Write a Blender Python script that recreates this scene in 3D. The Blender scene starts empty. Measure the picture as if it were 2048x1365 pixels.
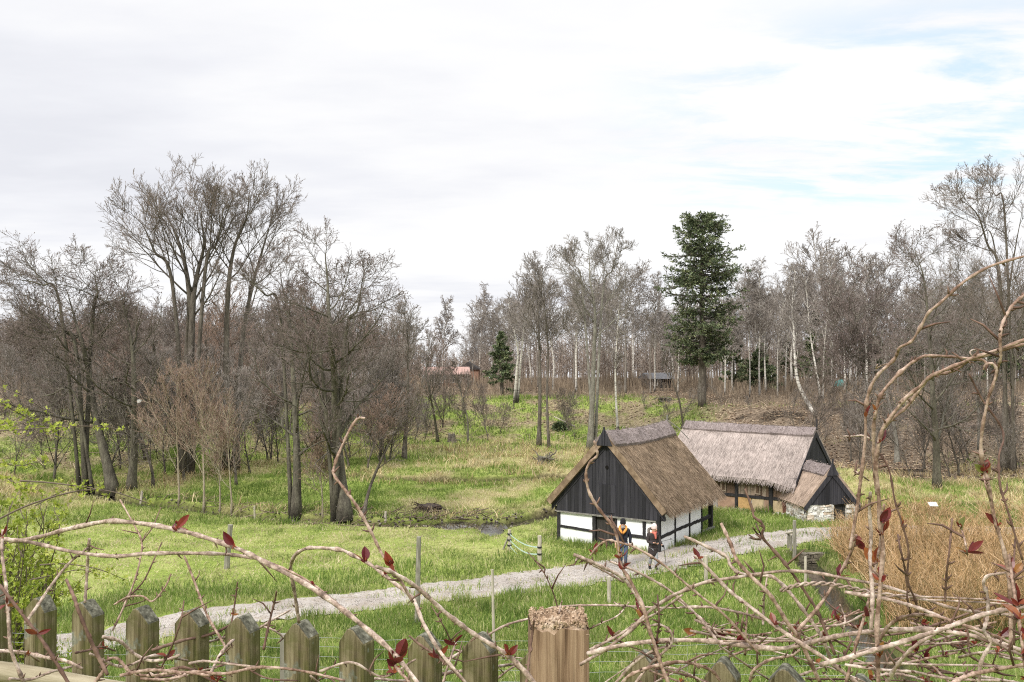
import bpy, bmesh, math, random
import numpy as np
from mathutils import Vector, Matrix

SC = bpy.context.scene
COL = SC.collection
R = math.radians
F = 2048 * 35.0 / 36.0      # focal length in photo pixels
CX, CY = 1024.0, 682.5

# ------------------------------------------------------------------ camera, world, sun
cam_data = bpy.data.cameras.new("camera")
cam_data.lens = 35.0
cam_data.sensor_width = 36.0
cam_data.clip_start = 0.05
cam_data.clip_end = 3000.0
cam = bpy.data.objects.new("camera", cam_data)
COL.objects.link(cam)
cam.location = (0, 0, 0)
cam.rotation_euler = (R(90), 0, 0)
SC.camera = cam

SUN_EL, SUN_AZ = R(42), R(215)       # azimuth clockwise from +Y: behind the camera, to its left
sun_data = bpy.data.lights.new("sun", 'SUN')
sun_data.energy = 2.6
sun_data.angle = R(10)
sun_data.color = (1.0, 0.95, 0.87)
sun = bpy.data.objects.new("sun", sun_data)
COL.objects.link(sun)
sv = Vector((math.sin(SUN_AZ) * math.cos(SUN_EL), math.cos(SUN_AZ) * math.cos(SUN_EL), math.sin(SUN_EL)))
sun.rotation_euler = sv.to_track_quat('Z', 'Y').to_euler()

SC.view_settings.view_transform = 'Standard'
SC.view_settings.look = 'None'
SC.view_settings.exposure = 0.45
SC.view_settings.gamma = 1.0
try:
    SC.cycles.use_denoising = False
    SC.cycles.pixel_filter_type = 'BLACKMAN_HARRIS'
    SC.cycles.filter_width = 1.1
    SC.cycles.sample_clamp_indirect = 4.0
    SC.cycles.max_bounces = 5
    SC.cycles.diffuse_bounces = 2
    SC.cycles.glossy_bounces = 2
    SC.cycles.transmission_bounces = 2
    SC.cycles.transparent_max_bounces = 4
    SC.cycles.use_fast_gi = False
except Exception:
    pass


class N:
    """small node-tree helper"""
    def __init__(s, nt):
        s.nt = nt

    def n(s, typ, **kw):
        nd = s.nt.nodes.new(typ)
        for k, v in kw.items():
            if k.startswith('i_'):
                key = k[2:]
                key = int(key) if key.isdigit() else key.replace('_', ' ')
                nd.inputs[key].default_value = v
            else:
                setattr(nd, k, v)
        return nd

    def l(s, a, b):
        s.nt.links.new(a, b)

    def val(s, inp, v):
        if isinstance(v, (int, float)):
            inp.default_value = v
        elif isinstance(v, (tuple, list)):
            inp.default_value = tuple(v) if len(v) != 3 or inp.type != 'RGBA' else (*v, 1)
        else:
            s.l(v, inp)

    def math(s, op, a, b=0.0, clamp=False):
        m = s.n('ShaderNodeMath', operation=op, use_clamp=clamp)
        s.val(m.inputs[0], a)
        s.val(m.inputs[1], b)
        return m.outputs[0]

    def noise(s, vec, scale, detail=4.0, rough=0.55, dist=0.0):
        t = s.n('ShaderNodeTexNoise')
        if vec is not None:
            s.l(vec, t.inputs['Vector'])
        t.inputs['Scale'].default_value = scale
        t.inputs['Detail'].default_value = detail
        t.inputs['Roughness'].default_value = rough
        t.inputs['Distortion'].default_value = dist
        return t.outputs['Fac']

    def ramp(s, fac, stops):
        r = s.n('ShaderNodeValToRGB')
        el = r.color_ramp.elements
        while len(el) < len(stops):
            el.new(0.5)
        for e, (p, c) in zip(el, stops):
            e.position = p
            e.color = (*c, 1) if len(c) == 3 else c
        s.val(r.inputs[0], fac)
        return r.outputs[0]

    def sstep(s, v, a, b):
        m = s.n('ShaderNodeMapRange', interpolation_type='SMOOTHSTEP')
        s.val(m.inputs[0], v)
        m.inputs[1].default_value = a
        m.inputs[2].default_value = b
        return m.outputs[0]

    def mix(s, f, a, b, blend='MIX'):
        m = s.n('ShaderNodeMix', data_type='RGBA', blend_type=blend)
        s.val(m.inputs[0], f)
        s.val(m.inputs[6], a)
        s.val(m.inputs[7], b)
        return m.outputs[2]

    def mapping(s, vec, scale=(1, 1, 1), rot=(0, 0, 0), loc=(0, 0, 0)):
        m = s.n('ShaderNodeMapping')
        s.l(vec, m.inputs[0])
        m.inputs['Scale'].default_value = scale
        m.inputs['Rotation'].default_value = rot
        m.inputs['Location'].default_value = loc
        return m.outputs[0]


world = bpy.data.worlds.new("World")
SC.world = world
world.use_nodes = True
wn = N(world.node_tree)
world.node_tree.nodes.clear()
tc = wn.n('ShaderNodeTexCoord')
sep = wn.n('ShaderNodeSeparateXYZ')
wn.l(tc.outputs['Generated'], sep.inputs[0])
dx, dy, dz = sep.outputs
den = wn.math('ADD', wn.math('MAXIMUM', dz, 0.0), 0.10)
cmb = wn.n('ShaderNodeCombineXYZ')
wn.l(wn.math('DIVIDE', dx, den), cmb.inputs[0])
wn.l(wn.math('DIVIDE', dy, den), cmb.inputs[1])
proj = cmb.outputs[0]
sky = wn.n('ShaderNodeTexSky', sky_type='NISHITA', sun_disc=False)
sky.sun_elevation = SUN_EL
sky.sun_rotation = SUN_AZ
sky.air_density = 1.0
sky.dust_density = 0.6
skyc = wn.mix(1.0, sky.outputs[0], (0.12, 0.12, 0.12), 'MULTIPLY')
big = wn.noise(wn.mapping(proj, (0.40, 0.55, 1), loc=(3.1, 1.7, 0.0)), 1.0, 5, 0.5)
mid = wn.noise(wn.mapping(proj, (1.0, 1.5, 1), loc=(7.0, 2.0, 0.0)), 1.6, 7, 0.55)
cl = wn.math('ADD', wn.math('MULTIPLY', big, 0.7), wn.math('MULTIPLY', mid, 0.3))
# darker, lavender-grey deck towards the left of the view
cl = wn.math('SUBTRACT', cl, wn.math('MULTIPLY', wn.sstep(dx, -0.02, -0.45), 0.05))
cloud = wn.ramp(cl, [(0.30, (0.60, 0.61, 0.65)), (0.40, (0.66, 0.668, 0.70)), (0.475, (0.715, 0.718, 0.732)), (0.56, (0.755, 0.755, 0.76))])
hole = wn.noise(wn.mapping(proj, (1.1, 1.9, 1), loc=(1.3, 4.2, 0.0)), 1.5, 8, 0.62, 0.3)
hmask = wn.math('MULTIPLY', wn.sstep(dx, 0.02, 0.36), wn.sstep(dz, 0.10, 0.15))
hmask = wn.math('MULTIPLY', hmask, wn.sstep(dz, 0.34, 0.24))
holef = wn.math('MULTIPLY', wn.sstep(hole, 0.44, 0.64), hmask)
blue = wn.mix(0.6, skyc, (0.50, 0.68, 0.80))
col = wn.mix(wn.math('MULTIPLY', holef, 0.8), cloud, blue)
# an overcast sky is brighter towards the zenith
gain = wn.math('ADD', 1.0, wn.math('MULTIPLY', wn.sstep(dz, 0.36, 0.95), 2.0))
gcmb = wn.n('ShaderNodeCombineXYZ')
for i in range(3):
    wn.l(gain, gcmb.inputs[i])
col = wn.mix(1.0, col, gcmb.outputs[0], 'MULTIPLY')
bg = wn.n('ShaderNodeBackground')
wn.l(col, bg.inputs[0])
bg.inputs[1].default_value = 1.0
wo = wn.n('ShaderNodeOutputWorld')
wn.l(bg.outputs[0], wo.inputs[0])


# ------------------------------------------------------------------ helpers
def P(px, py, d):
    """photo pixel at depth d -> world point"""
    return np.array(((px - CX) / F * d, d, -(py - CY) / F * d))


def G(px, py, z=-8.5):
    d = -z * F / (py - CY)
    return np.array(((px - CX) / F * d, d, z))


def tag(o, label=None, cat=None, group=None, kind=None):
    for k, v in (('label', label), ('category', cat), ('group', group), ('kind', kind)):
        if v:
            o[k] = v
    return o


def empty(name, loc=(0, 0, 0), rz=0.0, label=None, cat=None, group=None, parent=None):
    o = bpy.data.objects.new(name, None)
    COL.objects.link(o)
    o.location = loc
    o.rotation_euler = (0, 0, rz)
    o.empty_display_size = 0.2
    if parent:
        o.parent = parent
    return tag(o, label, cat, group)


class MB:
    """collects geometry, builds ONE mesh object"""
    def __init__(s):
        s.v, s.q, s.t, s.qm, s.tm, s.a, s.n = [], [], [], [], [], [], 0

    def add(s, v, quads=None, tris=None, mat=0, tint=0.5):
        v = np.asarray(v, dtype=np.float32).reshape(-1, 3)
        if quads is not None and len(quads):
            q = np.asarray(quads, dtype=np.int64).reshape(-1, 4) + s.n
            s.q.append(q)
            s.qm.append(np.full(len(q), mat, np.int32))
        if tris is not None and len(tris):
            t = np.asarray(tris, dtype=np.int64).reshape(-1, 3) + s.n
            s.t.append(t)
            s.tm.append(np.full(len(t), mat, np.int32))
        s.v.append(v)
        s.a.append(np.broadcast_to(np.asarray(tint, np.float32), (len(v),)).copy())
        s.n += len(v)
        return s

    def box(s, c, size, mat=0, tint=0.5, M=None, jit=0.0, rng=None):
        c = np.asarray(c, float)
        h = np.asarray(size, float) / 2
        v = np.array([[x, y, z] for x in (-1, 1) for y in (-1, 1) for z in (-1, 1)], float) * h
        if jit and rng is not None:
            v += rng.uniform(-jit, jit, v.shape)
        if M is not None:
            v = v @ np.asarray(M).T
        v += c
        s.add(v, [[0, 1, 3, 2], [4, 6, 7, 5], [0, 4, 5, 1], [2, 3, 7, 6], [0, 2, 6, 4], [1, 5, 7, 3]], mat=mat, tint=tint)
        return s

    def prism(s, poly, axis_from, axis_to, mat=0, tint=0.5):
        """poly: list of 3-D points, extruded by axis_to-axis_from"""
        a = np.asarray(poly, float)
        off = np.asarray(axis_to, float) - np.asarray(axis_from, float)
        n = len(a)
        v = np.vstack([a, a + off])
        q = [[i, (i + 1) % n, n + (i + 1) % n, n + i] for i in range(n)]
        t = [[0, i + 1, i] for i in range(1, n - 1)] + [[n, n + i, n + i + 1] for i in range(1, n - 1)]
        s.add(v, q, t, mat, tint)
        return s

    def tubes(s, paths, radii, k=4, mat=0, tint=0.5, caps=True):
        p = np.asarray(paths, float)
        if p.ndim == 2:
            p = p[None]
        Nn, m, _ = p.shape
        r = np.broadcast_to(np.asarray(radii, float), (Nn, m))
        tn = np.empty_like(p)
        tn[:, 1:-1] = p[:, 2:] - p[:, :-2]
        tn[:, 0] = p[:, 1] - p[:, 0]
        tn[:, -1] = p[:, -1] - p[:, -2]
        tn /= np.linalg.norm(tn, axis=2, keepdims=True) + 1e-9
        ref = np.where(np.abs(tn[:, :1, 2:3]) > 0.8, np.array([1.0, 0.13, 0]), np.array([0, 0.1, 1.0]))
        u = np.cross(tn, np.broadcast_to(ref, tn.shape))
        u /= np.linalg.norm(u, axis=2, keepdims=True) + 1e-9
        w = np.cross(tn, u)
        ang = np.arange(k) * 2 * math.pi / k
        ring = u[:, :, None] * np.cos(ang)[None, None, :, None] + w[:, :, None] * np.sin(ang)[None, None, :, None]
        v = (p[:, :, None] + ring * r[:, :, None, None]).reshape(-1, 3)
        b = np.arange(Nn)[:, None, None] * (m * k)
        i = np.arange(m - 1)[None, :, None] * k
        j = np.arange(k)[None, None, :]
        j2 = (j + 1) % k
        q = np.stack([b + i + j, b + i + j2, b + i + k + j2, b + i + k + j], -1).reshape(-1, 4)
        tint = np.asarray(tint, float)
        if tint.ndim == 1 and len(tint) == Nn:
            tint = np.repeat(tint, m * k)
        t = None
        if caps:
            bb = np.arange(Nn)[:, None] * (m * k)
            kk = np.arange(1, k - 1)[None]
            e = (m - 1) * k
            t = np.concatenate([np.stack([bb + 0 * kk, bb + kk + 1, bb + kk], -1).reshape(-1, 3),
                                np.stack([bb + e + 0 * kk, bb + e + kk, bb + e + kk + 1], -1).reshape(-1, 3)])
        s.add(v, q, t, mat, tint)
        return s

    def build(s, name, mats, parent=None, smooth=False, loc=None):
        me = bpy.data.meshes.new(name)
        v = np.concatenate(s.v) if s.v else np.zeros((0, 3), np.float32)
        q = np.concatenate(s.q) if s.q else np.zeros((0, 4), np.int64)
        t = np.concatenate(s.t) if s.t else np.zeros((0, 3), np.int64)
        me.vertices.add(len(v))
        me.vertices.foreach_set('co', v.astype(np.float32).ravel())
        me.loops.add(len(q) * 4 + len(t) * 3)
        me.loops.foreach_set('vertex_index', np.concatenate([q.ravel(), t.ravel()]).astype(np.int32))
        me.polygons.add(len(q) + len(t))
        ls = np.concatenate([np.arange(len(q)) * 4, len(q) * 4 + np.arange(len(t)) * 3]).astype(np.int32)
        me.polygons.foreach_set('loop_start', ls)
        mi = np.concatenate((s.qm or [np.zeros(0, np.int32)]) + (s.tm or [np.zeros(0, np.int32)])).astype(np.int32)
        me.polygons.foreach_set('material_index', mi)
        me.polygons.foreach_set('use_smooth', np.full(len(mi), bool(smooth)))
        at = me.attributes.new('tint', 'FLOAT', 'POINT')
        at.data.foreach_set('value', np.concatenate(s.a).astype(np.float32))
        me.update(calc_edges=True)
        for m in (mats if isinstance(mats, (list, tuple)) else [mats]):
            me.materials.append(m)
        o = bpy.data.objects.new(name, me)
        COL.objects.link(o)
        if parent is not None:
            o.parent = parent
        if loc is not None:
            o.location = loc
        return o


def spline(pts, n):
    """Catmull-Rom through pts, n samples"""
    p = np.asarray(pts, float)
    if len(p) == 2:
        return p[0] + (p[1] - p[0]) * np.linspace(0, 1, n)[:, None]
    e = np.vstack([2 * p[0] - p[1], p, 2 * p[-1] - p[-2]])
    u = np.linspace(0, len(p) - 1 - 1e-6, n)
    i = u.astype(int)
    f = (u - i)[:, None]
    a, b, c, d = e[i], e[i + 1], e[i + 2], e[i + 3]
    return 0.5 * (2 * b + (c - a) * f + (2 * a - 5 * b + 4 * c - d) * f ** 2 + (3 * b - a - 3 * c + d) * f ** 3)


def ss(t):
    t = np.clip(t, 0, 1)
    return t * t * (3 - 2 * t)


def vnoise(x, y, seed=0):
    """smooth value noise in 0..1"""
    x = np.asarray(x, float)
    y = np.asarray(y, float)
    xi, yi = np.floor(x).astype(np.int64), np.floor(y).astype(np.int64)
    fx, fy = ss(x - xi), ss(y - yi)

    def hsh(a, b):
        h = (a * 374761393 + b * 668265263 + seed * 974634777) & 0xFFFFFFFF
        h = ((h ^ (h >> 13)) * 1274126177) & 0xFFFFFFFF
        return ((h ^ (h >> 16)) & 0xFFFF) / 65535.0
    return (hsh(xi, yi) * (1 - fx) + hsh(xi + 1, yi) * fx) * (1 - fy) + (hsh(xi, yi + 1) * (1 - fx) + hsh(xi + 1, yi + 1) * fx) * fy


def fbm(x, y, seed=0):
    return 0.5 * vnoise(x, y, seed) + 0.3 * vnoise(2.1 * x, 2.1 * y, seed + 1) + 0.2 * vnoise(4.3 * x, 4.3 * y, seed + 2)


def copy_tree(o, parent=None):
    c = o.copy()
    COL.objects.link(c)
    c.parent = parent
    for ch in list(o.children):
        copy_tree(ch, c)
    return c


# ------------------------------------------------------------------ materials
def material(name, fn, rough=0.85, spec=0.2):
    m = bpy.data.materials.new(name)
    m.use_nodes = True
    h = N(m.node_tree)
    b = m.node_tree.nodes['Principled BSDF']
    b.inputs['Roughness'].default_value = rough
    b.inputs['Specular IOR Level'].default_value = spec
    tcn = h.n('ShaderNodeTexCoord')
    res = fn(h, tcn.outputs['Object'])
    colr, bump = res if isinstance(res, tuple) else (res, None)
    h.val(b.inputs['Base Color'], colr)
    if bump is not None:
        f, strength, dist = bump
        bn = h.n('ShaderNodeBump')
        bn.inputs['Strength'].default_value = strength
        bn.inputs['Distance'].default_value = dist
        h.l(f, bn.inputs['Height'])
        h.l(bn.outputs[0], b.inputs['Normal'])
    return m


def noisy(name, stops, scale=6.0, stretch=(1, 1, 1), detail=6, rough=0.85, bump=0.4, bdist=0.02, spec=0.2, tintmix=None, fine=None):
    """noise ramp material; tintmix: second set of stops mixed in by the tint attribute"""
    def fn(h, oc):
        v = h.mapping(oc, stretch)
        f = h.noise(v, scale, detail, 0.6)
        c = h.ramp(f, stops)
        if tintmix:
            a = h.n('ShaderNodeAttribute', attribute_name='tint')
            c = h.mix(a.outputs['Fac'], c, h.ramp(f, tintmix))
        if fine:
            f2 = h.noise(v, scale * fine[0], 3, 0.6)
            c = h.mix(1.0, c, h.ramp(f2, [(0.3, (1 - fine[1],) * 3), (0.7, (1 + fine[1],) * 3)]), 'MULTIPLY')
            f = f2
        return c, (f, bump, bdist)
    return material(name, fn, rough, spec)


def tintmat(name, stops, rough=0.8, spec=0.2, trans=0.0, nscale=0.35, namt=0.3):
    """colour by the tint attribute, modulated by a broad object-space noise"""
    def fn(h, oc):
        a = h.n('ShaderNodeAttribute', attribute_name='tint')
        c = h.ramp(a.outputs['Fac'], stops)
        f = h.noise(oc, nscale, 4, 0.6)
        return h.mix(1.0, c, h.ramp(f, [(0.3, (1 - namt,) * 3), (0.7, (1 + namt,) * 3)]), 'MULTIPLY')
    m = material(name, fn, rough, spec)
    if trans:
        nt = m.node_tree
        b = nt.nodes['Principled BSDF']
        tr = nt.nodes.new('ShaderNodeBsdfTranslucent')
        mx = nt.nodes.new('ShaderNodeMixShader')
        mx.inputs[0].default_value = trans
        src = b.inputs['Base Color'].links[0].from_socket
        nt.links.new(src, tr.inputs[0])
        nt.links.new(b.outputs[0], mx.inputs[1])
        nt.links.new(tr.outputs[0], mx.inputs[2])
        out = nt.nodes['Material Output']
        nt.links.new(mx.outputs[0], out.inputs[0])
    return m


def plain(name, c, rough=0.8, spec=0.2, var=0.18, scale=9.0):
    a = tuple(x * (1 - var) for x in c)
    b = tuple(min(1, x * (1 + var)) for x in c)
    return noisy(name, [(0.3, a), (0.7, b)], scale, rough=rough, spec=spec, bump=0.15, bdist=0.005)


MT = {}
MT['bark'] = noisy('grey_brown_bark', [(0.25, (0.05, 0.042, 0.034)), (0.5, (0.11, 0.094, 0.076)), (0.75, (0.19, 0.172, 0.142))], 3.0, (2, 2, 0.5), bump=0.8, bdist=0.04, fine=(5, 0.35))
MT['bark_dark'] = noisy('dark_mossy_bark', [(0.25, (0.045, 0.039, 0.031)), (0.5, (0.10, 0.09, 0.069)), (0.75, (0.17, 0.162, 0.118))], 2.4, (2, 2, 0.5), bump=0.8, bdist=0.05, fine=(5, 0.35))
MT['bark_pale'] = noisy('pale_smooth_bark', [(0.25, (0.11, 0.10, 0.085)), (0.5, (0.19, 0.178, 0.15)), (0.75, (0.29, 0.28, 0.24))], 2.2, (2, 2, 0.8), bump=0.4, bdist=0.03, fine=(4, 0.25))
MT['twig'] = noisy('brown_twigs', [(0.3, (0.125, 0.098, 0.084)), (0.7, (0.225, 0.185, 0.158))], 0.7, bump=0.0)
MT['twig_purple'] = noisy('purple_brown_twigs', [(0.3, (0.11, 0.084, 0.076)), (0.7, (0.20, 0.16, 0.145))], 0.7, bump=0.0)
MT['twig_red'] = noisy('reddish_twigs', [(0.3, (0.175, 0.115, 0.088)), (0.7, (0.29, 0.205, 0.16))], 0.7, bump=0.0)
MT['twig_grey'] = noisy('greyish_twigs', [(0.3, (0.15, 0.13, 0.115)), (0.7, (0.28, 0.248, 0.222))], 0.7, bump=0.0)


def birch_fn(h, oc):
    f = h.noise(h.mapping(oc, (1.2, 1.2, 7.0)), 1.6, 5, 0.65)
    g = h.noise(h.mapping(oc, (1, 1, 0.35)), 1.1, 4, 0.6)
    c = h.ramp(f, [(0.36, (0.045, 0.04, 0.036)), (0.45, (0.52, 0.49, 0.44)), (0.7, (0.70, 0.67, 0.61))])
    sp = h.n('ShaderNodeSeparateXYZ')
    h.l(oc, sp.inputs[0])
    low = h.math('MULTIPLY', h.sstep(sp.outputs[2], 2.4, 0.3), h.sstep(g, 0.36, 0.56))
    c = h.mix(low, c, (0.06, 0.052, 0.045))
    return c, (f, 0.4, 0.02)


MT['birch'] = material('white_birch_bark', birch_fn, 0.7, 0.3)
MT['needles'] = tintmat('dark_green_needles', [(0.0, (0.04, 0.06, 0.03)), (0.5, (0.11, 0.14, 0.07)), (1.0, (0.25, 0.27, 0.14))], 0.75, nscale=0.9)


# ------------------------------------------------------------------ terrain
def gxy(lst, z=-8.5):
    return np.array([G(px, py, z)[:2] for px, py in lst])


STREAM = np.vstack([[[-52, 66]], gxy([(60, 968), (240, 998), (420, 1020), (560, 1034), (690, 1041), (790, 1046), (860, 1046), (935, 1042), (1000, 1046), (1060, 1036)]), [[3.0, 50.5], [6.5, 54], [9, 60]]])
RILL = np.vstack([[[10.8, 45.0]], gxy([(1592, 1098), (1628, 1128), (1655, 1160), (1690, 1208), (1745, 1275), (1850, 1390)]), [[11.5, 20]]])
DITCH = gxy([(640, 952), (760, 958), (880, 962), (1000, 964), (1130, 960), (1260, 962)])
PATH = np.vstack([[[-40, 17.5], [-26, 24.5]], gxy([(120, 1292), (300, 1257), (500, 1228), (700, 1206), (850, 1189), (1000, 1172), (1120, 1157), (1230, 1140), (1330, 1121), (1420, 1102), (1500, 1087), (1600, 1073), (1720, 1065), (1860, 1063)]), [[30, 44.0]]])
PATH = spline(PATH, 160)


def pdist(x, y, line):
    """distance to a polyline"""
    x = np.asarray(x, float)
    y = np.asarray(y, float)
    d = np.full(x.shape, 1e9)
    for (ax, ay), (bx, by) in zip(line[:-1], line[1:]):
        ex, ey = bx - ax, by - ay
        t = np.clip(((x - ax) * ex + (y - ay) * ey) / (ex * ex + ey * ey + 1e-12), 0, 1)
        d = np.minimum(d, np.hypot(x - ax - t * ex, y - ay - t * ey))
    return d


STREAM_S, RILL_S, DITCH_S = spline(STREAM, 60), spline(RILL, 30), spline(DITCH, 20)


POOLS = [(G(908, 1046), 0.85, 1.1), (G(985, 1052), 0.62, 1.7)]


def pool(x, y):
    return np.max([np.exp(-((x - c[0]) / rx) ** 2 - ((y - c[1]) / ry) ** 2) for c, rx, ry in POOLS], axis=0)


def toe(x):
    return 82 - 21 * ss((-x - 9) / 16) - 14 * ss((x - 11) / 12)


def H(x, y):
    x = np.asarray(x, float)
    y = np.asarray(y, float)
    z = np.interp(y, [-30, -6, 0, 3, 8, 15, 21, 25.5, 4000], [-1.0, -1.2, -1.6, -1.95, -3.5, -5.9, -7.75, -8.5, -8.5])
    tt = toe(x)
    z = z + 2.85 * ss((y - tt) / 16.0) + np.interp(y, [0, 100, 140, 170, 220, 400, 1500], [0, 0, 0.0, -0.6, -4.0, -25, -200])
    z = z + 0.10 * (fbm(x * 0.28, y * 0.28, 3) - 0.5) * ss((y - 22) / 6)
    # hummocky wet ground beyond the first stream and lumpy bank
    hum = ss((y - 47) / 4) * (1 - ss((x - 3) / 5))
    z = z + hum * 0.5 * (fbm(x * 0.22, y * 0.30, 9) - 0.45) * (1 - 0.5 * ss((y - tt) / 8))
    md = np.exp(-((x - 0.5) / 6.0) ** 2 - ((y - 66) / 4.0) ** 2)
    z = z + 0.75 * md
    z = z + 0.5 * (fbm(x * 0.12, y * 0.12, 17) - 0.5) * ss((y - tt) / 10)
    # green hump behind the porch
    z = z + 0.9 * np.exp(-((x - 19.5) / 3.2) ** 2 - ((y - 58) / 3.0) ** 2)
    z = z - 0.42 * pool(x, y)
    # channels
    z = z - 0.95 * (1 - ss((pdist(x, y, STREAM_S) - 0.62) / 0.40))
    z = z - 0.55 * (1 - ss((pdist(x, y, RILL_S) - 0.32) / 0.55)) * ss((40.3 - y) / 0.5)
    z = z - 0.75 * (1 - ss((pdist(x, y, DITCH_S) - 0.55) / 0.5))
    return z


def h1(x, y):
    return float(H(np.array([x]), np.array([y]))[0])


def hit(px, py, d0=22.0, d1=420.0):
    """where the sight line through a photo pixel meets the terrain"""
    d = np.arange(d0, d1, 0.1)
    x = (px - CX) / F * d
    z = -(py - CY) / F * d
    g = H(x, d)
    k = np.argmax(g >= z)
    if not (g >= z).any():
        k = len(d) - 1
    return np.array((x[k], d[k], g[k]))


def ground_at(px, d):
    x = (px - CX) / F * d
    return np.array((x, d, h1(x, d)))


# colour zones: R leaf litter / brown ground, G mud, B dry straw grass
def zones(x, y):
    tt = toe(x)
    n1 = fbm(x * 0.16, y * 0.16, 21)
    n2 = fbm(x * 0.45, y * 0.45, 25)
    lit = ss((y - tt - 15 + 12 * (n1 - 0.5)) / 8)
    right = ss((x - 14) / 5) * ss((y - 58) / 5)          # bare brown slope on the right
    left = ss((-x - 22) / 8) * ss((y - 66) / 5) * 0.5
    under = ss((y - tt - 1) / 4) * ss((n2 - 0.42) / 0.2) * 0.7
    lit = np.clip(np.maximum(np.maximum(lit, under), np.maximum(right * (0.55 + 0.9 * n1), left)), 0, 1)
    mud = np.maximum(1 - ss((pdist(x, y, STREAM_S) - 0.78) / 0.30), (1 - ss((pdist(x, y, RILL_S) - 0.55) / 0.5)) * (y < 40.6) * 0.75)
    mud = np.maximum(mud, 1 - ss((pdist(x, y, DITCH_S) - 0.75) / 0.4))
    mud = np.maximum(mud, 0.9 * ss((n1 - 0.66) / 0.08) * right)
    mud = np.maximum(mud, ss((pool(x, y) - 0.32) / 0.2))
    dry = np.clip(ss((n2 - 0.45) / 0.25) * (0.25 + 0.75 * ss((y - 46) / 6)), 0, 1)
    dry = np.maximum(dry, 0.9 * np.exp(-((y - tt + 6) / 4.0) ** 2) * ss((n1 - 0.3) / 0.2))
    dry = np.maximum(dry, 0.8 * np.exp(-((x - 2) / 5.0) ** 2 - ((y - 66.5) / 3.0) ** 2))
    return lit, mud, dry


xs = np.concatenate([-np.geomspace(44, 700, 26)[::-1], np.arange(-43.6, 43.7, 0.22), np.geomspace(44, 700, 26)])
ys = np.concatenate([np.arange(-24, 22, 0.8), np.arange(22, 36, 0.36), np.arange(36, 66, 0.17), np.arange(66, 104, 0.36), np.geomspace(104.5, 1500, 60)])
gx, gy = np.meshgrid(xs, ys)
gz = H(gx, gy)
nx, ny = len(xs), len(ys)
ii = (np.arange(ny - 1)[:, None] * nx + np.arange(nx - 1)[None]).ravel()
mb = MB().add(np.stack([gx, gy, gz], -1), np.stack([ii, ii + 1, ii + nx + 1, ii + nx], -1))


def ground_fn(h, oc):
    a = h.n('ShaderNodeAttribute', attribute_name='zone')
    sp = h.n('ShaderNodeSeparateColor')
    h.l(a.outputs['Color'], sp.inputs[0])
    f = h.noise(oc, 0.5, 8, 0.65)
    g = h.noise(oc, 4.0, 6, 0.7)
    grass = h.ramp(f, [(0.3, (0.12, 0.165, 0.035)), (0.5, (0.20, 0.25, 0.055)), (0.7, (0.29, 0.31, 0.11))])
    straw = h.ramp(g, [(0.3, (0.20, 0.155, 0.075)), (0.7, (0.40, 0.335, 0.19))])
    litter = h.ramp(g, [(0.28, (0.075, 0.053, 0.036)), (0.5, (0.16, 0.12, 0.085)), (0.72, (0.28, 0.225, 0.165))])
    mud = h.ramp(g, [(0.3, (0.012, 0.009, 0.007)), (0.7, (0.05, 0.038, 0.027))])
    c = h.mix(h.math('MULTIPLY', sp.outputs[2], 0.8), grass, straw)
    c = h.mix(sp.outputs[0], c, litter)
    c = h.mix(sp.outputs[1], c, mud)
    c = h.mix(1.0, c, h.ramp(g, [(0.3, (0.75,) * 3), (0.7, (1.25,) * 3)]), 'MULTIPLY')
    return c, (g, 0.9, 0.12)


MT['ground'] = material('meadow_and_forest_floor', ground_fn, 0.95, 0.1)
ground = mb.build('ground', MT['ground'], smooth=True)
tag(ground, kind='structure')
zl, zm, zd = zones(gx, gy)
ca = ground.data.attributes.new('zone', 'FLOAT_COLOR', 'POINT')
ca.data.foreach_set('color', np.stack([zl, zm, zd, np.ones_like(zl)], -1).astype(np.float32).ravel())


def strip(name, line, widths, m, zoff=0.0, z=None, nacross=6, ragged=0.0, kind='structure', n=200):
    L = spline(line, n)
    tn = np.gradient(L, axis=0)
    tn /= np.linalg.norm(tn, axis=1, keepdims=True)
    nr = np.stack([-tn[:, 1], tn[:, 0]], -1)
    w = np.broadcast_to(np.asarray(widths, float), (n,)) if np.ndim(widths) == 0 else np.interp(np.linspace(0, 1, n), np.linspace(0, 1, len(widths)), widths)
    s = np.linspace(-0.5, 0.5, nacross)
    k = np.arange(n)
    wl = w * (1 + ragged * (fbm(k * 0.5, k * 0 + 3.0, 5) - 0.5) * 2)
    wr = w * (1 + ragged * (fbm(k * 0.5, k * 0 + 9.0, 6) - 0.5) * 2)
    ww = np.where(s[None] < 0, wl[:, None], wr[:, None])
    xy = L[:, None] + nr[:, None] * (s[None] * ww)[..., None]
    zz = H(xy[..., 0], xy[..., 1]) + zoff if z is None else np.full(xy.shape[:2], z)
    v = np.concatenate([xy, zz[..., None]], -1).reshape(-1, 3)
    i = (np.arange(n - 1)[:, None] * nacross + np.arange(nacross - 1)[None]).ravel()
    o = MB().add(v, np.stack([i, i + nacross, i + nacross + 1, i + 1], -1)).build(name, m, smooth=True)
    return tag(o, kind=kind)


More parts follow.
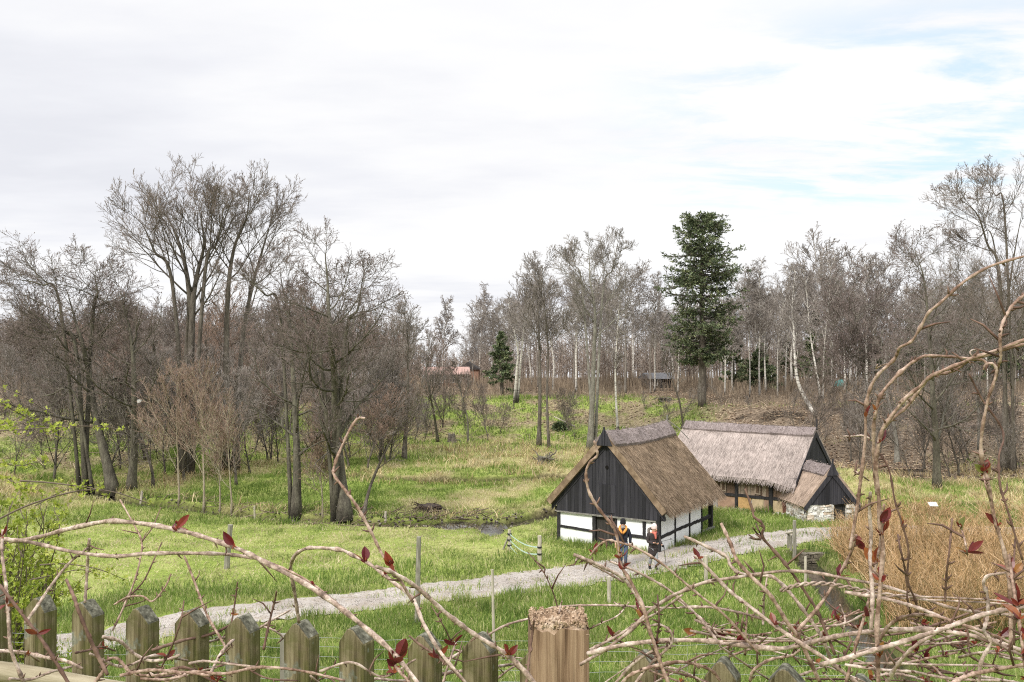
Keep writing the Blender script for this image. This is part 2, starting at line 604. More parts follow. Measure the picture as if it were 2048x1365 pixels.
def gravel_fn(h, oc):
    f = h.noise(oc, 0.7, 5, 0.6)
    g = h.noise(oc, 26.0, 4, 0.75)
    vor = h.n('ShaderNodeTexVoronoi')
    h.l(oc, vor.inputs['Vector'])
    vor.inputs['Scale'].default_value = 7.0
    c = h.ramp(f, [(0.3, (0.235, 0.205, 0.18)), (0.7, (0.375, 0.345, 0.315))])
    c = h.mix(1.0, c, h.ramp(g, [(0.30, (0.60,) * 3), (0.5, (0.98,) * 3), (0.70, (1.32,) * 3)]), 'MULTIPLY')
    st = h.noise(h.mapping(oc, (1, 1, 1)), 2.2, 6, 0.7)
    c = h.mix(h.math('MULTIPLY', h.sstep(st, 0.50, 0.62), 0.55), c, (0.205, 0.165, 0.115))
    c = h.mix(h.math('MULTIPLY', h.sstep(vor.outputs['Distance'], 0.22, 0.05), 0.35), c, (0.13, 0.12, 0.11))
    return c, (g, 0.7, 0.02)


MT['gravel'] = material('grey_gravel', gravel_fn, 0.95, 0.15)
path = strip('path', PATH, [2.3, 2.2, 2.2, 2.25, 2.5, 2.8, 2.9, 2.8, 2.6, 2.4, 2.0], MT['gravel'], zoff=0.035, nacross=9, ragged=0.22, n=420)


def water_fn(h, oc):
    f = h.noise(h.mapping(oc, (1, 1, 1)), 3.0, 3, 0.5)
    return h.ramp(f, [(0.3, (0.02, 0.018, 0.013)), (0.7, (0.04, 0.035, 0.025))]), (f, 0.12, 0.02)


MT['water'] = material('stream_water', water_fn, 0.06, 0.5)
strip('stream', STREAM, 2.0, MT['water'], z=-8.84, nacross=3, n=90)
pm = MB()
for c, rx, ry in POOLS:
    t_ = np.linspace(0, 2 * math.pi, 28, endpoint=False)
    v_ = np.stack([c[0] + 1.15 * rx * np.cos(t_), c[1] + 1.15 * ry * np.sin(t_), np.full(28, -8.655 - 0.004 * len(pm.v))], -1)
    pm.add(v_, None, [[0, i, i + 1] for i in range(1, 27)])
tag(pm.build('shallow_water', MT['water']), kind='structure')
strip('rill', RILL[1:], 1.1, MT['water'], z=-8.88, nacross=3, n=60)

# ------------------------------------------------------------------ grass
rng = np.random.default_rng(11)
BARN_O = np.array([3.93, 41.12])
BARN_A = math.atan2(-0.537, 0.843)
LONG_O = np.array([15.31, 50.4])
LONG_A = math.atan2(-0.809, -0.588)


def to_local(x, y, o, a):
    c, s = math.cos(a), math.sin(a)
    return (x - o[0]) * c + (y - o[1]) * s, -(x - o[0]) * s + (y - o[1]) * c


def free(x, y, margin=0.0):
    """not on the path, in the water or inside a building"""
    lx, ly = to_local(x, y, BARN_O, BARN_A)
    ok = ~((np.abs(lx) < 2.33 + margin) & (ly > -margin) & (ly < 5.8 + margin))
    lx, ly = to_local(x, y, LONG_O, LONG_A)
    ok &= ~((np.abs(lx) < 2.5 + margin) & (ly > -7 - margin) & (ly < margin))
    ok &= ~((x > 13.8) & (x < 16.3) & (y > 46.9) & (y < 49.5))
    return ok


def grass_patch(d0, d1, count, hmin, hmax, wid, seed, filt, tint, name_mb, xlim=0.54, lean=0.45):
    r = np.random.default_rng(seed)
    d = np.sqrt(r.uniform(d0 * d0, d1 * d1, count))
    x = r.uniform(-1, 1, count) * (xlim * d + 1.0)
    keep = r.uniform(0, 1, count) < filt(x, d)
    keep &= free(x, d)
    x, d = x[keep], d[keep]
    n = len(x)
    z = H(x, d)
    hn = 0.45 + 0.9 * fbm(x * 0.7, d * 0.7, seed + 3)
    lump = ss((vnoise(x * 1.15 + 3, d * 1.15, seed + 40) - 0.62) / 0.12) * ss((0.5 - vnoise(x * 0.25, d * 0.25, seed + 41)) / 0.1)
    hh = r.uniform(hmin, hmax, n) * hn * (1 + 0.75 * lump)
    az = r.uniform(0, 2 * math.pi, n)
    la = r.uniform(0, 2 * math.pi, n)
    ln = r.uniform(0.1, 1.0, n) * lean * hh
    w = wid * r.uniform(0.6, 1.3, n)
    sx, sy = np.cos(az) * w / 2, np.sin(az) * w / 2
    lx, ly = np.cos(la) * ln, np.sin(la) * ln
    b = np.stack([x, d, z - 0.02], -1)
    side = np.stack([sx, sy, 0 * sx], -1)
    midp = b + np.stack([lx * 0.35, ly * 0.35, hh * 0.6], -1)
    tip = b + np.stack([lx, ly, hh], -1)
    v = np.stack([b - side, b + side, midp + side * 0.7, midp - side * 0.7, tip], 1).reshape(-1, 3)
    o = np.arange(n)[:, None] * 5
    t = np.clip(tint(x, d, r) - 0.16 * lump, 0, 1)
    name_mb.add(v, o + np.array([[0, 1, 2, 3]]), o + np.array([[3, 2, 4]]), tint=np.repeat(t, 5))


MT['grass'] = tintmat('spring_grass', [(0.0, (0.08, 0.135, 0.028)), (0.3, (0.175, 0.25, 0.05)), (0.55, (0.31, 0.355, 0.115)), (0.8, (0.48, 0.455, 0.225)), (1.0, (0.57, 0.49, 0.32))], 0.7, 0.25, trans=0.4)

gm = MB()
pd = lambda x, y: pdist(x, y, PATH[::4])
chan = lambda x, y: np.minimum(np.minimum(pdist(x, y, STREAM_S), pdist(x, y, DITCH_S) + 0.45), np.where(y < 40.8, pdist(x, y, RILL_S) * 1.15 + 0.42 + 0.5 * (vnoise(x * 1.1, y * 1.1, 88) - 0.5), 9.0))


def lush(x, y):
    """1 along the path verges and the near slope, 0 on the grazed meadow"""
    p = pd(x, y)
    near_side = y < np.interp(x, PATH[:, 0], PATH[:, 1])
    v = np.where(near_side, 1.0, 1 - ss((p - 3.2) / 2.2))
    return np.clip(v, 0, 1)


def offpath(x, y):
    n = fbm(x * 1.3, y * 1.3, 77)
    return (pool(x, y) < 0.40 + 0.25 * (n - 0.5)) * np.maximum(ss((pd(x, y) - 0.92 - 0.75 * (n - 0.4)) / 0.35), 0.22 * (pd(x, y) < 0.40) * (fbm(x * 0.6, y * 0.6, 78) > 0.50)) * ss((chan(x, y) - 0.66 - 0.40 * n) / 0.22)


near_tint = lambda x, y, r: 0.26 + 0.42 * (fbm(x * 0.5, y * 0.5, 31) - 0.5) + r.normal(0, 0.13, len(x)) + 0.5 * (r.uniform(0, 1, len(x)) < 0.13) + 0.18 * (pd(x, y) < 1.8)
mead_tint = lambda x, y, r: 0.60 + 0.55 * (fbm(x * 0.35, y * 0.6, 41) - 0.5) + 0.55 * (vnoise(x * 1.7, y * 1.2, 43) - 0.5) + r.normal(0, 0.12, len(x)) + 0.38 * (r.uniform(0, 1, len(x)) < 0.18 + 0.35 * (vnoise(x * 0.5, y * 0.5, 44) > 0.6))
grass_patch(21.5, 34, 150000, 0.14, 0.36, 0.022, 1, lambda x, y: offpath(x, y) * lush(x, y), near_tint, gm, lean=0.8)
grass_patch(33, 50, 130000, 0.12, 0.30, 0.028, 2, lambda x, y: offpath(x, y) * lush(x, y), near_tint, gm, lean=0.8)
grass_patch(26, 52, 150000, 0.05, 0.15, 0.030, 3, lambda x, y: offpath(x, y) * (1 - 0.8 * lush(x, y)), mead_tint, gm, lean=1.6)
# beside the walls of the barn
grass_patch(38, 50, 60000, 0.12, 0.34, 0.025, 4, lambda x, y: ((np.abs(to_local(x, y, BARN_O, BARN_A)[0]) < 3.4) & (to_local(x, y, BARN_O, BARN_A)[1] > -1.0)) * offpath(x, y), near_tint, gm, xlim=0.28)


def far_f(x, y):
    lit, mud, dry = zones(x, y)
    return np.clip((1 - lit) * (1 - mud) * offpath(x, y), 0, 1)


def far_tint(x, y, r):
    lit, mud, dry = zones(x, y)
    return 0.34 + 0.5 * dry + 0.35 * (fbm(x * 0.3, y * 0.3, 51) - 0.5) + r.normal(0, 0.12, len(x))


grass_patch(46, 70, 130000, 0.10, 0.30, 0.045, 5, far_f, far_tint, gm, lean=1.0)
grass_patch(66, 104, 90000, 0.12, 0.34, 0.08, 6, far_f, far_tint, gm, lean=1.0)
tag(gm.build('grass', MT['grass']), 'short green grass over the meadow and the path verges', 'grass', kind='stuff')

# long pale tussocks on the wet ground and along the ditches
tm = MB()


def tussock_f(x, y):
    near = np.maximum((1 - ss((pdist(x, y, STREAM_S) - 1.3) / 1.3)) * (y > np.interp(x, STREAM_S[:50, 0], STREAM_S[:50, 1])), 1 - ss((pdist(x, y, DITCH_S) - 1.6) / 1.6))
    md = np.exp(-((x - 1.5) / 5.5) ** 2 - ((y - 66.5) / 3.5) ** 2)
    back = 0.5 * np.exp(-((y - toe(x) + 5) / 3.5) ** 2)
    rgt = 0.9 * ss((x - 19) / 3) * np.exp(-((y - 52) / 6) ** 2)
    m = np.maximum(np.maximum(near * 0.5, md), np.maximum(back, rgt))
    lump = ss((fbm(x * 0.8, y * 0.8, 61) - 0.47) / 0.08)
    return np.clip(m * lump, 0, 1) * (pdist(x, y, STREAM_S) > 0.95) * (pdist(x, y, DITCH_S) > 0.9) * (y > 40.5) * offpath(x, y)


grass_patch(40.5, 84, 260000, 0.22, 0.55, 0.035, 8, tussock_f, lambda x, y, r: 0.84 + r.normal(0, 0.13, len(x)) - 0.25 * (r.uniform(0, 1, len(x)) < 0.25), tm, lean=1.3)
MT['straw_grass'] = tintmat('withered_grass', [(0.0, (0.12, 0.15, 0.04)), (0.5, (0.26, 0.20, 0.095)), (0.8, (0.38, 0.29, 0.15)), (1.0, (0.50, 0.42, 0.26))], 0.85, nscale=0.5)
tag(tm.build('withered_grass', MT['straw_grass']), 'withered straw coloured grass tussocks by the ditches', 'grass', kind='stuff')


def scatter_chips(name, x, y, size, flat, m, seed, label, cat):
    """small irregular stones or fallen leaves lying on the ground"""
    r = np.random.default_rng(seed)
    n = len(x)
    z = H(x, y)
    octa = np.array([[1, 0, 0], [-0.8, 0.2, 0], [0.1, 0.9, 0], [-0.1, -0.8, 0], [0, 0, 1.0], [0, 0, -1.0]])
    f = np.array([[0, 2, 4], [2, 1, 4], [1, 3, 4], [3, 0, 4], [2, 0, 5], [1, 2, 5], [3, 1, 5], [0, 3, 5]])
    a = r.uniform(0, 6.28, n)
    ca, sa = np.cos(a)[:, None], np.sin(a)[:, None]
    o = octa[None] * r.uniform(0.7, 1.3, (n, 6, 1)) * (size * r.uniform(0.5, 1.4, n))[:, None, None]
    v = np.stack([o[..., 0] * ca - o[..., 1] * sa, o[..., 0] * sa + o[..., 1] * ca, o[..., 2] * flat], -1)
    v += np.stack([x, y, z + 0.04 + size * flat * 0.2], -1)[:, None]
    b = MB().add(v.reshape(-1, 3), None, (np.arange(n)[:, None, None] * 6 + f[None]).reshape(-1, 3), tint=np.repeat(r.uniform(0, 1, n), 6))
    return tag(b.build(name, m), label, cat, kind='stuff')


rng = np.random.default_rng(12)
k = rng.integers(0, len(PATH), 8000)
px_, py_ = PATH[k, 0] + rng.normal(0, 0.62, 8000), PATH[k, 1] + rng.normal(0, 0.62, 8000)
ok = pdist(px_, py_, PATH[::3]) < 1.45
MT['pebble'] = tintmat('mixed_gravel_stones', [(0, (0.17, 0.155, 0.14)), (0.5, (0.29, 0.265, 0.24)), (1, (0.44, 0.41, 0.38))], 0.9)
scatter_chips('loose_gravel', px_[ok], py_[ok], 0.022, 0.6, MT['pebble'], 13, 'loose grey gravel stones on the path', 'gravel')
k = rng.integers(0, len(STREAM_S), 2600)
sx_, sy_ = STREAM_S[k, 0] + rng.normal(0, 0.6, 2600), STREAM_S[k, 1] + rng.normal(0, 0.75, 2600)
ok = (pdist(sx_, sy_, STREAM_S) < 1.1)
MT['dark_stone'] = tintmat('dark_wet_stones', [(0, (0.02, 0.016, 0.012)), (0.6, (0.075, 0.062, 0.048)), (1, (0.20, 0.18, 0.15))], 0.6)
scatter_chips('stream_stones', sx_[ok], sy_[ok], 0.085, 0.7, MT['dark_stone'], 14, 'stones and clods along the stream bed', 'stones')
n = 60000
d = rng.uniform(58, 118, n)
x = rng.uniform(-0.56, 0.56, n) * d
zl_, zm_, zd_ = zones(x, d)
ok = rng.uniform(0, 1, n) < np.clip(zl_ * 1.0 - 0.04, 0, 1) * ss((fbm(x * 0.5, d * 0.5, 99) - 0.25) / 0.3)
MT['dead_leaf'] = tintmat('fallen_leaves', [(0, (0.075, 0.05, 0.034)), (0.45, (0.19, 0.125, 0.08)), (0.8, (0.34, 0.25, 0.165)), (1, (0.46, 0.37, 0.27))], 0.9, nscale=0.3)
scatter_chips('fallen_leaves', x[ok], d[ok], 0.10, 0.35, MT['dead_leaf'], 15, 'fallen brown leaves and litter on the far slope', 'leaves')


# ------------------------------------------------------------------ buildings
def board_fn(h, oc):
    f = h.noise(h.mapping(oc, (18, 18, 0.6)), 1.0, 7, 0.7)
    a = h.n('ShaderNodeAttribute', attribute_name='tint')
    c = h.ramp(f, [(0.32, (0.010, 0.010, 0.013)), (0.52, (0.028, 0.027, 0.032)), (0.70, (0.046, 0.044, 0.048))])
    c = h.mix(1.0, c, h.ramp(a.outputs['Fac'], [(0, (0.6,) * 3), (1, (1.5,) * 3)]), 'MULTIPLY')
    return c, (f, 0.5, 0.01)


def thatch(name, c0, c1, c2, moss=None):
    """slope direction is z; the colour follows single straws and broad weather stains"""
    def fn(h, oc):
        a = h.n('ShaderNodeAttribute', attribute_name='tint')
        f = h.noise(h.mapping(oc, (1.5, 13, 1.5)), 1.6, 7, 0.7)
        g = h.noise(oc, 0.9, 5, 0.6)
        k = h.math('ADD', h.math('MULTIPLY', f, 0.65), h.math('MULTIPLY', a.outputs['Fac'], 0.35))
        c = h.ramp(k, [(0.30, c0), (0.5, c1), (0.70, c2)])
        c = h.mix(1.0, c, h.ramp(g, [(0.3, (0.78,) * 3), (0.7, (1.18,) * 3)]), 'MULTIPLY')
        if moss:
            m = h.math('MULTIPLY', h.sstep(h.noise(oc, 1.3, 6, 0.65), 0.54, 0.70), 0.5)
            c = h.mix(m, c, moss)
        return c, (f, 0.9, 0.04)
    return material(name, fn, 0.95, 0.1)


MT['boards'] = material('tarred_boards', board_fn, 0.75, 0.25)
MT['timber'] = noisy('tarred_timber', [(0.3, (0.012, 0.012, 0.014)), (0.7, (0.045, 0.042, 0.042))], 5, (3, 3, 1), bump=0.6)
MT['grey_timber'] = noisy('weathered_grey_timber', [(0.3, (0.10, 0.095, 0.085)), (0.7, (0.26, 0.25, 0.22))], 5, (2, 2, 2), bump=0.5)
MT['door_black'] = noisy('worn_black_door_boards', [(0.3, (0.018, 0.017, 0.017)), (0.6, (0.05, 0.046, 0.042)), (0.8, (0.12, 0.105, 0.09))], 1.2, (10, 10, 0.8), bump=0.5, bdist=0.01)


def white_fn(h, oc):
    f = h.noise(oc, 2.0, 7, 0.6)
    g = h.noise(oc, 12.0, 4, 0.6)
    sp = h.n('ShaderNodeSeparateXYZ')
    h.l(oc, sp.inputs[0])
    c = h.ramp(f, [(0.3, (0.70, 0.71, 0.72)), (0.6, (0.81, 0.82, 0.83)), (0.8, (0.84, 0.845, 0.85))])
    # splash dirt and algae on the foot of the wall
    low = h.math('MULTIPLY', h.sstep(sp.outputs[2], 0.42, 0.0), h.sstep(f, 0.32, 0.6))
    c = h.mix(h.math('MULTIPLY', low, 0.55), c, (0.36, 0.36, 0.27))
    return c, (g, 0.12, 0.008)


MT['white'] = material('whitewashed_panels', white_fn, 0.9, 0.15)
MT['thatch_brown'] = thatch('brown_thatch', (0.06, 0.043, 0.031), (0.19, 0.135, 0.09), (0.43, 0.33, 0.235), moss=(0.10, 0.078, 0.04))
MT['thatch_grey'] = thatch('grey_thatch', (0.145, 0.118, 0.106), (0.31, 0.26, 0.236), (0.48, 0.415, 0.38))
MT['thatch_tan'] = thatch('tan_thatch', (0.15, 0.11, 0.085), (0.33, 0.25, 0.195), (0.48, 0.38, 0.31))
MT['ridge'] = thatch('heather_ridge', (0.085, 0.07, 0.066), (0.20, 0.165, 0.158), (0.34, 0.295, 0.28))


def wood_fn(h, oc):
    f = h.noise(h.mapping(oc, (12, 12, 1.2)), 1.0, 6, 0.65)
    a = h.n('ShaderNodeAttribute', attribute_name='tint')
    c = h.ramp(a.outputs['Fac'], [(0, (0.10, 0.065, 0.045)), (0.5, (0.20, 0.14, 0.10)), (1, (0.32, 0.26, 0.20))])
    return h.mix(1.0, c, h.ramp(f, [(0.3, (0.55,) * 3), (0.7, (1.35,) * 3)]), 'MULTIPLY'), (f, 0.5, 0.01)


def slab_fn(h, oc):
    a = h.n('ShaderNodeAttribute', attribute_name='tint')
    f = h.noise(oc, 3.0, 7, 0.65)
    c = h.ramp(a.outputs['Fac'], [(0.0, (0.16, 0.07, 0.05)), (0.2, (0.30, 0.20, 0.14)), (0.4, (0.42, 0.27, 0.12)), (0.6, (0.46, 0.36, 0.22)), (0.8, (0.30, 0.28, 0.26)), (1.0, (0.62, 0.60, 0.56))])
    return h.mix(1.0, c, h.ramp(f, [(0.3, (0.65,) * 3), (0.7, (1.25,) * 3)]), 'MULTIPLY'), (f, 0.5, 0.03)


def rubble_fn(h, oc):
    a = h.n('ShaderNodeAttribute', attribute_name='tint')
    f = h.noise(oc, 5.0, 6, 0.65)
    c = h.ramp(a.outputs['Fac'], [(0.0, (0.38, 0.34, 0.29)), (0.4, (0.60, 0.58, 0.54)), (0.75, (0.74, 0.73, 0.70)), (1.0, (0.62, 0.48, 0.36))])
    return h.mix(1.0, c, h.ramp(f, [(0.3, (0.6,) * 3), (0.7, (1.2,) * 3)]), 'MULTIPLY'), (f, 0.5, 0.02)


MT['old_wood'] = material('brown_weathered_boards', wood_fn, 0.85, 0.15)
MT['slabs'] = material('stone_slabs', slab_fn, 0.9, 0.15)
MT['rubble'] = material('limewashed_rubble', rubble_fn, 0.9, 0.15)
MT['mortar'] = plain('pale_mortar', (0.42, 0.40, 0.36), 0.95)
MT['hole_shade'] = plain('painted_hole_shade', (0.012, 0.011, 0.010), 0.95, 0.0)  # near-black, paints the shade inside the owl hole


def roof_mesh(y0, y1, ridge_z, eave_x, eave_z, th, rng, sag=0.0, eave_x_left=None, eave_z_left=None, nslope=22, nlen=34, straws=5000, eyebrow=None, wav=0.03):
    """thatched gable roof along local y: two thick slopes with a rough combed surface and loose straw"""
    m = MB()
    for sgn in (1, -1):
        ex = eave_x if sgn > 0 or eave_x_left is None else eave_x_left
        ez = eave_z if sgn > 0 or eave_z_left is None else eave_z_left
        u = np.linspace(0, 1, nslope)[None]
        vv = np.linspace(0, 1, nlen)[:, None]
        y = y0 + (y1 - y0) * vv + 0 * u
        ezz = ez + 0 * vv
        if eyebrow is not None and sgn > 0:
            ezz = ez + eyebrow(y0 + (y1 - y0) * vv)
        x = ex * u + 0 * vv
        z = ridge_z - sag * np.sin(math.pi * vv) * (1 - u) + (ezz - ridge_z) * u + 0.10 * np.sin(math.pi * u) * (0.4 if sgn > 0 else 0.2)
        nrm = np.array([ridge_z - ez, 0, ex])
        nrm = nrm / np.linalg.norm(nrm)
        bump = wav * (fbm(y * 1.1 + 7 * sgn, u * 5, 71) - 0.5) * 2 + 0.012 * (vnoise(y * 6, u * 30, 74) - 0.5) * 2
        top = np.stack([(x + nrm[0] * bump) * sgn, y, z + nrm[2] * bump], -1)
        bot = np.stack([(x - nrm[0] * th) * sgn, y, z - nrm[2] * th], -1)
        bot[:, 0, 0] = 0
        vs = np.concatenate([top.reshape(-1, 3), bot.reshape(-1, 3)])
        nt = nslope * nlen
        a = (np.arange(nlen - 1)[:, None] * nslope + np.arange(nslope - 1)[None]).ravel()
        qt = np.stack([a, a + nslope, a + nslope + 1, a + 1], -1)
        qb = qt[:, ::-1] + nt
        e1 = np.arange(nslope - 1)
        c0 = np.stack([e1, e1 + 1, e1 + 1 + nt, e1 + nt], -1)
        c1 = c0[:, ::-1] + (nlen - 1) * nslope
        r1 = np.arange(nlen - 1) * nslope + nslope - 1
        ev = np.stack([r1, r1 + nslope, r1 + nslope + nt, r1 + nt], -1)
        q = np.concatenate([qt, qb, c0, c1, ev])
        if sgn < 0:
            q = q[:, ::-1]
        m.add(vs, q, tint=0.5)
        # loose straws lying down the slope, and straw ends poking out at the eave and verge
        nS = straws if sgn > 0 else straws // 3
        su, sw = rng.uniform(0.06, 1.0, nS), rng.uniform(0, 1, nS)
        edge = rng.uniform(0, 1, nS)
        su = np.where(edge < 0.10, 1.0, su)
        fi = sw * (nlen - 1)
        i0 = np.minimum(fi.astype(int), nlen - 2)
        fj = su * (nslope - 1)
        j0 = np.minimum(fj.astype(int), nslope - 2)
        fa, fb = (fi - i0)[:, None], (fj - j0)[:, None]
        pt = (top[i0, j0] * (1 - fa) + top[i0 + 1, j0] * fa) * (1 - fb) + (top[i0, j0 + 1] * (1 - fa) + top[i0 + 1, j0 + 1] * fa) * fb
        down = np.array([ex * sgn, 0, ez - ridge_z])
        down = down / np.linalg.norm(down)
        nn = np.array([nrm[0] * sgn, 0, nrm[2]])
        ln = rng.uniform(0.14, 0.42, nS)[:, None]
        dirv = down + np.stack([0 * sw, rng.normal(0, 0.06, nS), 0 * sw], -1) + nn * rng.uniform(0.0, 0.09, nS)[:, None]
        pt = pt - nn * (0.10 * (su >= 1.0) * rng.uniform(0, 1, nS))[:, None]
        e = pt + dirv * ln
        sd = np.array([0, 0.0065, 0]) * np.ones((nS, 1))
        b0 = pt + nn * 0.004
        v4 = np.stack([b0 - sd, b0 + sd, e + sd * 0.5, e - sd * 0.5], 1).reshape(-1, 3)
        m.add(v4, np.arange(nS)[:, None] * 4 + np.array([[0, 1, 2, 3]]), tint=np.repeat(np.clip(rng.normal(0.52, 0.24, nS), 0, 1.1), 4))
    return m


def ridge_mesh(y0, y1, ridge_z, half, slope, th, rng, sag=0.0, n=46, rough=0.05, straws=2500):
    """rounded saddle of heather or turf laid over the ridge"""
    m = MB()
    k = 15
    a = np.linspace(-1, 1, k)
    prof_x = half * a
    prof_z = ridge_z + th * (1 - 0.35 * a ** 2) - np.sqrt((half * a) ** 2 + 0.012) * slope
    yy = np.linspace(y0, y1, n)
    ends = np.clip(np.minimum(yy - y0, y1 - yy) / 0.12, 0, 1)
    X = prof_x[None] * (0.93 + 0.07 * ends[:, None]) + 0 * yy[:, None]
    Z = prof_z[None] - sag * np.sin(math.pi * (yy - y0) / (y1 - y0))[:, None]
    Y = yy[:, None] + 0 * X
    b = rough * (fbm(Y * 2.3, X * 4.0 + 5, 81) - 0.5) * 2 + rough * 0.6 * (vnoise(Y * 7, X * 9, 84) - 0.5)
    nx_ = np.sign(X) * slope / math.hypot(1, slope)
    top = np.stack([X + nx_ * b, Y + rough * 0.4 * (vnoise(Y * 3, X * 7, 85) - 0.5), Z + b * 0.8], -1)
    low = np.stack([X * 0.9, Y, Z - th * 1.15], -1)
    v = np.concatenate([top.reshape(-1, 3), low.reshape(-1, 3)])
    nt = n * k
    i = (np.arange(n - 1)[:, None] * k + np.arange(k - 1)[None]).ravel()
    q = [np.stack([i, i + 1, i + k + 1, i + k], -1), np.stack([i, i + k, i + k + 1, i + 1], -1) + nt]
    e = np.arange(k - 1)
    q.append(np.stack([e, e + nt, e + 1 + nt, e + 1], -1))
    q.append(np.stack([e, e + 1, e + 1 + nt, e + nt], -1) + (n - 1) * k)
    s = np.arange(n - 1) * k
    q.append(np.stack([s, s + k, s + k + nt, s + nt], -1))
    q.append(np.stack([s + k - 1, s + k - 1 + nt, s + 2 * k - 1 + nt, s + 2 * k - 1], -1))
    m.add(v, np.concatenate(q), tint=0.5)
    fi, fj = rng.integers(0, n, straws), rng.integers(0, k, straws)
    p = top[fi, fj] + rng.normal(0, 0.03, (straws, 3))
    dv = rng.normal(0, 1, (straws, 3))
    dv[:, 2] = np.abs(dv[:, 2]) * 0.5
    dv /= np.linalg.norm(dv, axis=1, keepdims=True)
    e = p + dv * rng.uniform(0.04, 0.12, (straws, 1))
    sd = np.cross(dv, rng.normal(0, 1, (straws, 3)))
    sd = sd / (np.linalg.norm(sd, axis=1, keepdims=True) + 1e-9) * 0.007
    m.add(np.stack([p - sd, p + sd, e + sd, e - sd], 1).reshape(-1, 3), np.arange(straws)[:, None] * 4 + np.array([[0, 1, 2, 3]]), tint=np.repeat(np.clip(rng.normal(0.5, 0.35, straws), 0, 1.2), 4))
    return m


def gable_boards(y, x0, x1, zb, roofline, bw, rng, depth=0.035, face=-1, skip=None):
    """vertical boards closing a gable: each board is cut to the roof line"""
    m = MB()
    x = x0
    while x < x1 - 0.02:
        w = min(bw * rng.uniform(0.85, 1.15), x1 - x)
        a, b = x + 0.004, x + w - 0.004
        za, zb2 = roofline(a), roofline(b)
        zm_ = roofline((a + b) / 2)
        o = rng.uniform(0, 0.012) * face
        lo = zb + rng.uniform(-0.015, 0.01)
        poly = [(a, y + o, lo), (b, y + o, lo), (b, y + o, zb2), ((a + b) / 2, y + o, zm_), (a, y + o, za)]
        if min(za, zb2) > lo + 0.01:
            m.prism(poly if face < 0 else poly[::-1], (0, 0, 0), (0, -face * depth, 0), tint=rng.uniform(0, 1))
        x += w
    return m


def wavy_bar(m, p0, p1, h, t, rng, amp=0.02, mat=0, n=9, axis='x'):
    """a slightly crooked hewn timber between two points"""
    pts = np.linspace(p0, p1, n)
    off = np.array([fbm(np.array([i * 0.6 + rng.uniform(0, 50)]), np.array([3.0]), 91)[0] - 0.5 for i in range(n)]) * 2 * amp
    off[0] *= 0.3
    off[-1] *= 0.3
    hs = h * (1 + 0.18 * (rng.uniform(0, 1, n) - 0.5))
    dirv = np.asarray(p1, float) - np.asarray(p0, float)
    horiz = abs(dirv[2]) < 0.5 * np.linalg.norm(dirv)
    up = np.array([0, 0, 1.0]) if horiz else (np.array([1.0, 0, 0]) if axis == 'x' else np.array([0, 1.0, 0]))
    sid = np.array([0, 1.0, 0]) if axis == 'x' else np.array([1.0, 0, 0])
    v = []
    for i in range(n):
        c = pts[i] + up * off[i]
        for a, b in ((-1, -1), (1, -1), (1, 1), (-1, 1)):
            v.append(c + up * a * hs[i] / 2 + sid * b * t / 2)
    q = []
    for i in range(n - 1):
        for j in range(4):
            q.append([i * 4 + j, i * 4 + (j + 1) % 4, i * 4 + 4 + (j + 1) % 4, i * 4 + 4 + j])
    q += [[3, 2, 1, 0], [n * 4 - 4, n * 4 - 3, n * 4 - 2, n * 4 - 1]]
    m.add(v, q, mat=mat, tint=rng.uniform(0.2, 0.9))


# ---- the black and white half-timbered barn
rg = np.random.default_rng(5)
barn = empty('thatched_barn', (BARN_O[0], BARN_O[1], -8.5), BARN_A, 'small half-timbered barn with black boarded gable, white panels and brown thatched roof', 'barn')
W2, DEP, WH, RZ = 2.325, 5.8, 1.26, 4.72
EX, EZ = 2.76, 1.74
roofline = lambda x: RZ - 0.36 - abs(x) * (RZ - EZ) / EX
WALL_END = 4.55
# white panels: front left, front right, side wall, back and far side
wm = MB()
for (a, b) in ((-W2 + 0.03, -0.66), (0.40, W2 - 0.03)):
    wm.box(((a + b) / 2, 0.06, WH / 2 - 0.1), (b - a, 0.10, WH + 0.2))
wm.box((W2 - 0.06, WALL_END / 2, WH / 2 - 0.1 + 0.16), (0.10, WALL_END - 0.06, WH + 0.52))
wm.box((-W2 + 0.06, WALL_END / 2, WH / 2 - 0.1 + 0.16), (0.10, WALL_END - 0.06, WH + 0.52))
wm.box((0, WALL_END - 0.06, WH / 2), (2 * W2 - 0.24, 0.10, WH + 0.3))
wm.build('wall_panel', MT['white'], barn)
# timber frame
tm_ = MB()
pw = 0.13
for x in (-W2 + 0.03, W2 - 0.03):
    wavy_bar(tm_, (x, 0.045, -0.15), (x, 0.045, WH + 0.25), 0.14, 0.16, rg, 0.008)
wavy_bar(tm_, (-0.60, 0.04, -0.1), (-0.60, 0.04, WH), 0.15, 0.15, rg, 0.008)
wavy_bar(tm_, (0.42, 0.04, -0.1), (0.42, 0.04, WH), 0.07, 0.15, rg, 0.005)
wavy_bar(tm_, (1.68, 0.04, 0.56), (1.68, 0.04, WH), 0.13, 0.15, rg, 0.012)
wavy_bar(tm_, (-W2 + 0.1, 0.03, 0.66), (-0.66, 0.03, 0.58), 0.10, 0.14, rg, 0.02)
wavy_bar(tm_, (0.46, 0.03, 0.60), (W2 - 0.1, 0.03, 0.55), 0.12, 0.14, rg, 0.03)
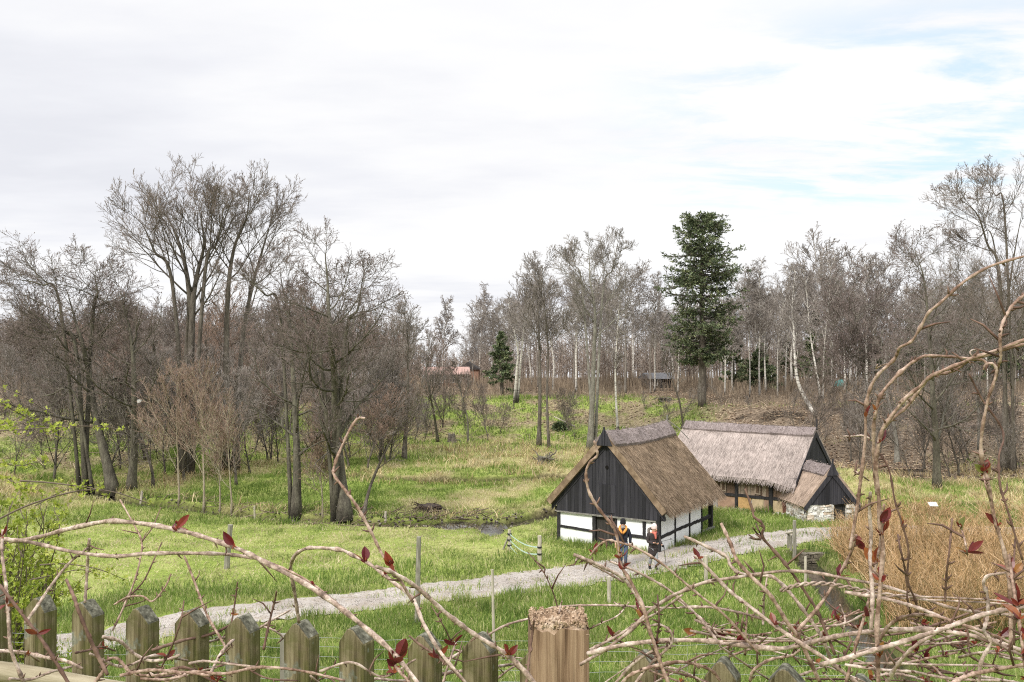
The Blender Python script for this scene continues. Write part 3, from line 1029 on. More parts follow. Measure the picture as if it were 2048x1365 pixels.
# corner brace at the front right
wavy_bar(tm_, (W2 - 0.34, 0.035, WH - 0.02), (W2 - 0.06, 0.035, WH - 0.30), 0.09, 0.13, rg, 0.01)
for y in (1.6, 3.15, WALL_END - 0.03):
    wavy_bar(tm_, (W2 - 0.04, y, -0.12), (W2 - 0.04, y, WH + 0.4), 0.085, 0.14, rg, 0.008, axis='y')
    tm_.box((W2 + 0.07, y + 0.10, WH + 0.16), (0.20, 0.14, 0.15))
for a, b in ((0.07, 1.57), (1.63, 3.12), (3.18, WALL_END)):
    wavy_bar(tm_, (W2 - 0.045, a, 0.60 + 0.05 * (a > 1)), (W2 - 0.045, b, 0.64 + 0.03 * (b > 3)), 0.13, 0.13, rg, 0.035, axis='y')
wavy_bar(tm_, (W2 - 0.05, 0.02, WH + 0.30), (W2 - 0.05, DEP, WH + 0.30), 0.13, 0.13, rg, 0.01, axis='y')
wavy_bar(tm_, (-W2 + 0.05, 0.02, WH + 0.30), (-W2 + 0.05, DEP, WH + 0.30), 0.13, 0.13, rg, 0.01, axis='y')
# beam ends showing at the corners
tm_.box((W2 + 0.12, 0.10, WH + 0.10), (0.20, 0.13, 0.15))
tm_.box((-W2 - 0.10, 0.10, WH + 0.12), (0.16, 0.13, 0.15))
# open rear bay
wavy_bar(tm_, (W2 - 0.05, DEP - 0.08, -0.15), (W2 - 0.05, DEP - 0.08, WH + 0.3), 0.17, 0.17, rg, 0.012, axis='y')
wavy_bar(tm_, (-W2 + 0.05, DEP - 0.08, -0.15), (-W2 + 0.05, DEP - 0.08, WH + 0.3), 0.17, 0.17, rg, 0.012, axis='y')
wavy_bar(tm_, (W2 - 0.05, WALL_END, 0.62), (W2 - 0.05, DEP - 0.16, 0.66), 0.14, 0.12, rg, 0.015, axis='y')
wavy_bar(tm_, (W2 - 0.40, WALL_END, 0.55), (W2 - 0.40, DEP - 0.16, 0.55), 0.10, 0.10, rg, 0.015, axis='y')
tm_.build('timber_frame', MT['timber'], barn)
sb = MB()
wavy_bar(sb, (W2 - 0.05, WALL_END + 0.06, 0.05), (W2 + 0.05, DEP - 0.0, 0.14), 0.10, 0.16, rg, 0.01, axis='y')
sb.build('ground_beam', MT['grey_timber'], barn)
# weathered sill between panels and boards
sm = MB()
wavy_bar(sm, (-W2 - 0.02, -0.03, WH + 0.015), (W2 - 0.10, -0.03, WH + 0.0), 0.06, 0.16, rg, 0.012, n=15)
sm.build('sill_board', MT['grey_timber'], barn)
# the door, a little open gap in shade round it
dm = MB()
x = -0.52
while x < 0.385:
    w = rg.uniform(0.13, 0.19)
    w = min(w, 0.385 - x)
    dm.box((x + w / 2, 0.085 + rg.uniform(0, 0.01), WH / 2 - 0.02), (w - 0.008, 0.04, WH - 0.05), tint=rg.uniform(0, 1))
    x += w
door = dm.build('door', MT['door_black'], barn)
hm_ = MB()
hm_.box((-0.40, 0.05, 0.66), (0.03, 0.03, 0.14))
hm_.build('handle', MT['grey_timber'], door)
gb = gable_boards(-0.045, -W2 - 0.05, W2 + 0.05, WH + 0.05, lambda x: max(roofline(x), WH + 0.06), 0.165, rg)
gb.build('gable_boarding', MT['boards'], barn)
back = gable_boards(WALL_END, -W2 - 0.05, W2 + 0.05, WH + 0.12, lambda x: max(roofline(x), WH + 0.13), 0.2, rg, face=1)
back.build('gable_boarding', MT['boards'], barn)
hb = gable_boards(-0.075, -0.38, 0.40, 1.42, lambda x: 2.58, 0.19, rg, depth=0.02)
hatch = hb.build('hatch', MT['boards'], barn)
# round owl hole: a black disc on the boards paints the shade inside
om = MB()
ang = np.linspace(0, 2 * math.pi, 20, endpoint=False)
om.prism([(0.02 + 0.075 * math.cos(t), -0.072, 3.29 + 0.075 * math.sin(t)) for t in ang][::-1], (0, 0, 0), (0, 0.03, 0))
om.build('owl_hole', MT['hole_shade'], barn)
# barge boards, doubled, and the finial piece
for sgn in (-1, 1):
    bm_ = MB()
    s = (RZ - EZ) / EX
    ln = math.hypot(1, s)
    for off, yy, wd in ((0.30, -0.10, 0.15), (0.47, -0.075, 0.10)):
        x1 = W2 + 0.28
        z0 = RZ - off
        pts = [(0, yy, z0), (sgn * x1, yy, z0 - x1 * s), (sgn * x1, yy, z0 - x1 * s - wd * ln), (0, yy, z0 - wd * ln)]
        bm_.prism(pts if sgn < 0 else pts[::-1], (0, 0, 0), (0, 0.028, 0), tint=rg.uniform(0.2, 0.8))
    bm_.build('barge_board', MT['boards'], barn)
fm = MB()
fm.prism([(-0.38, -0.30, RZ - 0.52), (0.38, -0.30, RZ - 0.52), (0.05, -0.30, RZ + 0.12), (-0.05, -0.30, RZ + 0.12)], (0, 0, 0), (0, 0.04, 0), tint=0.6)
fm.box((0, -0.28, RZ + 0.14), (0.06, 0.05, 0.22), tint=0.3)
fm.box((0.0, -0.33, RZ - 0.20), (0.05, 0.03, 0.62), tint=0.9)
fm.build('finial_board', MT['boards'], barn)
rf = roof_mesh(-0.27, DEP + 0.14, RZ, EX, EZ, 0.26, rg, sag=0.10, straws=15000)
roof = rf.build('roof', MT['thatch_brown'], barn, smooth=False)
rr = ridge_mesh(-0.24, DEP + 0.20, RZ + 0.03, 0.56, (RZ - EZ) / EX * 0.93, 0.18, rg, sag=0.10, rough=0.06)
rr.build('ridge_cap', MT['ridge'], roof)
km = MB()
km.tubes([[[0.15, DEP + 0.1, RZ + 0.1], [0.5, DEP + 0.45, RZ - 0.25], [0.9, DEP + 0.7, RZ - 0.75]]], 0.022, 5)
km.box((0.0, DEP + 0.30, RZ + 0.20), (0.05, 0.05, 0.3))
km.build('ridge_stick', MT['grey_timber'], roof)

# ---- the long grey house with its stone porch
rg = np.random.default_rng(8)
house = empty('long_thatched_house', (LONG_O[0], LONG_O[1], -8.5), LONG_A, 'long low grey thatched house with brown boards, stone slabs and a stone porch', 'house')
HW, HL, HWH, HRZ, HEX, HEZ = 2.5, 7.0, 1.72, 4.05, 2.98, 1.70
posts = [-6.95, -4.95, -3.1, -1.3, -0.06]
fr = MB()
for y in posts:
    wavy_bar(fr, (HW - 0.02, y, -0.1), (HW - 0.02, y, HWH + 0.1), 0.19 if y > -2 else 0.15, 0.18, rg, 0.01, axis='y')
for a, b in zip(posts[:-1], posts[1:]):
    wavy_bar(fr, (HW - 0.03, a + 0.08, 0.74), (HW - 0.03, b - 0.08, 0.72), 0.13, 0.16, rg, 0.015, axis='y')
wavy_bar(fr, (HW - 0.03, -HL, HWH + 0.03), (HW - 0.03, 0, HWH + 0.03), 0.14, 0.18, rg, 0.01, axis='y', n=15)
fr.build('timber_frame', MT['timber'], house)
sl = MB()
for a, b in zip(posts[:-1], posts[1:]):
    y = a + 0.07
    while y < b - 0.09:
        w = min(rg.uniform(0.45, 1.0), b - 0.07 - y)
        if b - 0.07 - y - w < 0.25:
            w = b - 0.07 - y
        sl.box((HW - 0.07 + rg.uniform(-0.01, 0.015), y + w / 2, 0.30), (0.14, w - 0.03, 0.74), tint=rg.choice([0.2, 0.4, 0.42, 0.55, 0.62, 0.8]), jit=0.018, rng=rg)
        y += w
sl.box((HW - 0.01, -0.42, 0.30), (0.12, 0.56, 0.62), tint=0.02, jit=0.03, rng=rg)
sl.build('stone_panel', MT['slabs'], house)
mo = MB()
mo.box((HW - 0.11, -HL / 2, 0.33), (0.14, HL - 0.1, 0.86))
for y in np.arange(-HL + 0.2, -0.1, 0.28):
    mo.box((HW + 0.03, y, -0.02), (0.16, rg.uniform(0.2, 0.34), rg.uniform(0.12, 0.22)), jit=0.03, rng=rg)
mo.build('plinth', MT['mortar'], house)
bd = MB()
for a, b in zip(posts[:-1], posts[1:]):
    y = a + 0.08
    while y < b - 0.1:
        w = min(rg.uniform(0.10, 0.24), b - 0.08 - y)
        bd.box((HW - 0.06 + rg.uniform(-0.012, 0.02), y + w / 2, 1.23), (0.04, w - 0.008, 0.90), tint=rg.uniform(0, 1))
        y += w
    c = (a + b) / 2 + 0.2
    bd.box((HW - 0.005, c, 1.12), (0.04, 0.30, 0.52), tint=0.95)
    bd.box((HW + 0.018, c, 1.12), (0.02, 0.16, 0.36), tint=0.25)
bd.build('wall_boarding', MT['old_wood'], house)
bw_ = MB()
bw_.box((-HW + 0.08, -HL / 2, HWH / 2), (0.14, HL - 0.2, HWH))
bw_.build('rear_wall', MT['mortar'], house)


def rot_gable(y, face):
    g = gable_boards(y, -HW - 0.05, HW + 0.05, 0.0, lambda x: max(HRZ - 0.38 - abs(x) * (HRZ - HEZ) / HEX, 0.2), 0.19, rg, face=face)
    return g


rot_gable(0.04, 1).build('gable_boarding', MT['boards'], house)
rot_gable(-HL - 0.04, -1).build('gable_boarding', MT['boards'], house)
for sgn in (-1, 1):
    b2 = MB()
    s = (HRZ - HEZ) / HEX
    pts = [(0, 0.10, HRZ - 0.12), (sgn * 2.8, 0.10, HRZ - 0.12 - 2.8 * s), (sgn * 2.8, 0.10, HRZ - 0.42 - 2.8 * s), (0, 0.10, HRZ - 0.42)]
    b2.prism(pts if sgn > 0 else pts[::-1], (0, 0, 0), (0, -0.03, 0), tint=0.5)
    b2.build('barge_board', MT['boards'], house)
rf = roof_mesh(-HL - 0.15, 0.08, HRZ, HEX, HEZ, 0.24, rg, sag=0.03, straws=6000, nlen=40, eyebrow=lambda y: -0.30 * ss((y + 1.6) / 1.6), wav=0.02)
hroof = rf.build('roof', MT['thatch_grey'], house)
rr = ridge_mesh(-HL - 0.12, 0.10, HRZ + 0.02, 0.50, (HRZ - HEZ) / HEX * 0.93, 0.15, rg, sag=0.03, n=60)
rr.build('ridge_cap', MT['ridge'], hroof)
hf = MB()
hf.box((0, 0.13, HRZ + 0.22), (0.06, 0.05, 0.55), tint=0.3)
hf.build('finial_board', MT['boards'], house)

# porch, in its own frame: x along its front, y back into the roof
PO = G(1661, 1044)
PA = R(10)
pc, ps = math.cos(PA), math.sin(PA)
PM = Matrix.Translation(Vector((PO[0], PO[1], -8.5))) @ Matrix.Rotation(PA, 4, 'Z')
HM = Matrix.Translation(Vector((LONG_O[0], LONG_O[1], -8.5))) @ Matrix.Rotation(LONG_A, 4, 'Z')
p_loc = HM.inverted() @ PM


def rubble_wall(m, p0, p1, h, th, rng, hole=None, sz=0.15):
    """dry rubble face: stones of uneven size bedded in courses"""
    p0, p1 = np.asarray(p0, float), np.asarray(p1, float)
    L = np.linalg.norm(p1 - p0)
    u = (p1 - p0) / L
    nrm = np.array([u[1], -u[0], 0])
    z = 0.0
    while z < h - 0.02:
        ch = min(rng.uniform(sz * 0.45, sz * 1.05), h - z)
        s = 0.0
        while s < L - 0.02:
            w = min(rng.uniform(sz * 0.8, sz * 2.2), L - s)
            if not (hole and s + w > hole[0] and s < hole[1] and z < hole[2]):
                c = p0 + u * (s + w / 2) + np.array([0, 0, z + ch / 2]) + nrm * rng.uniform(-0.015, 0.03)
                Mx = np.array([u, nrm, [0, 0, 1]]).T
                m.box(c, (w - 0.012, th, ch - 0.012), tint=rng.uniform(0, 1) ** 0.8, M=Mx, jit=min(0.022, ch * 0.2), rng=rng)
            s += w
        z += ch


pw2, pdep, pwh, prz = 1.20, 1.9, 0.86, 2.62
stones = MB()
rubble_wall(stones, (-pw2, 0, -0.1), (0.12, 0, -0.1), pwh + 0.1, 0.22, rg)
rubble_wall(stones, (0.74, 0, -0.1), (pw2, 0, -0.1), pwh + 0.1, 0.22, rg)
rubble_wall(stones, (-pw2, pdep, -0.1), (-pw2, 0, -0.1), pwh + 0.1, 0.22, rg)
rubble_wall(stones, (pw2, 0, -0.1), (pw2, pdep, -0.1), pwh + 0.1, 0.22, rg)
porch = stones.build('porch', MT['rubble'], house)
porch.matrix_local = p_loc
ms = MB()
ms.box((-0.56, 0.05, 0.35), (1.20, 0.14, 0.9))
ms.box((0.96, 0.05, 0.35), (0.40, 0.14, 0.9))
ms.box((-pw2 + 0.05, 0.95, 0.35), (0.14, 1.8, 0.9))
ms.box((pw2 - 0.05, 0.95, 0.35), (0.14, 1.8, 0.9))
ms.build('mortar_core', MT['mortar'], porch)
pl_ = lambda x: prz - 0.22 - abs(x) * 1.22
g = gable_boards(-0.14, -pw2 - 0.1, pw2 + 0.1, pwh - 0.02, lambda x: max(pl_(x), pwh), 0.2, rg)
for sgn in (-1, 1):
    pts = [(0, -0.20, prz - 0.14), (sgn * 1.42, -0.20, prz - 0.14 - 1.42 * 1.22), (sgn * 1.42, -0.20, prz - 0.46 - 1.42 * 1.22), (0, -0.20, prz - 0.46)]
    g.prism(pts if sgn < 0 else pts[::-1], (0, 0, 0), (0, 0.03, 0), tint=0.7)
g.box((0, -0.22, prz + 0.12), (0.06, 0.05, 0.5), tint=0.4)
g.prism([(-0.3, -0.24, prz - 0.42), (0.3, -0.24, prz - 0.42), (0.05, -0.24, prz + 0.12), (-0.05, -0.24, prz + 0.12)], (0, 0, 0), (0, 0.03, 0), tint=0.9)
g.build('gable_boarding', MT['boards'], porch)
d = MB()
for x in np.arange(0.15, 0.72, 0.115):
    d.box((x + 0.055, 0.02 + rg.uniform(0, 0.01), 0.56), (0.108, 0.05, 1.2), tint=rg.uniform(0, 1))
d.box((0.43, -0.03, 1.18), (0.78, 0.16, 0.10))
d.build('door', MT['door_black'], porch)
rf = roof_mesh(-0.16, pdep + 0.5, prz, 1.50, prz - 1.50 * 1.22, 0.17, rg, straws=1500, nslope=14, nlen=18, wav=0.025)
rf.build('porch_roof', MT['thatch_tan'], porch)
rr = ridge_mesh(-0.10, pdep + 0.3, prz + 0.02, 0.42, 1.12, 0.12, rg, n=24, straws=900)
rr.build('ridge_cap', MT['ridge'], porch)

# ---- far buildings
rg = np.random.default_rng(3)
MT['roof_red'] = noisy('red_roof_tiles', [(0.3, (0.29, 0.18, 0.155)), (0.7, (0.40, 0.27, 0.235))], 3, (1, 1, 3), bump=0.3)
MT['brick_red'] = plain('red_brown_bricks', (0.25, 0.145, 0.105))
MT['pale_paint'] = plain('pale_paint', (0.62, 0.61, 0.58))
MT['dark_paint'] = plain('dark_brown_paint', (0.045, 0.04, 0.038))
MT['roof_grey'] = plain('grey_felt_roof', (0.11, 0.11, 0.115))


def far_house(name, c, w, dp, wh, rh, rz, label, mw, mr, over=0.4, chim=True, win=((-0.25, 1.2, 0.9), (0.2, 1.2, 0.9))):
    e = empty(name, c, rz, label, 'house' if 'cabin' not in name else 'cabin')
    MB().box((0, 0, wh / 2 - 1.0), (w, dp, wh + 2.0)).build('wall', mw, e)
    m = MB()
    a, b = w / 2 + over, dp / 2 + over
    m.prism([(-a, -b, wh - 0.1), (-a, 0, wh + rh), (-a, b, wh - 0.1)], (0, 0, 0), (2 * a, 0, 0))
    r_ = m.build('roof', mr, e)
    if chim:
        MB().box((w * 0.2, 0.2, wh + rh * 0.9), (0.7, 0.6, 1.2)).build('chimney', mw, r_)
    for fx, ww, hh in win:
        f = MB().box((fx * w, -dp / 2 - 0.03, wh * 0.55), (ww + 0.2, 0.08, hh + 0.2)).build('window', MT['pale_paint'], e)
        MB().box((fx * w, -dp / 2 - 0.06, wh * 0.55), (ww, 0.08, hh)).build('pane', MT['glass_dark'], f)
    return e


MT['glass_dark'] = plain('dark_window_glass', (0.03, 0.035, 0.04), 0.1, 0.5)
c = P(893, 767, 124)
far_house('red_roofed_house', (c[0], c[1], c[2]), 4.9, 5, 1.3, 0.75, 0.1, 'far low house with a pale red tiled roof behind the bare trees', MT['brick_red'], MT['roof_red'], chim=False)
c = P(938, 764, 128)
far_house('garden_cabin', (c[0], c[1], c[2]), 1.6, 2.6, 1.7, 0.9, 1.5, 'narrow dark red gabled cabin next to the red roofed house', MT['brick_red'], MT['dark_paint'], over=0.25, chim=False, win=())
c = P(1312, 772, 122)
far_house('dark_cabin', (c[0], c[1], c[2]), 2.6, 3, 1.0, 0.6, 0.25, 'dark cabin with a pale window half hidden in the far birch wood', MT['dark_paint'], MT['roof_grey'], chim=False, win=((-0.3, 0.5, 0.7),))


# ------------------------------------------------------------------ trees
def unit(v):
    return v / (np.linalg.norm(v, axis=-1, keepdims=True) + 1e-9)


def at_t(paths, t):
    """point and tangent at parameter t (N,c) along paths (N,m,3)"""
    Nn, m, _ = paths.shape
    f = np.clip(t, 0, 0.9999) * (m - 1)
    i = f.astype(int)
    fr = (f - i)[..., None]
    n = np.arange(Nn)[:, None]
    a, b = paths[n, i], paths[n, i + 1]
    return a * (1 - fr) + b * fr, unit(b - a)


def branch_level(rng, paths, radii, lens, count, t0, ang, angs, ratio, shape, trop, wig, seg, rscale, rmin, side=None, flat=0.0):
    Nn = len(paths)
    t = t0 + (1 - t0) * (np.arange(count)[None] + rng.uniform(0, 1, (Nn, count))) / count
    p, tg = at_t(paths, t)
    rp = np.stack([np.interp(t[i], np.linspace(0, 1, radii.shape[1]), radii[i]) for i in range(Nn)]) if Nn < 400 else radii[:, :1] * (1 - t) + radii[:, -1:] * t
    az = rng.uniform(0, 2 * math.pi, (Nn, 1)) + np.arange(count)[None] * 2.4 + rng.normal(0, 0.5, (Nn, count))
    ref = np.where(np.abs(tg[..., 2:3]) > 0.9, np.array([1.0, 0, 0]), np.array([0, 0, 1.0]))
    u = unit(np.cross(tg, ref))
    w = np.cross(tg, u)
    a = ang + angs * rng.normal(0, 1, (Nn, count))
    d = np.cos(a)[..., None] * tg + np.sin(a)[..., None] * (np.cos(az)[..., None] * u + np.sin(az)[..., None] * w)
    if flat:
        d[..., 2] *= (1 - flat)
        d = unit(d)
    L = lens[:, None] * ratio * shape(t) * rng.uniform(0.6, 1.15, (Nn, count))
    M = Nn * count
    p, d, L, rp = p.reshape(M, 3), unit(d.reshape(M, 3)), L.reshape(M), rp.reshape(M)
    out = np.empty((M, seg + 1, 3))
    out[:, 0] = p
    cur, dd = p.copy(), d.copy()
    for s in range(seg):
        dd = unit(dd + rng.normal(0, wig, (M, 3)) + np.array([0, 0, trop]))
        cur = cur + dd * (L / seg)[:, None]
        out[:, s + 1] = cur
    r0 = np.maximum(rp * rscale, rmin)
    prof = np.linspace(1, 0.28, seg + 1)[None]
    return out, np.maximum(r0[:, None] * prof, rmin * 0.55), L


KINDS = {
    # counts per level, first-branch height, angles, ratios, tropism
    'alder': dict(c=(20, 13, 6, 2), t0=0.30, ang=(1.0, 0.78, 0.62, 0.42), ratio=(0.59, 0.46, 0.46, 0.66), trop=(0.05, 0.03, 0.03, 0.02), wig=(0.13, 0.13, 0.09, 0.06), bark='bark_dark', twig='twig_purple', cones=True, fine=2),
    'ash': dict(c=(15, 13, 6, 2), t0=0.38, ang=(0.66, 0.66, 0.55, 0.40), ratio=(0.57, 0.43, 0.46, 0.68), trop=(0.06, 0.06, 0.05, 0.04), wig=(0.09, 0.09, 0.07, 0.05), bark='bark', twig='twig', cones=False, fine=2),
    'oak': dict(c=(16, 13, 6, 2), t0=0.32, ang=(0.76, 0.70, 0.58, 0.42), ratio=(0.50, 0.43, 0.46, 0.66), trop=(0.06, 0.05, 0.04, 0.03), wig=(0.12, 0.12, 0.08, 0.06), bark='bark_pale', twig='twig_grey', cones=False, fine=2),
    'birch': dict(c=(22, 10, 6, 2), t0=0.34, ang=(0.55, 0.6, 0.55, 0.42), ratio=(0.26, 0.48, 0.62, 0.8), trop=(0.06, -0.01, -0.10, -0.18), wig=(0.08, 0.09, 0.07, 0.05), bark='birch', twig='twig_grey', cones=False, fine=1),
    'sapling': dict(c=(14, 9, 5, 2), t0=0.30, ang=(0.6, 0.62, 0.55, 0.45), ratio=(0.42, 0.44, 0.48, 0.62), trop=(0.08, 0.05, 0.03, 0.02), wig=(0.10, 0.10, 0.08, 0.07), bark='bark', twig='twig_red', cones=False, fine=1),
    'reddish': dict(c=(20, 11, 6, 2), t0=0.09, ang=(0.58, 0.55, 0.5, 0.40), ratio=(0.46, 0.46, 0.5, 0.68), trop=(0.08, 0.06, 0.05, 0.04), wig=(0.08, 0.08, 0.07, 0.06), bark='bark', twig='twig_red', cones=False, fine=1),
}


def tree_mesh(seed, kind, height, r0, rtw, trunks=None, crown_scale=1.0, density=1.0, lean=(0, 0), wig0=0.05, pexp=None, t0=None, fine=None):
    """trunks: list of (path points local, radius, first-branch parameter, branch count, limb length)"""
    rng = np.random.default_rng(seed)
    K = KINDS[kind]
    fine = K['fine'] if fine is None else fine
    first = K['t0'] if t0 is None else t0
    tm_, cm = MB(), MB()
    cut = trunks is not None
    if cut:
        trunks = [(a_, b_, c_, d_, 0.88 * e_) for a_, b_, c_, d_, e_ in trunks]
    if trunks is None:
        n = 9
        pts = [np.zeros(3)]
        dd = unit(np.array([lean[0], lean[1], 1.0]))
        for i in range(n):
            pts.append(pts[-1] + dd * height * 0.84 / n)
            dd = unit(dd + rng.normal(0, wig0, 3) + np.array([0, 0, 0.03]))
        trunks = [(np.array(pts), r0, first, K['c'][0], height)]
    for (pts, rr, ft, cnt, ll) in trunks:
        path = spline(pts, 25)[:22] if cut else spline(pts, 22)
        u = np.linspace(0, 1, 22)
        rad = 0.72 * rr * ((1 - u) ** 1.05 * 0.95 + 0.05)
        flare = 1 + 0.55 * np.exp(-u * np.linalg.norm(path[-1] - path[0]) / (2.2 * rr + 1e-6)) * (abs(path[0][2]) < 0.3)
        path = path.copy()
        if abs(path[0][2]) < 0.3:
            path[0, 2] -= 0.25
        tm_.tubes(path, (np.maximum(rad * flare, rtw))[None], 9)
        P0, R0, L0 = path[None], rad[None], np.array([ll * 1.0])
        cnt = max(3, int(cnt))
        shp = pexp if pexp else (lambda t: np.clip(1.25 - 0.88 * t, 0.2, 1.3))
        lv = branch_level(rng, P0, R0, L0, cnt, ft, K['ang'][0], 0.18, K['ratio'][0] * crown_scale, shp, K['trop'][0], K['wig'][0], 8, 0.42, rtw * 1.5)
        tm_.tubes(lv[0], lv[1], 5)
        for k in (1, 2, 3):
            c = max(2, int(round(K['c'][k] * density)))
            lv = branch_level(rng, *lv, c, 0.22, K['ang'][k], 0.2, K['ratio'][k], lambda t: np.clip(1.25 - 0.65 * t, 0.3, 1.3), K['trop'][k], K['wig'][k], (6, 4, 3)[k - 1], 0.55, rtw * (1.2, 0.95, 0.8)[k - 1])
            (tm_ if k == 1 and kind != 'birch' else cm).tubes(lv[0], lv[1], 3 if k > 1 else 4, caps=False)
        if fine:
            lv = branch_level(rng, *lv, fine, 0.25, 0.5, 0.2, 0.65, lambda t: np.clip(1.2 - 0.5 * t, 0.3, 1.3), K['trop'][3], K['wig'][3], 2, 0.6, rtw * 0.7)
            cm.tubes(lv[0], lv[1], 3, caps=False)
        if K['cones']:
            # old alder cones and catkins near the twig ends
            e = lv[0][:, -1]
            e = e[rng.uniform(0, 1, len(e)) < 0.07] + rng.normal(0, 0.03, 3)
            s = rtw * 2.6 * rng.uniform(0.7, 1.3, (len(e), 1, 1))
            octa = np.array([[1, 0, 0], [-1, 0, 0], [0, 1, 0], [0, -1, 0], [0, 0, 1.4], [0, 0, -1.4]])
            v = (e[:, None] + octa[None] * s).reshape(-1, 3)
            f = np.array([[0, 2, 4], [2, 1, 4], [1, 3, 4], [3, 0, 4], [2, 0, 5], [1, 2, 5], [3, 1, 5], [0, 3, 5]])
            cm.add(v, None, (np.arange(len(e))[:, None, None] * 6 + f[None]).reshape(-1, 3))
    return tm_, cm, K


def tree(name, label, base, seed, kind, height, r0=None, cat='tree', group=None, rtw=None, bark=None, twig=None, rz=0.0, **kw):
    d = base[1]
    rtw = rtw or max(0.006, 0.00018 * d)
    r0 = r0 or height * 0.014
    tm_, cm, K = tree_mesh(seed, kind, height, r0, rtw, **kw)
    e = empty(name, base, rz, label, cat, group)
    tm_.build('trunk', MT[bark or K['bark']], e, smooth=True)
    cm.build('crown', MT[twig or K['twig']], e)
    return e


def local_path(pts, d, base, seed=0, dep=0.5):
    """trunk drawn through photo pixels at the tree's own distance, wandering in depth too"""
    r = np.random.default_rng(seed)
    out = []
    dv = 0.0
    for i, (px, py) in enumerate(pts):
        if i:
            dv += r.normal(0, dep)
        q = P(px, py, d)
        s = 1 + dv / d
        q = np.array([q[0] * s, d + dv, q[2] * s])
        out.append(q - np.asarray(base))
    out[0][2] = 0.0
    return np.array(out)


def hgt(base, top_py):
    return (-(top_py - CY) / F * base[1]) - base[2]


# --- the big trees on the left, along the stream
b = hit(226, 985)
tree('alder_tree', 'wide windswept alder with a flat dark crown at the left edge, trunk leaning left', b, 101, 'alder', hgt(b, 505), trunks=[
    (local_path([(226, 985), (212, 920), (190, 830), (176, 745), (166, 690), (150, 640), (135, 585), (120, 540)], b[1], b, 1), 0.42, 0.26, 19, 11.5),
    (local_path([(172, 720), (150, 690), (110, 672), (60, 655), (10, 640)], b[1], b, 2), 0.20, 0.25, 11, 8.5),
    (local_path([(168, 690), (185, 640), (195, 590), (190, 550), (200, 520)], b[1], b, 3), 0.20, 0.2, 11, 8),
    (local_path([(160, 660), (120, 610), (80, 570), (35, 560), (0, 560)], b[1], b, 51), 0.14, 0.2, 10, 7.5),
    (local_path([(186, 800), (150, 790), (100, 790), (40, 805), (0, 812)], b[1], b, 4), 0.13, 0.2, 9, 7)])
b = hit(262, 980)
tree('alder_tree', 'dark alder standing close behind the windswept alder on its right', b, 102, 'alder', hgt(b, 545), 0.30, trunks=[
    (local_path([(262, 980), (268, 900), (268, 800), (266, 720), (258, 650), (240, 600), (228, 555)], b[1], b, 5), 0.34, 0.24, 19, 9.5)], density=0.9)
b = ground_at(372, 63)
tree('ash_tree', 'tallest bare ash with a broad fan crown on the left', b, 103, 'ash', hgt(b, 345), trunks=[
    (local_path([(366, 930), (372, 800), (376, 700), (380, 620), (372, 540), (352, 470), (325, 420), (300, 385)], b[1], b, 6), 0.50, 0.42, 10, 15),
    (local_path([(376, 720), (384, 640), (392, 560), (408, 490), (402, 430), (408, 370)], b[1], b, 7), 0.36, 0.30, 11, 14),
    (local_path([(374, 640), (345, 570), (310, 505), (285, 450), (255, 425)], b[1], b, 8), 0.22, 0.25, 10, 11),
    (local_path([(382, 620), (410, 545), (432, 490), (445, 430), (440, 385)], b[1], b, 9), 0.22, 0.25, 10, 11)])
b = ground_at(455, 65)
tree('ash_tree', 'tall twin-stemmed bare ash just right of the tallest ash', b, 104, 'ash', hgt(b, 350), trunks=[
    (local_path([(450, 930), (452, 780), (453, 660), (458, 560), (470, 490), (492, 440), (498, 390), (502, 350)], b[1], b, 10), 0.36, 0.45, 12, 12),
    (local_path([(470, 930), (478, 780), (487, 660), (508, 560), (528, 490), (545, 430), (555, 380)], b[1], b, 11), 0.32, 0.42, 12, 12)])
b = hit(592, 1034)
tree('alder_tree', 'slim dark alder by the stream bank with a leaning fork', b, 105, 'alder', hgt(b, 470), trunks=[
    (local_path([(592, 1034), (594, 930), (590, 820), (585, 730), (580, 660), (570, 600), (560, 540), (562, 480)], b[1], b, 12), 0.30, 0.16, 20, 9),
    (local_path([(583, 690), (560, 630), (530, 590), (495, 560), (470, 540)], b[1], b, 13), 0.14, 0.2, 9, 6)])
b = hit(690, 1038)
tree('alder_tree', 'stout alder with a thick grey-green trunk standing on the stream bank', b, 106, 'alder', hgt(b, 460), trunks=[
    (local_path([(690, 1038), (680, 950), (672, 850), (670, 760), (662, 690), (657, 620), (655, 560), (650, 500), (656, 462)], b[1], b, 14), 0.42, 0.16, 23, 9.5),
    (local_path([(668, 740), (690, 680), (715, 620), (725, 560), (735, 530)], b[1], b, 15), 0.17, 0.2, 11, 7),
    (local_path([(668, 760), (640, 700), (612, 650), (590, 600), (575, 560)], b[1], b, 16), 0.15, 0.2, 9, 6)])
b = hit(726, 1036)
tree('leaning_tree', 'thin bare tree leaning right over the ditch from the stout alder', b, 107, 'sapling', 10, twig='twig', trunks=[
    (local_path([(726, 1036), (740, 975), (770, 905), (800, 855), (835, 822), (870, 800)], b[1], b, 17), 0.13, 0.30, 12, 6.5)])
b = hit(808, 922)
tree('grey_tree', 'straight grey trunked tree on the wet meadow left of centre', b, 108, 'ash', hgt(b, 600), twig='twig_grey', bark='bark', trunks=[
    (local_path([(808, 922), (812, 850), (815, 770), (816, 690), (812, 640), (815, 605)], b[1], b, 18), 0.24, 0.5, 11, 8)])
MT['bark_light'] = noisy('light_tan_bark', [(0.25, (0.20, 0.165, 0.115)), (0.5, (0.31, 0.265, 0.19)), (0.75, (0.40, 0.36, 0.27))], 2.2, (2, 2, 0.8), bump=0.4, bdist=0.03, fine=(4, 0.25))
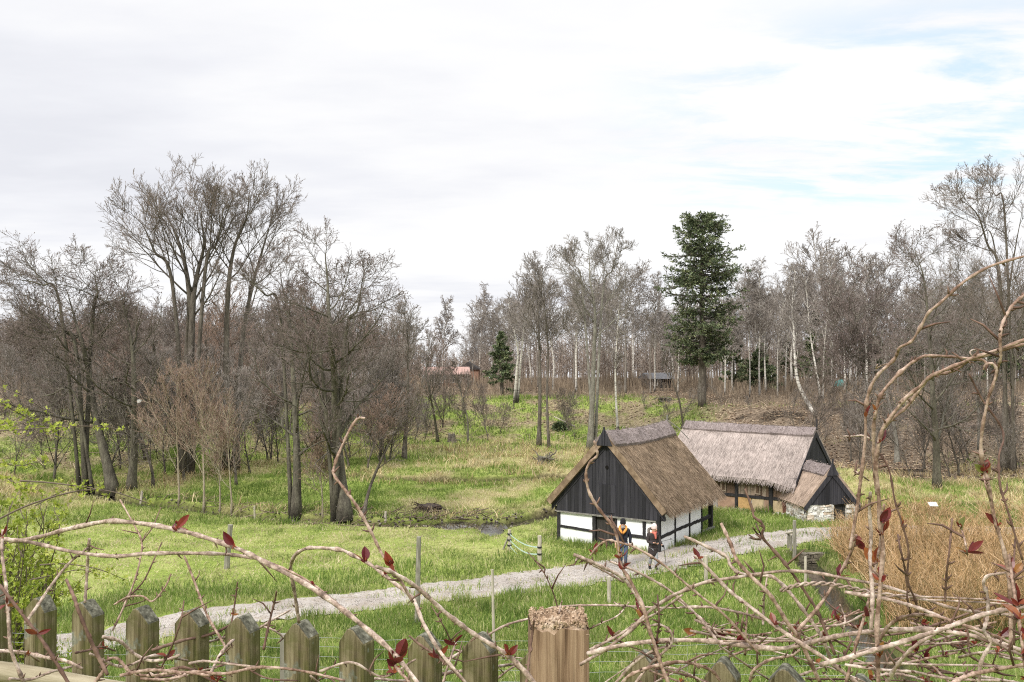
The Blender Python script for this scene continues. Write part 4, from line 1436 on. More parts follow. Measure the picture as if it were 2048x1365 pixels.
# slim stems in front of the reddish brushwood
for i, (px, py, top, lab, kd) in enumerate([
        (408, 1018, 700, 'slender pale stemmed tree with reddish twigs, left of the stream bend', 'reddish'),
        (440, 1020, 790, 'short thin sapling with a smooth stem next to the reddish tree', 'sapling'),
        (463, 1022, 770, 'thin greenish upright sapling at the meadow edge, rightmost of the slim stems', 'sapling'),
        (358, 1004, 720, 'crooked young tree with a forked foot on the stream bank', 'reddish'),
        (645, 1034, 850, 'bushy young stem clump on the bank between the two alders', 'reddish')]):
    b = hit(px, py)
    tree('young_tree', lab, b, 120 + i, kd, hgt(b, top), max(0.06, hgt(b, top) * 0.011), t0=0.20, bark='bark_light', group='slim trees at the meadow edge')

# --- trees at the foot of the far slope
b = hit(1078, 893)
tree('grey_tree', 'tall grey pole-like tree, left one of a close pair at the foot of the slope', b, 130, 'oak', hgt(b, 485), twig='twig_grey', bark='bark', trunks=[
    (local_path([(1078, 893), (1080, 800), (1079, 700), (1076, 620), (1072, 560), (1070, 500)], b[1], b, 20), 0.25, 0.40, 14, 11)])
b = hit(1098, 896)
tree('dark_tree', 'thin dark trunked tree, right one of a close pair at the foot of the slope', b, 131, 'ash', hgt(b, 490), twig='twig_grey', trunks=[
    (local_path([(1098, 896), (1094, 800), (1096, 700), (1090, 620), (1086, 560), (1082, 495)], b[1], b, 21), 0.17, 0.38, 13, 11)])
b = hit(1180, 900)
tree('pale_tree', 'tall pale trunked tree with a wide forked crown behind the barn roof', b, 132, 'oak', hgt(b, 455), bark='bark_pale', trunks=[
    (local_path([(1180, 900), (1185, 800), (1188, 700), (1190, 620), (1180, 560), (1178, 510), (1170, 460)], b[1], b, 22), 0.34, 0.42, 13, 12),
    (local_path([(1190, 650), (1205, 590), (1225, 540), (1235, 490), (1245, 465)], b[1], b, 23), 0.17, 0.2, 10, 8),
    (local_path([(1188, 640), (1165, 580), (1150, 530), (1140, 490)], b[1], b, 24), 0.15, 0.2, 10, 7)])
b = hit(1236, 862)
tree('birch_tree', 'slim mottled birch leaning left just above the barn ridge', b, 133, 'birch', hgt(b, 540), trunks=[
    (local_path([(1236, 862), (1232, 800), (1231, 730), (1236, 650), (1240, 590), (1242, 545)], b[1], b, 25), 0.17, 0.36, 15, 11)])
b = hit(868, 884)
tree('leaning_tree', 'dark thin tree with a bent trunk at the bank foot, left of centre', b, 134, 'sapling', hgt(b, 640), twig='twig', bark='bark_dark', trunks=[
    (local_path([(876, 886), (868, 830), (858, 780), (852, 740), (858, 690), (850, 650)], b[1], b, 26), 0.17, 0.3, 12, 8)])
b = hit(936, 888)
tree('leaning_tree', 'thin dark sapling leaning left on the green bank, centre', b, 135, 'sapling', hgt(b, 690), twig='twig', bark='bark_dark', trunks=[
    (local_path([(936, 888), (935, 840), (924, 795), (914, 750), (910, 700)], b[1], b, 27), 0.12, 0.3, 12, 7)])
b = hit(1352, 862)
tree('leaning_tree', 'thin grey tree leaning left on the slope, just left of the conifer', b, 136, 'sapling', hgt(b, 700), twig='twig_grey', trunks=[
    (local_path([(1368, 852), (1358, 800), (1342, 755), (1335, 720), (1340, 690)], b[1], b, 28), 0.13, 0.4, 10, 6)])

# --- the lone big conifer
def conifer(name, label, base, height, rmax, seed, trunk_frac, group=None, profile=None, nb=90, spray=15, tuft=6, rt=0.33, mat='needles', tl=1.0):
    rng = np.random.default_rng(seed)
    e = empty(name, base, 0, label, 'conifer', group)
    t, c = MB(), MB()
    path = np.array([[0, 0, -0.3], [0.04, 0, height * 0.3], [-0.03, 0.05, height * 0.6], [0.02, 0, height * 0.98]])
    path = spline(path, 16)
    t.tubes(path, (rt * (1 - np.linspace(0, 1, 16)) ** 0.8 + 0.03)[None], 9)
    profile = profile or (lambda u: np.clip(1 - u, 0, 1) ** 0.7)
    u = trunk_frac + (1 - trunk_frac) * np.sort(rng.uniform(0, 1, nb) ** 0.85)
    if nb > 100:
        u = np.clip(np.round(u * 26) / 26 + rng.normal(0, 0.015, nb), trunk_frac, 1.0)
    rel = (u - trunk_frac) / (1 - trunk_frac)
    L = rmax * profile(rel) * rng.uniform(0.55, 1.12, nb)
    az = np.arange(nb) * 2.4 + rng.normal(0, 0.4, nb)
    seg = 6
    p = np.stack([np.interp(u * height, path[:, 2], path[:, 0]), np.interp(u * height, path[:, 2], path[:, 1]), u * height], -1)
    el = np.where(rel > 0.75, rng.uniform(0.15, 0.55, nb), rng.uniform(-0.15, 0.28, nb))
    dd = np.stack([np.cos(az) * np.cos(el), np.sin(az) * np.cos(el), np.sin(el)], -1)
    out = np.empty((nb, seg + 1, 3))
    out[:, 0] = p
    cur = p.copy()
    for s in range(seg):
        dd = unit(dd + rng.normal(0, 0.07, (nb, 3)) + np.array([0, 0, -0.07 + 0.05 * s]))
        cur = cur + dd * (L / seg)[:, None]
        out[:, s + 1] = cur
    rr = (0.012 + 0.018 * L)[:, None] * np.linspace(1, 0.25, seg + 1)[None]
    t.tubes(out, rr, 5)
    lv = branch_level(rng, out, rr, L, spray, 0.22, 0.85, 0.25, 0.34, lambda q: np.clip(1.2 - 0.6 * q, 0.35, 1.2), -0.02, 0.12, 3, 0.6, 0.012, flat=0.6)
    t.tubes(lv[0], lv[1], 3, caps=False)
    # needle tufts: short bent blades round each spray
    n = len(lv[0])
    tt = rng.uniform(0.05, 1, (n, tuft))
    q, tg = at_t(lv[0], tt)
    q, tg = q.reshape(-1, 3), tg.reshape(-1, 3)
    k = 3
    q, tg = np.repeat(q, k, 0), np.repeat(tg, k, 0)
    m = len(q)
    dv = unit(tg * 0.8 + rng.normal(0, 0.55, (m, 3)))
    ln = tl * rng.uniform(0.16, 0.42, (m, 1)) * (0.7 + 0.3 * rmax / 4)
    sd = unit(np.cross(dv, rng.normal(0, 1, (m, 3)))) * tl * rng.uniform(0.03, 0.065, (m, 1)) * (0.7 + 0.3 * rmax / 4)
    v = np.stack([q - sd * 0.4, q + sd * 0.4, q + dv * ln * 0.6 + sd, q + dv * ln * 0.6 - sd, q + dv * ln], 1).reshape(-1, 3)
    o = np.arange(m)[:, None] * 5
    clump = np.repeat(np.repeat(rng.normal(0.45, 0.2, n), tuft), k)
    tint = np.clip(clump + rng.normal(0, 0.18, m), 0, 1)
    c.add(v, o + np.array([[0, 1, 2, 3]]), o + np.array([[3, 2, 4]]), tint=np.repeat(tint, 5))
    t.build('trunk', MT['bark'], e, smooth=True)
    c.build('crown', MT[mat], e)
    return e


b = hit(1404, 812)
conifer('conifer_tree', 'tall dark green conifer with a rounded top, alone above the long house', b, hgt(b, 442), 3.7, 140, 0.21,
        profile=lambda r: np.interp(r, [0, 0.12, 0.3, 0.5, 0.75, 0.92, 1.0], [0.50, 0.80, 1.0, 1.0, 0.88, 0.66, 0.40]), nb=180, spray=19, tuft=5, rt=0.36, tl=0.72)
dark_spruces = [(1003, 665, 776, 104, 'dark spruce beside the forked birch, left of centre in the wood'),
                (1522, 690, 775, 112, 'dark low spruce between the first birches right of the conifer'),
                (1630, 625, 772, 124, 'spruce deep in the birch wood, seen between two white stems'),
                (1465, 600, 775, 108, 'narrow green spruce hugging the right side of the tall conifer'),
                (1745, 640, 768, 128, 'spruce in the wood behind the leaning birch group'),
                (1930, 575, 770, 112, 'dark spruce near the right edge behind bare crowns'),
                (1995, 600, 770, 118, 'spruce farthest right, behind the twin grey trunks'),
                (1820, 650, 768, 130, 'spruce in the wood behind the dark feathery tree'),
                (1578, 680, 768, 132, 'spruce deep in the wood behind the leaning white birch'),
                (1860, 610, 768, 138, 'spruce in the wood under the arch of the tall vine'),
                (1495, 720, 768, 138, 'low spruce deep in the wood at the start of the tall birch row'),
                (2040, 640, 768, 126, 'spruce cut off by the right edge of the view')]
for i, (px, top, bp, d, lab) in enumerate(dark_spruces):
    b = ground_at(px, d)
    conifer('spruce_tree', lab, b, hgt(b, top), 2.0 + 0.3 * (i % 3), 150 + i, 0.10, group='spruces in the far wood', nb=60, spray=11, tuft=5, rt=0.18)

# --- birches and other trees in the wood on the right, each placed
birches = [  # px, base py, top py, lean, trunk path override, label
    (1030, 806, 590, None, 'white birch forking into a Y, left of centre on the slope'),
    (1062, 772, 560, None, 'white birch leaning left right beside the forked birch'),
    (958, 752, 555, None, 'ochre lichened birch at the left end of the wood'),
    (984, 764, 600, None, 'slim birch second from the left end of the wood'),
    (885, 740, 580, None, 'lone thin birch in the sky gap right of the left trees'),
    (1310, 785, 520, None, 'white birch left of the tall conifer'),
    (1356, 788, 560, None, 'thin birch half hidden by the conifer on its left'),
    (1450, 790, 580, None, 'thin white birch touching the right skirt of the conifer'),
    (1464, 788, 575, None, 'white birch, second to the right of the conifer'),
    (1500, 795, 500, None, 'pale birch standing right of the conifer, first of the tall row'),
    (1519, 796, 495, None, 'grey stained birch, second of the tall row right of the conifer'),
    (1531, 788, 560, None, 'very thin white birch between two thicker ones in the tall row'),
    (1555, 798, 490, None, 'birch with dark knots, fourth of the tall row'),
    (1571, 788, 560, None, 'thin straight birch behind the leaning birch'),
    (1640, 800, 505, None, 'tall birch leaning left with a twin stem close by'),
    (1646, 806, 480, None, 'tall straight birch beside its leaning twin stem'),
    (1664, 786, 540, None, 'clean white birch midway between the leaning birch and the wild hooked canes'),
    (1690, 786, 480, None, 'tall birch in front of a dark spruce, right part of the wood'),
    (1712, 784, 560, None, 'faint thin birch in the right part of the wood'),
    (1770, 775, 530, None, 'birch behind the arching vine canes'),
    (1877, 790, 560, None, 'white birch stem showing under the arching vine'),
    (1893, 790, 580, None, 'second white birch stem showing under the arching vine'),
    (1975, 790, 560, None, 'pale birch left of the twin grey trunks at the right edge'),
]
for i, (px, py, top, _, lab) in enumerate(birches):
    b = hit(px, py, 60, 135)
    hh = hgt(b, top)
    tr = None
    if i == 0:
        tr = [(local_path([(1030, 806), (1033, 750), (1036, 705), (1030, 670), (1020, 620), (1010, 585)], b[1], b, 40), 0.22, 0.45, 13, 11),
              (local_path([(1035, 712), (1046, 670), (1052, 630), (1058, 590)], b[1], b, 41), 0.15, 0.3, 10, 9)]
    if i == 1:
        tr = [(local_path([(1064, 772), (1060, 730), (1055, 680), (1054, 620), (1050, 565)], b[1], b, 42), 0.17, 0.4, 13, 10)]
    if i == 14:
        tr = [(local_path([(1642, 800), (1632, 740), (1622, 680), (1616, 620), (1610, 560), (1600, 510)], b[1], b, 43), 0.17, 0.4, 14, 11)]
    tree('birch_tree', lab, b, 200 + i, 'birch', hh, 0.11 + 0.03 * (i % 3), group='birches of the far wood', trunks=tr, density=0.9, wig0=0.035)
b = hit(1632, 832)
tree('birch_tree', 'black and white birch with a strongly leaning foot, on the slope above the long house', b, 230, 'birch', 15, trunks=[
    (local_path([(1632, 832), (1612, 800), (1596, 765), (1590, 720), (1588, 670), (1585, 610), (1590, 550), (1600, 490)], b[1], b, 44), 0.27, 0.42, 16, 13)])

# --- right-hand trees nearer the house
b = hit(1872, 978)
tree('alder_tree', 'feathery dark alder with a tall pointed crown right of the long house', b, 240, 'alder', hgt(b, 445), trunks=[
    (local_path([(1874, 978), (1872, 890), (1866, 800), (1862, 720), (1856, 640), (1848, 560), (1830, 500), (1812, 450)], b[1], b, 45), 0.30, 0.14, 26, 9.5)])
b = hit(2010, 944)
tree('grey_tree', 'big grey trunked tree at the right edge whose boughs cross the blue sky', b, 241, 'ash', hgt(b, 290), trunks=[
    (local_path([(2006, 944), (2008, 860), (2010, 780), (2012, 700), (2016, 600), (2030, 500), (2045, 420), (2060, 330)], b[1], b, 46), 0.27, 0.45, 9, 12),
    (local_path([(2014, 640), (2000, 560), (1975, 490), (1955, 430), (1920, 400), (1890, 395)], b[1], b, 47), 0.17, 0.35, 9, 9),
    (local_path([(2030, 500), (2010, 440), (1990, 390), (1965, 350)], b[1], b, 48), 0.14, 0.2, 9, 8),
    (local_path([(2022, 560), (1990, 500), (1950, 480), (1900, 490)], b[1], b, 49), 0.10, 0.35, 7, 6)])
b = hit(2026, 948)
tree('grey_tree', 'second grey trunk close beside the big tree at the right edge', b, 242, 'ash', hgt(b, 470), 0.2)
b = hit(1792, 926)
tree('dead_trunk', 'pale broken trunk stump with few twigs right of the long house', b, 243, 'sapling', hgt(b, 640), twig='twig_grey', bark='bark_pale', trunks=[
    (local_path([(1794, 926), (1792, 880), (1782, 820), (1768, 770), (1764, 700), (1760, 650)], b[1], b, 50), 0.24, 0.35, 10, 7)])
for i, (px, py, top, lab) in enumerate([(1958, 900, 480, 'bushy brown tree left of the twin grey trunks at the right edge'), (1735, 850, 520, 'twiggy brown tree behind the right end of the long house'), (1905, 870, 540, 'brown bare tree behind the feathery alder'), (1690, 845, 640, 'small bare tree on the slope behind the leaning birch')]):
    b = hit(px, py)
    tree('bare_tree', lab, b, 250 + i, ('oak', 'alder')[i % 2], hgt(b, top), hgt(b, top) * 0.011)

# --- prototypes copied deeper into the wood
def proto(seed, kind, height, r0, rtw, **kw):
    return tree_mesh(seed, kind, height, r0, rtw, **kw)


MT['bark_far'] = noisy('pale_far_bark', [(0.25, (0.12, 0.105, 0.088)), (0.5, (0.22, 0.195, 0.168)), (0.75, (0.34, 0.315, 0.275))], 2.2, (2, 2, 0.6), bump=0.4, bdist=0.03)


def scatter(items, name, label, group, seed, kinds, cat='tree'):
    rng = np.random.default_rng(seed)
    protos = []
    for j, (kd, bark, twig) in enumerate(kinds):
        t_, c_, K = tree_mesh(seed * 10 + j, kd, 15.0, 0.19, 0.022, density=0.9, t0=(0.05 if cat == 'bush' else None), wig0=(0.09 if cat == 'bush' else 0.05), lean=((0.15, 0.1) if cat == 'bush' else (0, 0)))
        protos.append((t_, c_, bark, twig, [None]))
    for i, (x, d, hh) in enumerate(items):
        t_, c_, bark, twig, slot = protos[i % len(protos)]
        loc = (x, d, h1(x, d))
        if slot[0] is None:
            e = empty(name, loc, 0, label, cat, group)
            t_.build('trunk', MT[bark], e, smooth=True)
            c_.build('crown', MT[twig], e)
            slot[0] = e
        else:
            e = copy_tree(slot[0])
            e.location = loc
        e.rotation_euler = (0, 0, rng.uniform(0, 6.28))
        s = hh / 15.0
        e.scale = (s * rng.uniform(0.9, 1.2), s * rng.uniform(0.9, 1.2), s)


rng = np.random.default_rng(77)
items = []
for px in np.linspace(925, 2075, 50):
    d = rng.uniform(104, 150)
    top = np.interp(px, [900, 960, 1010, 1090, 1180, 1280, 1330, 1490, 1600, 1750, 1850, 2080], [690, 600, 540, 530, 510, 545, 590, 530, 500, 500, 560, 520]) + rng.normal(20, 32)
    p = px + rng.normal(0, 9)
    b = ground_at(p, d)
    items.append((b[0], b[1], hgt(b, top)))
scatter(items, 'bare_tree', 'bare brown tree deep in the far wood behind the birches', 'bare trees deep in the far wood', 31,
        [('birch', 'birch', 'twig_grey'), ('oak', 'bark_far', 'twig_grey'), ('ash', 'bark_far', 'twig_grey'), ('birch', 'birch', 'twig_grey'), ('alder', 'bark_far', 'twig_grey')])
items = []
for px in np.linspace(-60, 870, 56):
    d = rng.uniform(84, 130)
    top = np.interp(px, [-60, 100, 300, 500, 700, 780, 880], [640, 630, 615, 600, 610, 640, 690]) + rng.normal(0, 22)
    b = ground_at(px + rng.normal(0, 9), d)
    items.append((b[0], b[1], hgt(b, top)))
scatter(items, 'bare_tree', 'bare reddish brown tree in the dense wood behind the left alders', 'bare trees behind the left alders', 32,
        [('reddish', 'bark_dark', 'twig'), ('oak', 'bark', 'twig_grey'), ('alder', 'bark_dark', 'twig'), ('reddish', 'bark', 'twig_red')])
# brushwood under the left trees
items = []
for px, d, top in [(290, 66, 690), (330, 62, 720), (300, 70, 700), (385, 68, 730), (350, 72, 680), (430, 66, 760), (500, 64, 740), (540, 70, 720), (620, 66, 760), (700, 72, 750), (760, 70, 720), (240, 74, 720), (180, 76, 760), (120, 74, 770), (60, 72, 760), (10, 74, 740), (470, 76, 700), (580, 78, 700), (670, 80, 720), (740, 84, 700), (800, 88, 730), (850, 90, 720), (90, 64, 800), (30, 62, 800)]:
    b = ground_at(px, d)
    items.append((b[0], b[1], hgt(b, top)))
rb = np.random.default_rng(330)
for k in range(46):
    px = rb.uniform(-40, 800)
    d = rb.uniform(57, 80)
    if px > 480 and d < 62:
        d += 8
    b = ground_at(px, d)
    items.append((b[0], b[1], hgt(b, rb.uniform(650, 800))))
scatter(items, 'brushwood_bush', 'reddish brown leafless brushwood under the big left trees', 'brushwood under the left trees', 33,
        [('reddish', 'bark', 'twig_red'), ('reddish', 'bark', 'twig_grey'), ('reddish', 'bark_dark', 'twig_grey'), ('sapling', 'bark', 'twig_grey')], cat='bush')
# young scrub on the open slope in the middle and right
items = []
for px, d, top in [(830, 84, 790), (900, 92, 760), (960, 90, 790), (1000, 86, 800), (1020, 92, 800), (1130, 88, 780), (1150, 84, 810), (1200, 92, 790), (1290, 92, 780), (1320, 84, 800), (1440, 88, 800), (1500, 84, 790), (1540, 92, 790), (1580, 80, 800), (1690, 76, 790), (1720, 68, 800), (1760, 72, 780), (1800, 70, 800), (1850, 66, 780), (1930, 68, 790), (1980, 74, 760), (2040, 66, 800), (1650, 74, 820), (1880, 78, 760), (1100, 96, 770), (1380, 98, 770), (1240, 98, 760), (1900, 62, 800), (1820, 62, 830), (2000, 62, 840), (1296, 108, 745), (1325, 110, 750), (862, 106, 735), (890, 108, 728), (912, 104, 735), (935, 106, 738)]:
    b = ground_at(px, d)
    items.append((b[0], b[1], hgt(b, top)))
for k in range(34):
    px = rb.uniform(800, 2060)
    d = rb.uniform(78, 97) if px < 1600 else rb.uniform(60, 92)
    b = ground_at(px, d)
    items.append((b[0], b[1], hgt(b, rb.uniform(730, 820) if px < 1600 else rb.uniform(700, 830))))
scatter(items, 'scrub_bush', 'small leafless scrub bush on the far slope', 'scrub bushes on the far slope', 34,
        [('reddish', 'bark', 'twig'), ('sapling', 'bark', 'twig_grey'), ('reddish', 'bark', 'twig_grey')], cat='bush')

# --- undergrowth: masses of thin upright stems at the wood's edge
def stems(name_mb, n, x, d, hh, rad, rng, spread=0.35):
    z = H(x, d)
    az = rng.uniform(0, 6.28, n)
    ln = rng.uniform(0, spread, n) * hh
    b = np.stack([x, d, z - 0.05], -1)
    mdl = b + np.stack([np.cos(az) * ln * 0.35, np.sin(az) * ln * 0.35, hh * 0.55], -1)
    e = b + np.stack([np.cos(az) * ln, np.sin(az) * ln, hh], -1)
    pth = np.stack([b, mdl, e], 1)
    rr = rad[:, None] * np.array([[1, 0.75, 0.25]])
    name_mb.tubes(pth, rr, 3, tint=np.clip(rng.normal(0.5, 0.25, n), 0, 1), caps=False)


MT['under'] = tintmat('brown_undergrowth', [(0, (0.10, 0.075, 0.055)), (0.5, (0.20, 0.155, 0.112)), (1, (0.36, 0.29, 0.21))], 0.9, nscale=0.12, namt=0.45)
um = MB()
r = np.random.default_rng(91)
n = 60000
d = r.uniform(70, 135, n)
x = r.uniform(-0.56, 0.56, n) * d
ok = r.uniform(0, 1, n) < np.clip(ss((d - toe(x) - 12) / 8) + 0.22 + 0.30 * (x > 14) + 0.25 * (x < -16), 0, 1) * ss((fbm(x * 0.13, d * 0.13, 93) - 0.30) / 0.22)
ok &= ~((x > 10) & (x < 19) & (d < 92)) | (r.uniform(0, 1, n) < 0.05)
x, d = x[ok], d[ok]
stems(um, len(x), x, d, r.uniform(0.35, 1.7, len(x)) * (0.5 + 0.6 * ss((d - 95) / 20)) * (0.45 + 1.3 * fbm(x * 0.11, d * 0.11, 97)), np.full(len(x), 0.0002) * d, r)
tag(um.build('undergrowth', MT['under']), 'brown leafless undergrowth along the edge of the wood', 'undergrowth', kind='stuff')

# the distant wood that closes the view: countless poles and twigs
dm_ = MB()
r = np.random.default_rng(96)
n = 5200
d = r.uniform(128, 195, n)
x = r.uniform(-0.57, 0.57, n) * d
pxx = x / d * F + CX
toph = np.interp(pxx, [-150, 100, 400, 700, 830, 900, 960, 1100, 1500, 2200], [8, 9.5, 9.5, 9, 5, 2.8, 5.5, 7, 8, 8])
ok = (r.uniform(0, 1, n) < np.interp(pxx, [-150, 780, 880, 960, 2200], [0.9, 0.75, 0.25, 0.6, 0.7]))
x, d, toph = x[ok], d[ok], toph[ok]
n = len(x)
hh = toph * r.uniform(0.55, 1.1, n) + np.interp(d, [128, 150, 195], [0, 0, 2.4])
z = H(x, d)
b0 = np.stack([x, d, z - 0.2], -1)
tp = b0 + np.stack([r.normal(0, 0.05, n) * hh, r.normal(0, 0.05, n) * hh, hh], -1)
dm_.tubes(np.stack([b0, (b0 + tp) / 2 + r.normal(0, 0.12, (n, 3)), tp], 1), (r.uniform(0.035, 0.10, n)[:, None]) * np.array([[1, 0.7, 0.2]]), 3, tint=np.clip(r.normal(0.5, 0.3, n), 0, 1), caps=False)
k = np.repeat(np.arange(n), 16)
t = r.uniform(0.2, 1.0, len(k))[:, None]
q0 = b0[k] * (1 - t) + tp[k] * t
az = r.uniform(0, 6.28, len(k))
L = r.uniform(0.5, 2.2, len(k)) * (1.3 - t[:, 0])
q1 = q0 + np.stack([np.cos(az) * L, np.sin(az) * L, L * r.uniform(0.1, 1.1, len(k))], -1)
dm_.tubes(np.stack([q0, (q0 + q1) / 2 + r.normal(0, 0.12, (len(k), 3)), q1], 1), np.array([[0.035, 0.028, 0.014]]) * np.ones((len(k), 1)), 3, tint=np.clip(r.normal(0.4, 0.25, len(k)), 0, 1), caps=False)
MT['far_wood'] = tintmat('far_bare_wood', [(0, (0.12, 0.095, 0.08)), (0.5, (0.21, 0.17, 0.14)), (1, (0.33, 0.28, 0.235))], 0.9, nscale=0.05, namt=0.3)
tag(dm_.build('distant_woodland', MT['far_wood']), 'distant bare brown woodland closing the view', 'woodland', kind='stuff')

# fallen sticks and dead wood on the slope
sm_ = MB()
n = 3200
d = r.uniform(60, 104, n)
x = r.uniform(-0.5, 0.55, n) * d
ok = d > toe(x) + 1
x, d = x[ok], d[ok]
n = len(x)
z = H(x, d)
az = r.uniform(0, 6.28, n)
ln = r.uniform(0.25, 1.4, n)
p0 = np.stack([x, d, z + 0.06], -1)
p1 = p0 + np.stack([np.cos(az) * ln, np.sin(az) * ln, r.uniform(0.05, 0.6, n)], -1)
mdp = (p0 + p1) / 2 + r.normal(0, 0.12, (n, 3))
sm_.tubes(np.stack([p0, mdp, p1], 1), (r.uniform(0.01, 0.032, n)[:, None]) * np.array([[1, 0.8, 0.5]]), 4, tint=r.uniform(0.3, 1.1, n))
n = 900
k = r.integers(0, 40, n)
q_ = STREAM_S[k] + r.normal(0, 0.9, (n, 2)) + np.array([0, 0.5])
z = H(q_[:, 0], q_[:, 1])
az = r.normal(0, 0.9, n)
ln = r.uniform(0.3, 1.5, n)
p0 = np.stack([q_[:, 0], q_[:, 1], z + 0.04], -1)
p1 = p0 + np.stack([np.cos(az) * ln, np.sin(az) * ln, r.uniform(-0.1, 0.45, n)], -1)
sm_.tubes(np.stack([p0, (p0 + p1) / 2 + r.normal(0, 0.1, (n, 3)), p1], 1), (r.uniform(0.008, 0.028, n)[:, None]) * np.array([[1, 0.8, 0.5]]), 4, tint=r.uniform(-0.2, 0.5, n))
tag(sm_.build('fallen_sticks', MT['under']), 'fallen sticks and brash strewn along the stream and the far slope', 'dead wood', kind='stuff')

# --- thicket of osier wands on the right
MT['osier'] = tintmat('osier_wands', [(0, (0.13, 0.105, 0.045)), (0.35, (0.26, 0.175, 0.08)), (0.7, (0.43, 0.27, 0.135)), (1, (0.56, 0.41, 0.26))], 0.75, nscale=0.4, namt=0.25)
ob = MB()
r = np.random.default_rng(95)
nb = 1250
d = r.uniform(28.5, 50, nb)
x = r.uniform(9.5, 28, nb) * np.where(r.uniform(0, 1, nb) < 0.25, 0.75, 1.0)
rl = np.interp(d, [28, 31, 36, 41.5, 44, 50], [11.2, 11.3, 12.0, 13.3, 15.0, 17.0])
ok = (x > rl) & (x < 0.545 * d + 1) & (pdist(x, d, RILL_S) > 0.85)
ok &= (pd(x, d) > 1.0)
ok &= ~((np.abs(x - 20.2) < 1.6) & (d > 40) & (d < 48)) | (r.uniform(0, 1, nb) < 0.3)
ok &= (r.uniform(0, 1, nb) < np.interp(d, [28, 40, 45, 50], [1, 1, 0.7, 0.35]))
x, d = x[ok], d[ok]
bi = np.repeat(np.arange(len(x)), 26)
n = len(bi)
bh = r.uniform(1.1, 2.1, len(x)) * np.interp(d, [28, 36, 44, 50], [1.0, 0.95, 0.7, 0.5])
bx, bd = x[bi] + r.normal(0, 0.12, n), d[bi] + r.normal(0, 0.12, n)
bz = H(bx, bd)
az = r.uniform(0, 6.28, n)
hh = bh[bi] * r.uniform(0.5, 1.1, n)
sp_ = np.abs(r.normal(0, 0.48, n)) * hh
b0 = np.stack([bx, bd, bz - 0.05], -1)
pts = [b0]
for f, g_ in ((0.33, 0.16), (0.66, 0.5), (1.0, 1.0)):
    pts.append(b0 + np.stack([np.cos(az) * sp_ * g_, np.sin(az) * sp_ * g_, hh * f ** 0.9], -1) + r.normal(0, 0.06, (n, 3)))
wand = np.stack(pts, 1)
for q in range(3):
    tq = r.uniform(0.35, 0.9, (n, 1))
    c_, g_ = at_t(wand, tq)
    c_, g_ = c_[:, 0], g_[:, 0]
    dv_ = unit(g_ + r.normal(0, 0.55, (n, 3)))
    ln = r.uniform(0.12, 0.5, (n, 1)) * hh[:, None] * 0.5
    ob.tubes(np.stack([c_, c_ + dv_ * ln * 0.5 + r.normal(0, 0.02, (n, 3)), c_ + dv_ * ln], 1), 0.0055 * np.array([[1, 0.8, 0.4]]) * np.ones((n, 1)), 3, tint=np.clip(r.normal(0.62, 0.25, n), 0, 1), caps=False)
ob.tubes(wand, 0.009 * np.array([[1, 0.85, 0.65, 0.4]]) * r.uniform(0.7, 1.3, (n, 1)), 3, tint=np.clip((r.normal(0.5, 0.20, len(x)))[bi] + r.normal(0, 0.22, n), 0, 1), caps=False)
tag(ob.build('osier_thicket', MT['osier']), 'dense thicket of orange brown osier wands beside the rill on the right', 'thicket', kind='stuff')


# ------------------------------------------------------------------ posts, gate, sign and other small things
rg = np.random.default_rng(21)
MT['post_grey'] = noisy('weathered_post', [(0.3, (0.12, 0.11, 0.085)), (0.7, (0.30, 0.285, 0.235))], 3, (5, 5, 0.8), bump=0.5)
MT['post_pale'] = noisy('pale_split_post', [(0.3, (0.27, 0.24, 0.185)), (0.7, (0.50, 0.46, 0.38))], 3, (5, 5, 0.8), bump=0.4)
MT['black_plastic'] = plain('black_plastic', (0.015, 0.015, 0.016), 0.5, 0.4)
MT['tape'] = plain('pale_green_tape', (0.42, 0.55, 0.50), 0.5, 0.3)
MT['white_plate'] = plain('white_plate', (0.60, 0.60, 0.58), 0.5, 0.4)
MT['wire'] = plain('galvanised_wire', (0.22, 0.23, 0.23), 0.5, 0.4)


def post_mesh(hh, r, lean=(0, 0), sides=7, rough=0.06, pointed=False, rng=rg):
    m = MB()
    u = np.linspace(0, 1, 7)
    pth = np.stack([lean[0] * u * hh + rng.normal(0, 0.006, 7), lean[1] * u * hh, -0.2 + (hh + 0.2) * u], -1)
    rad = r * (1.08 - 0.16 * u) * (1 + rough * rng.normal(0, 0.5, 7))
    if pointed:
        rad[-1] *= 0.6
    m.tubes(pth, rad[None], sides)
    return m


def stake(name, px, py, top, wpx, label, mat='post_grey', lean=(0, 0), insul=False, group=None, d=None):
    b = hit(px, py) if d is None else ground_at(px, d)
    hh = hgt(b, top)
    e = empty(name, b, rg.uniform(0, 3), label, 'post', group)
    c = math.cos(-e.rotation_euler[2])
    s = math.sin(-e.rotation_euler[2])
    lx, ly = lean[0] * c - lean[1] * s, lean[0] * s + lean[1] * c
    post_mesh(hh, wpx / F * b[1] / 2, (lx, ly)).build('shaft', MT[mat], e)
    if insul:
        m = MB()
        m.tubes([[[lx * hh - 0.05, 0, hh - 0.16], [lx * hh + 0.18, 0, hh - 0.17]]], 0.022, 6)
        for x in (0.05, 0.12, 0.18):
            m.tubes([[[lx * hh + x - 0.015, 0, hh - 0.165], [lx * hh + x + 0.015, 0, hh - 0.17]]], 0.045, 8)
        m.build('insulator', MT['black_plastic'], e)
    return e


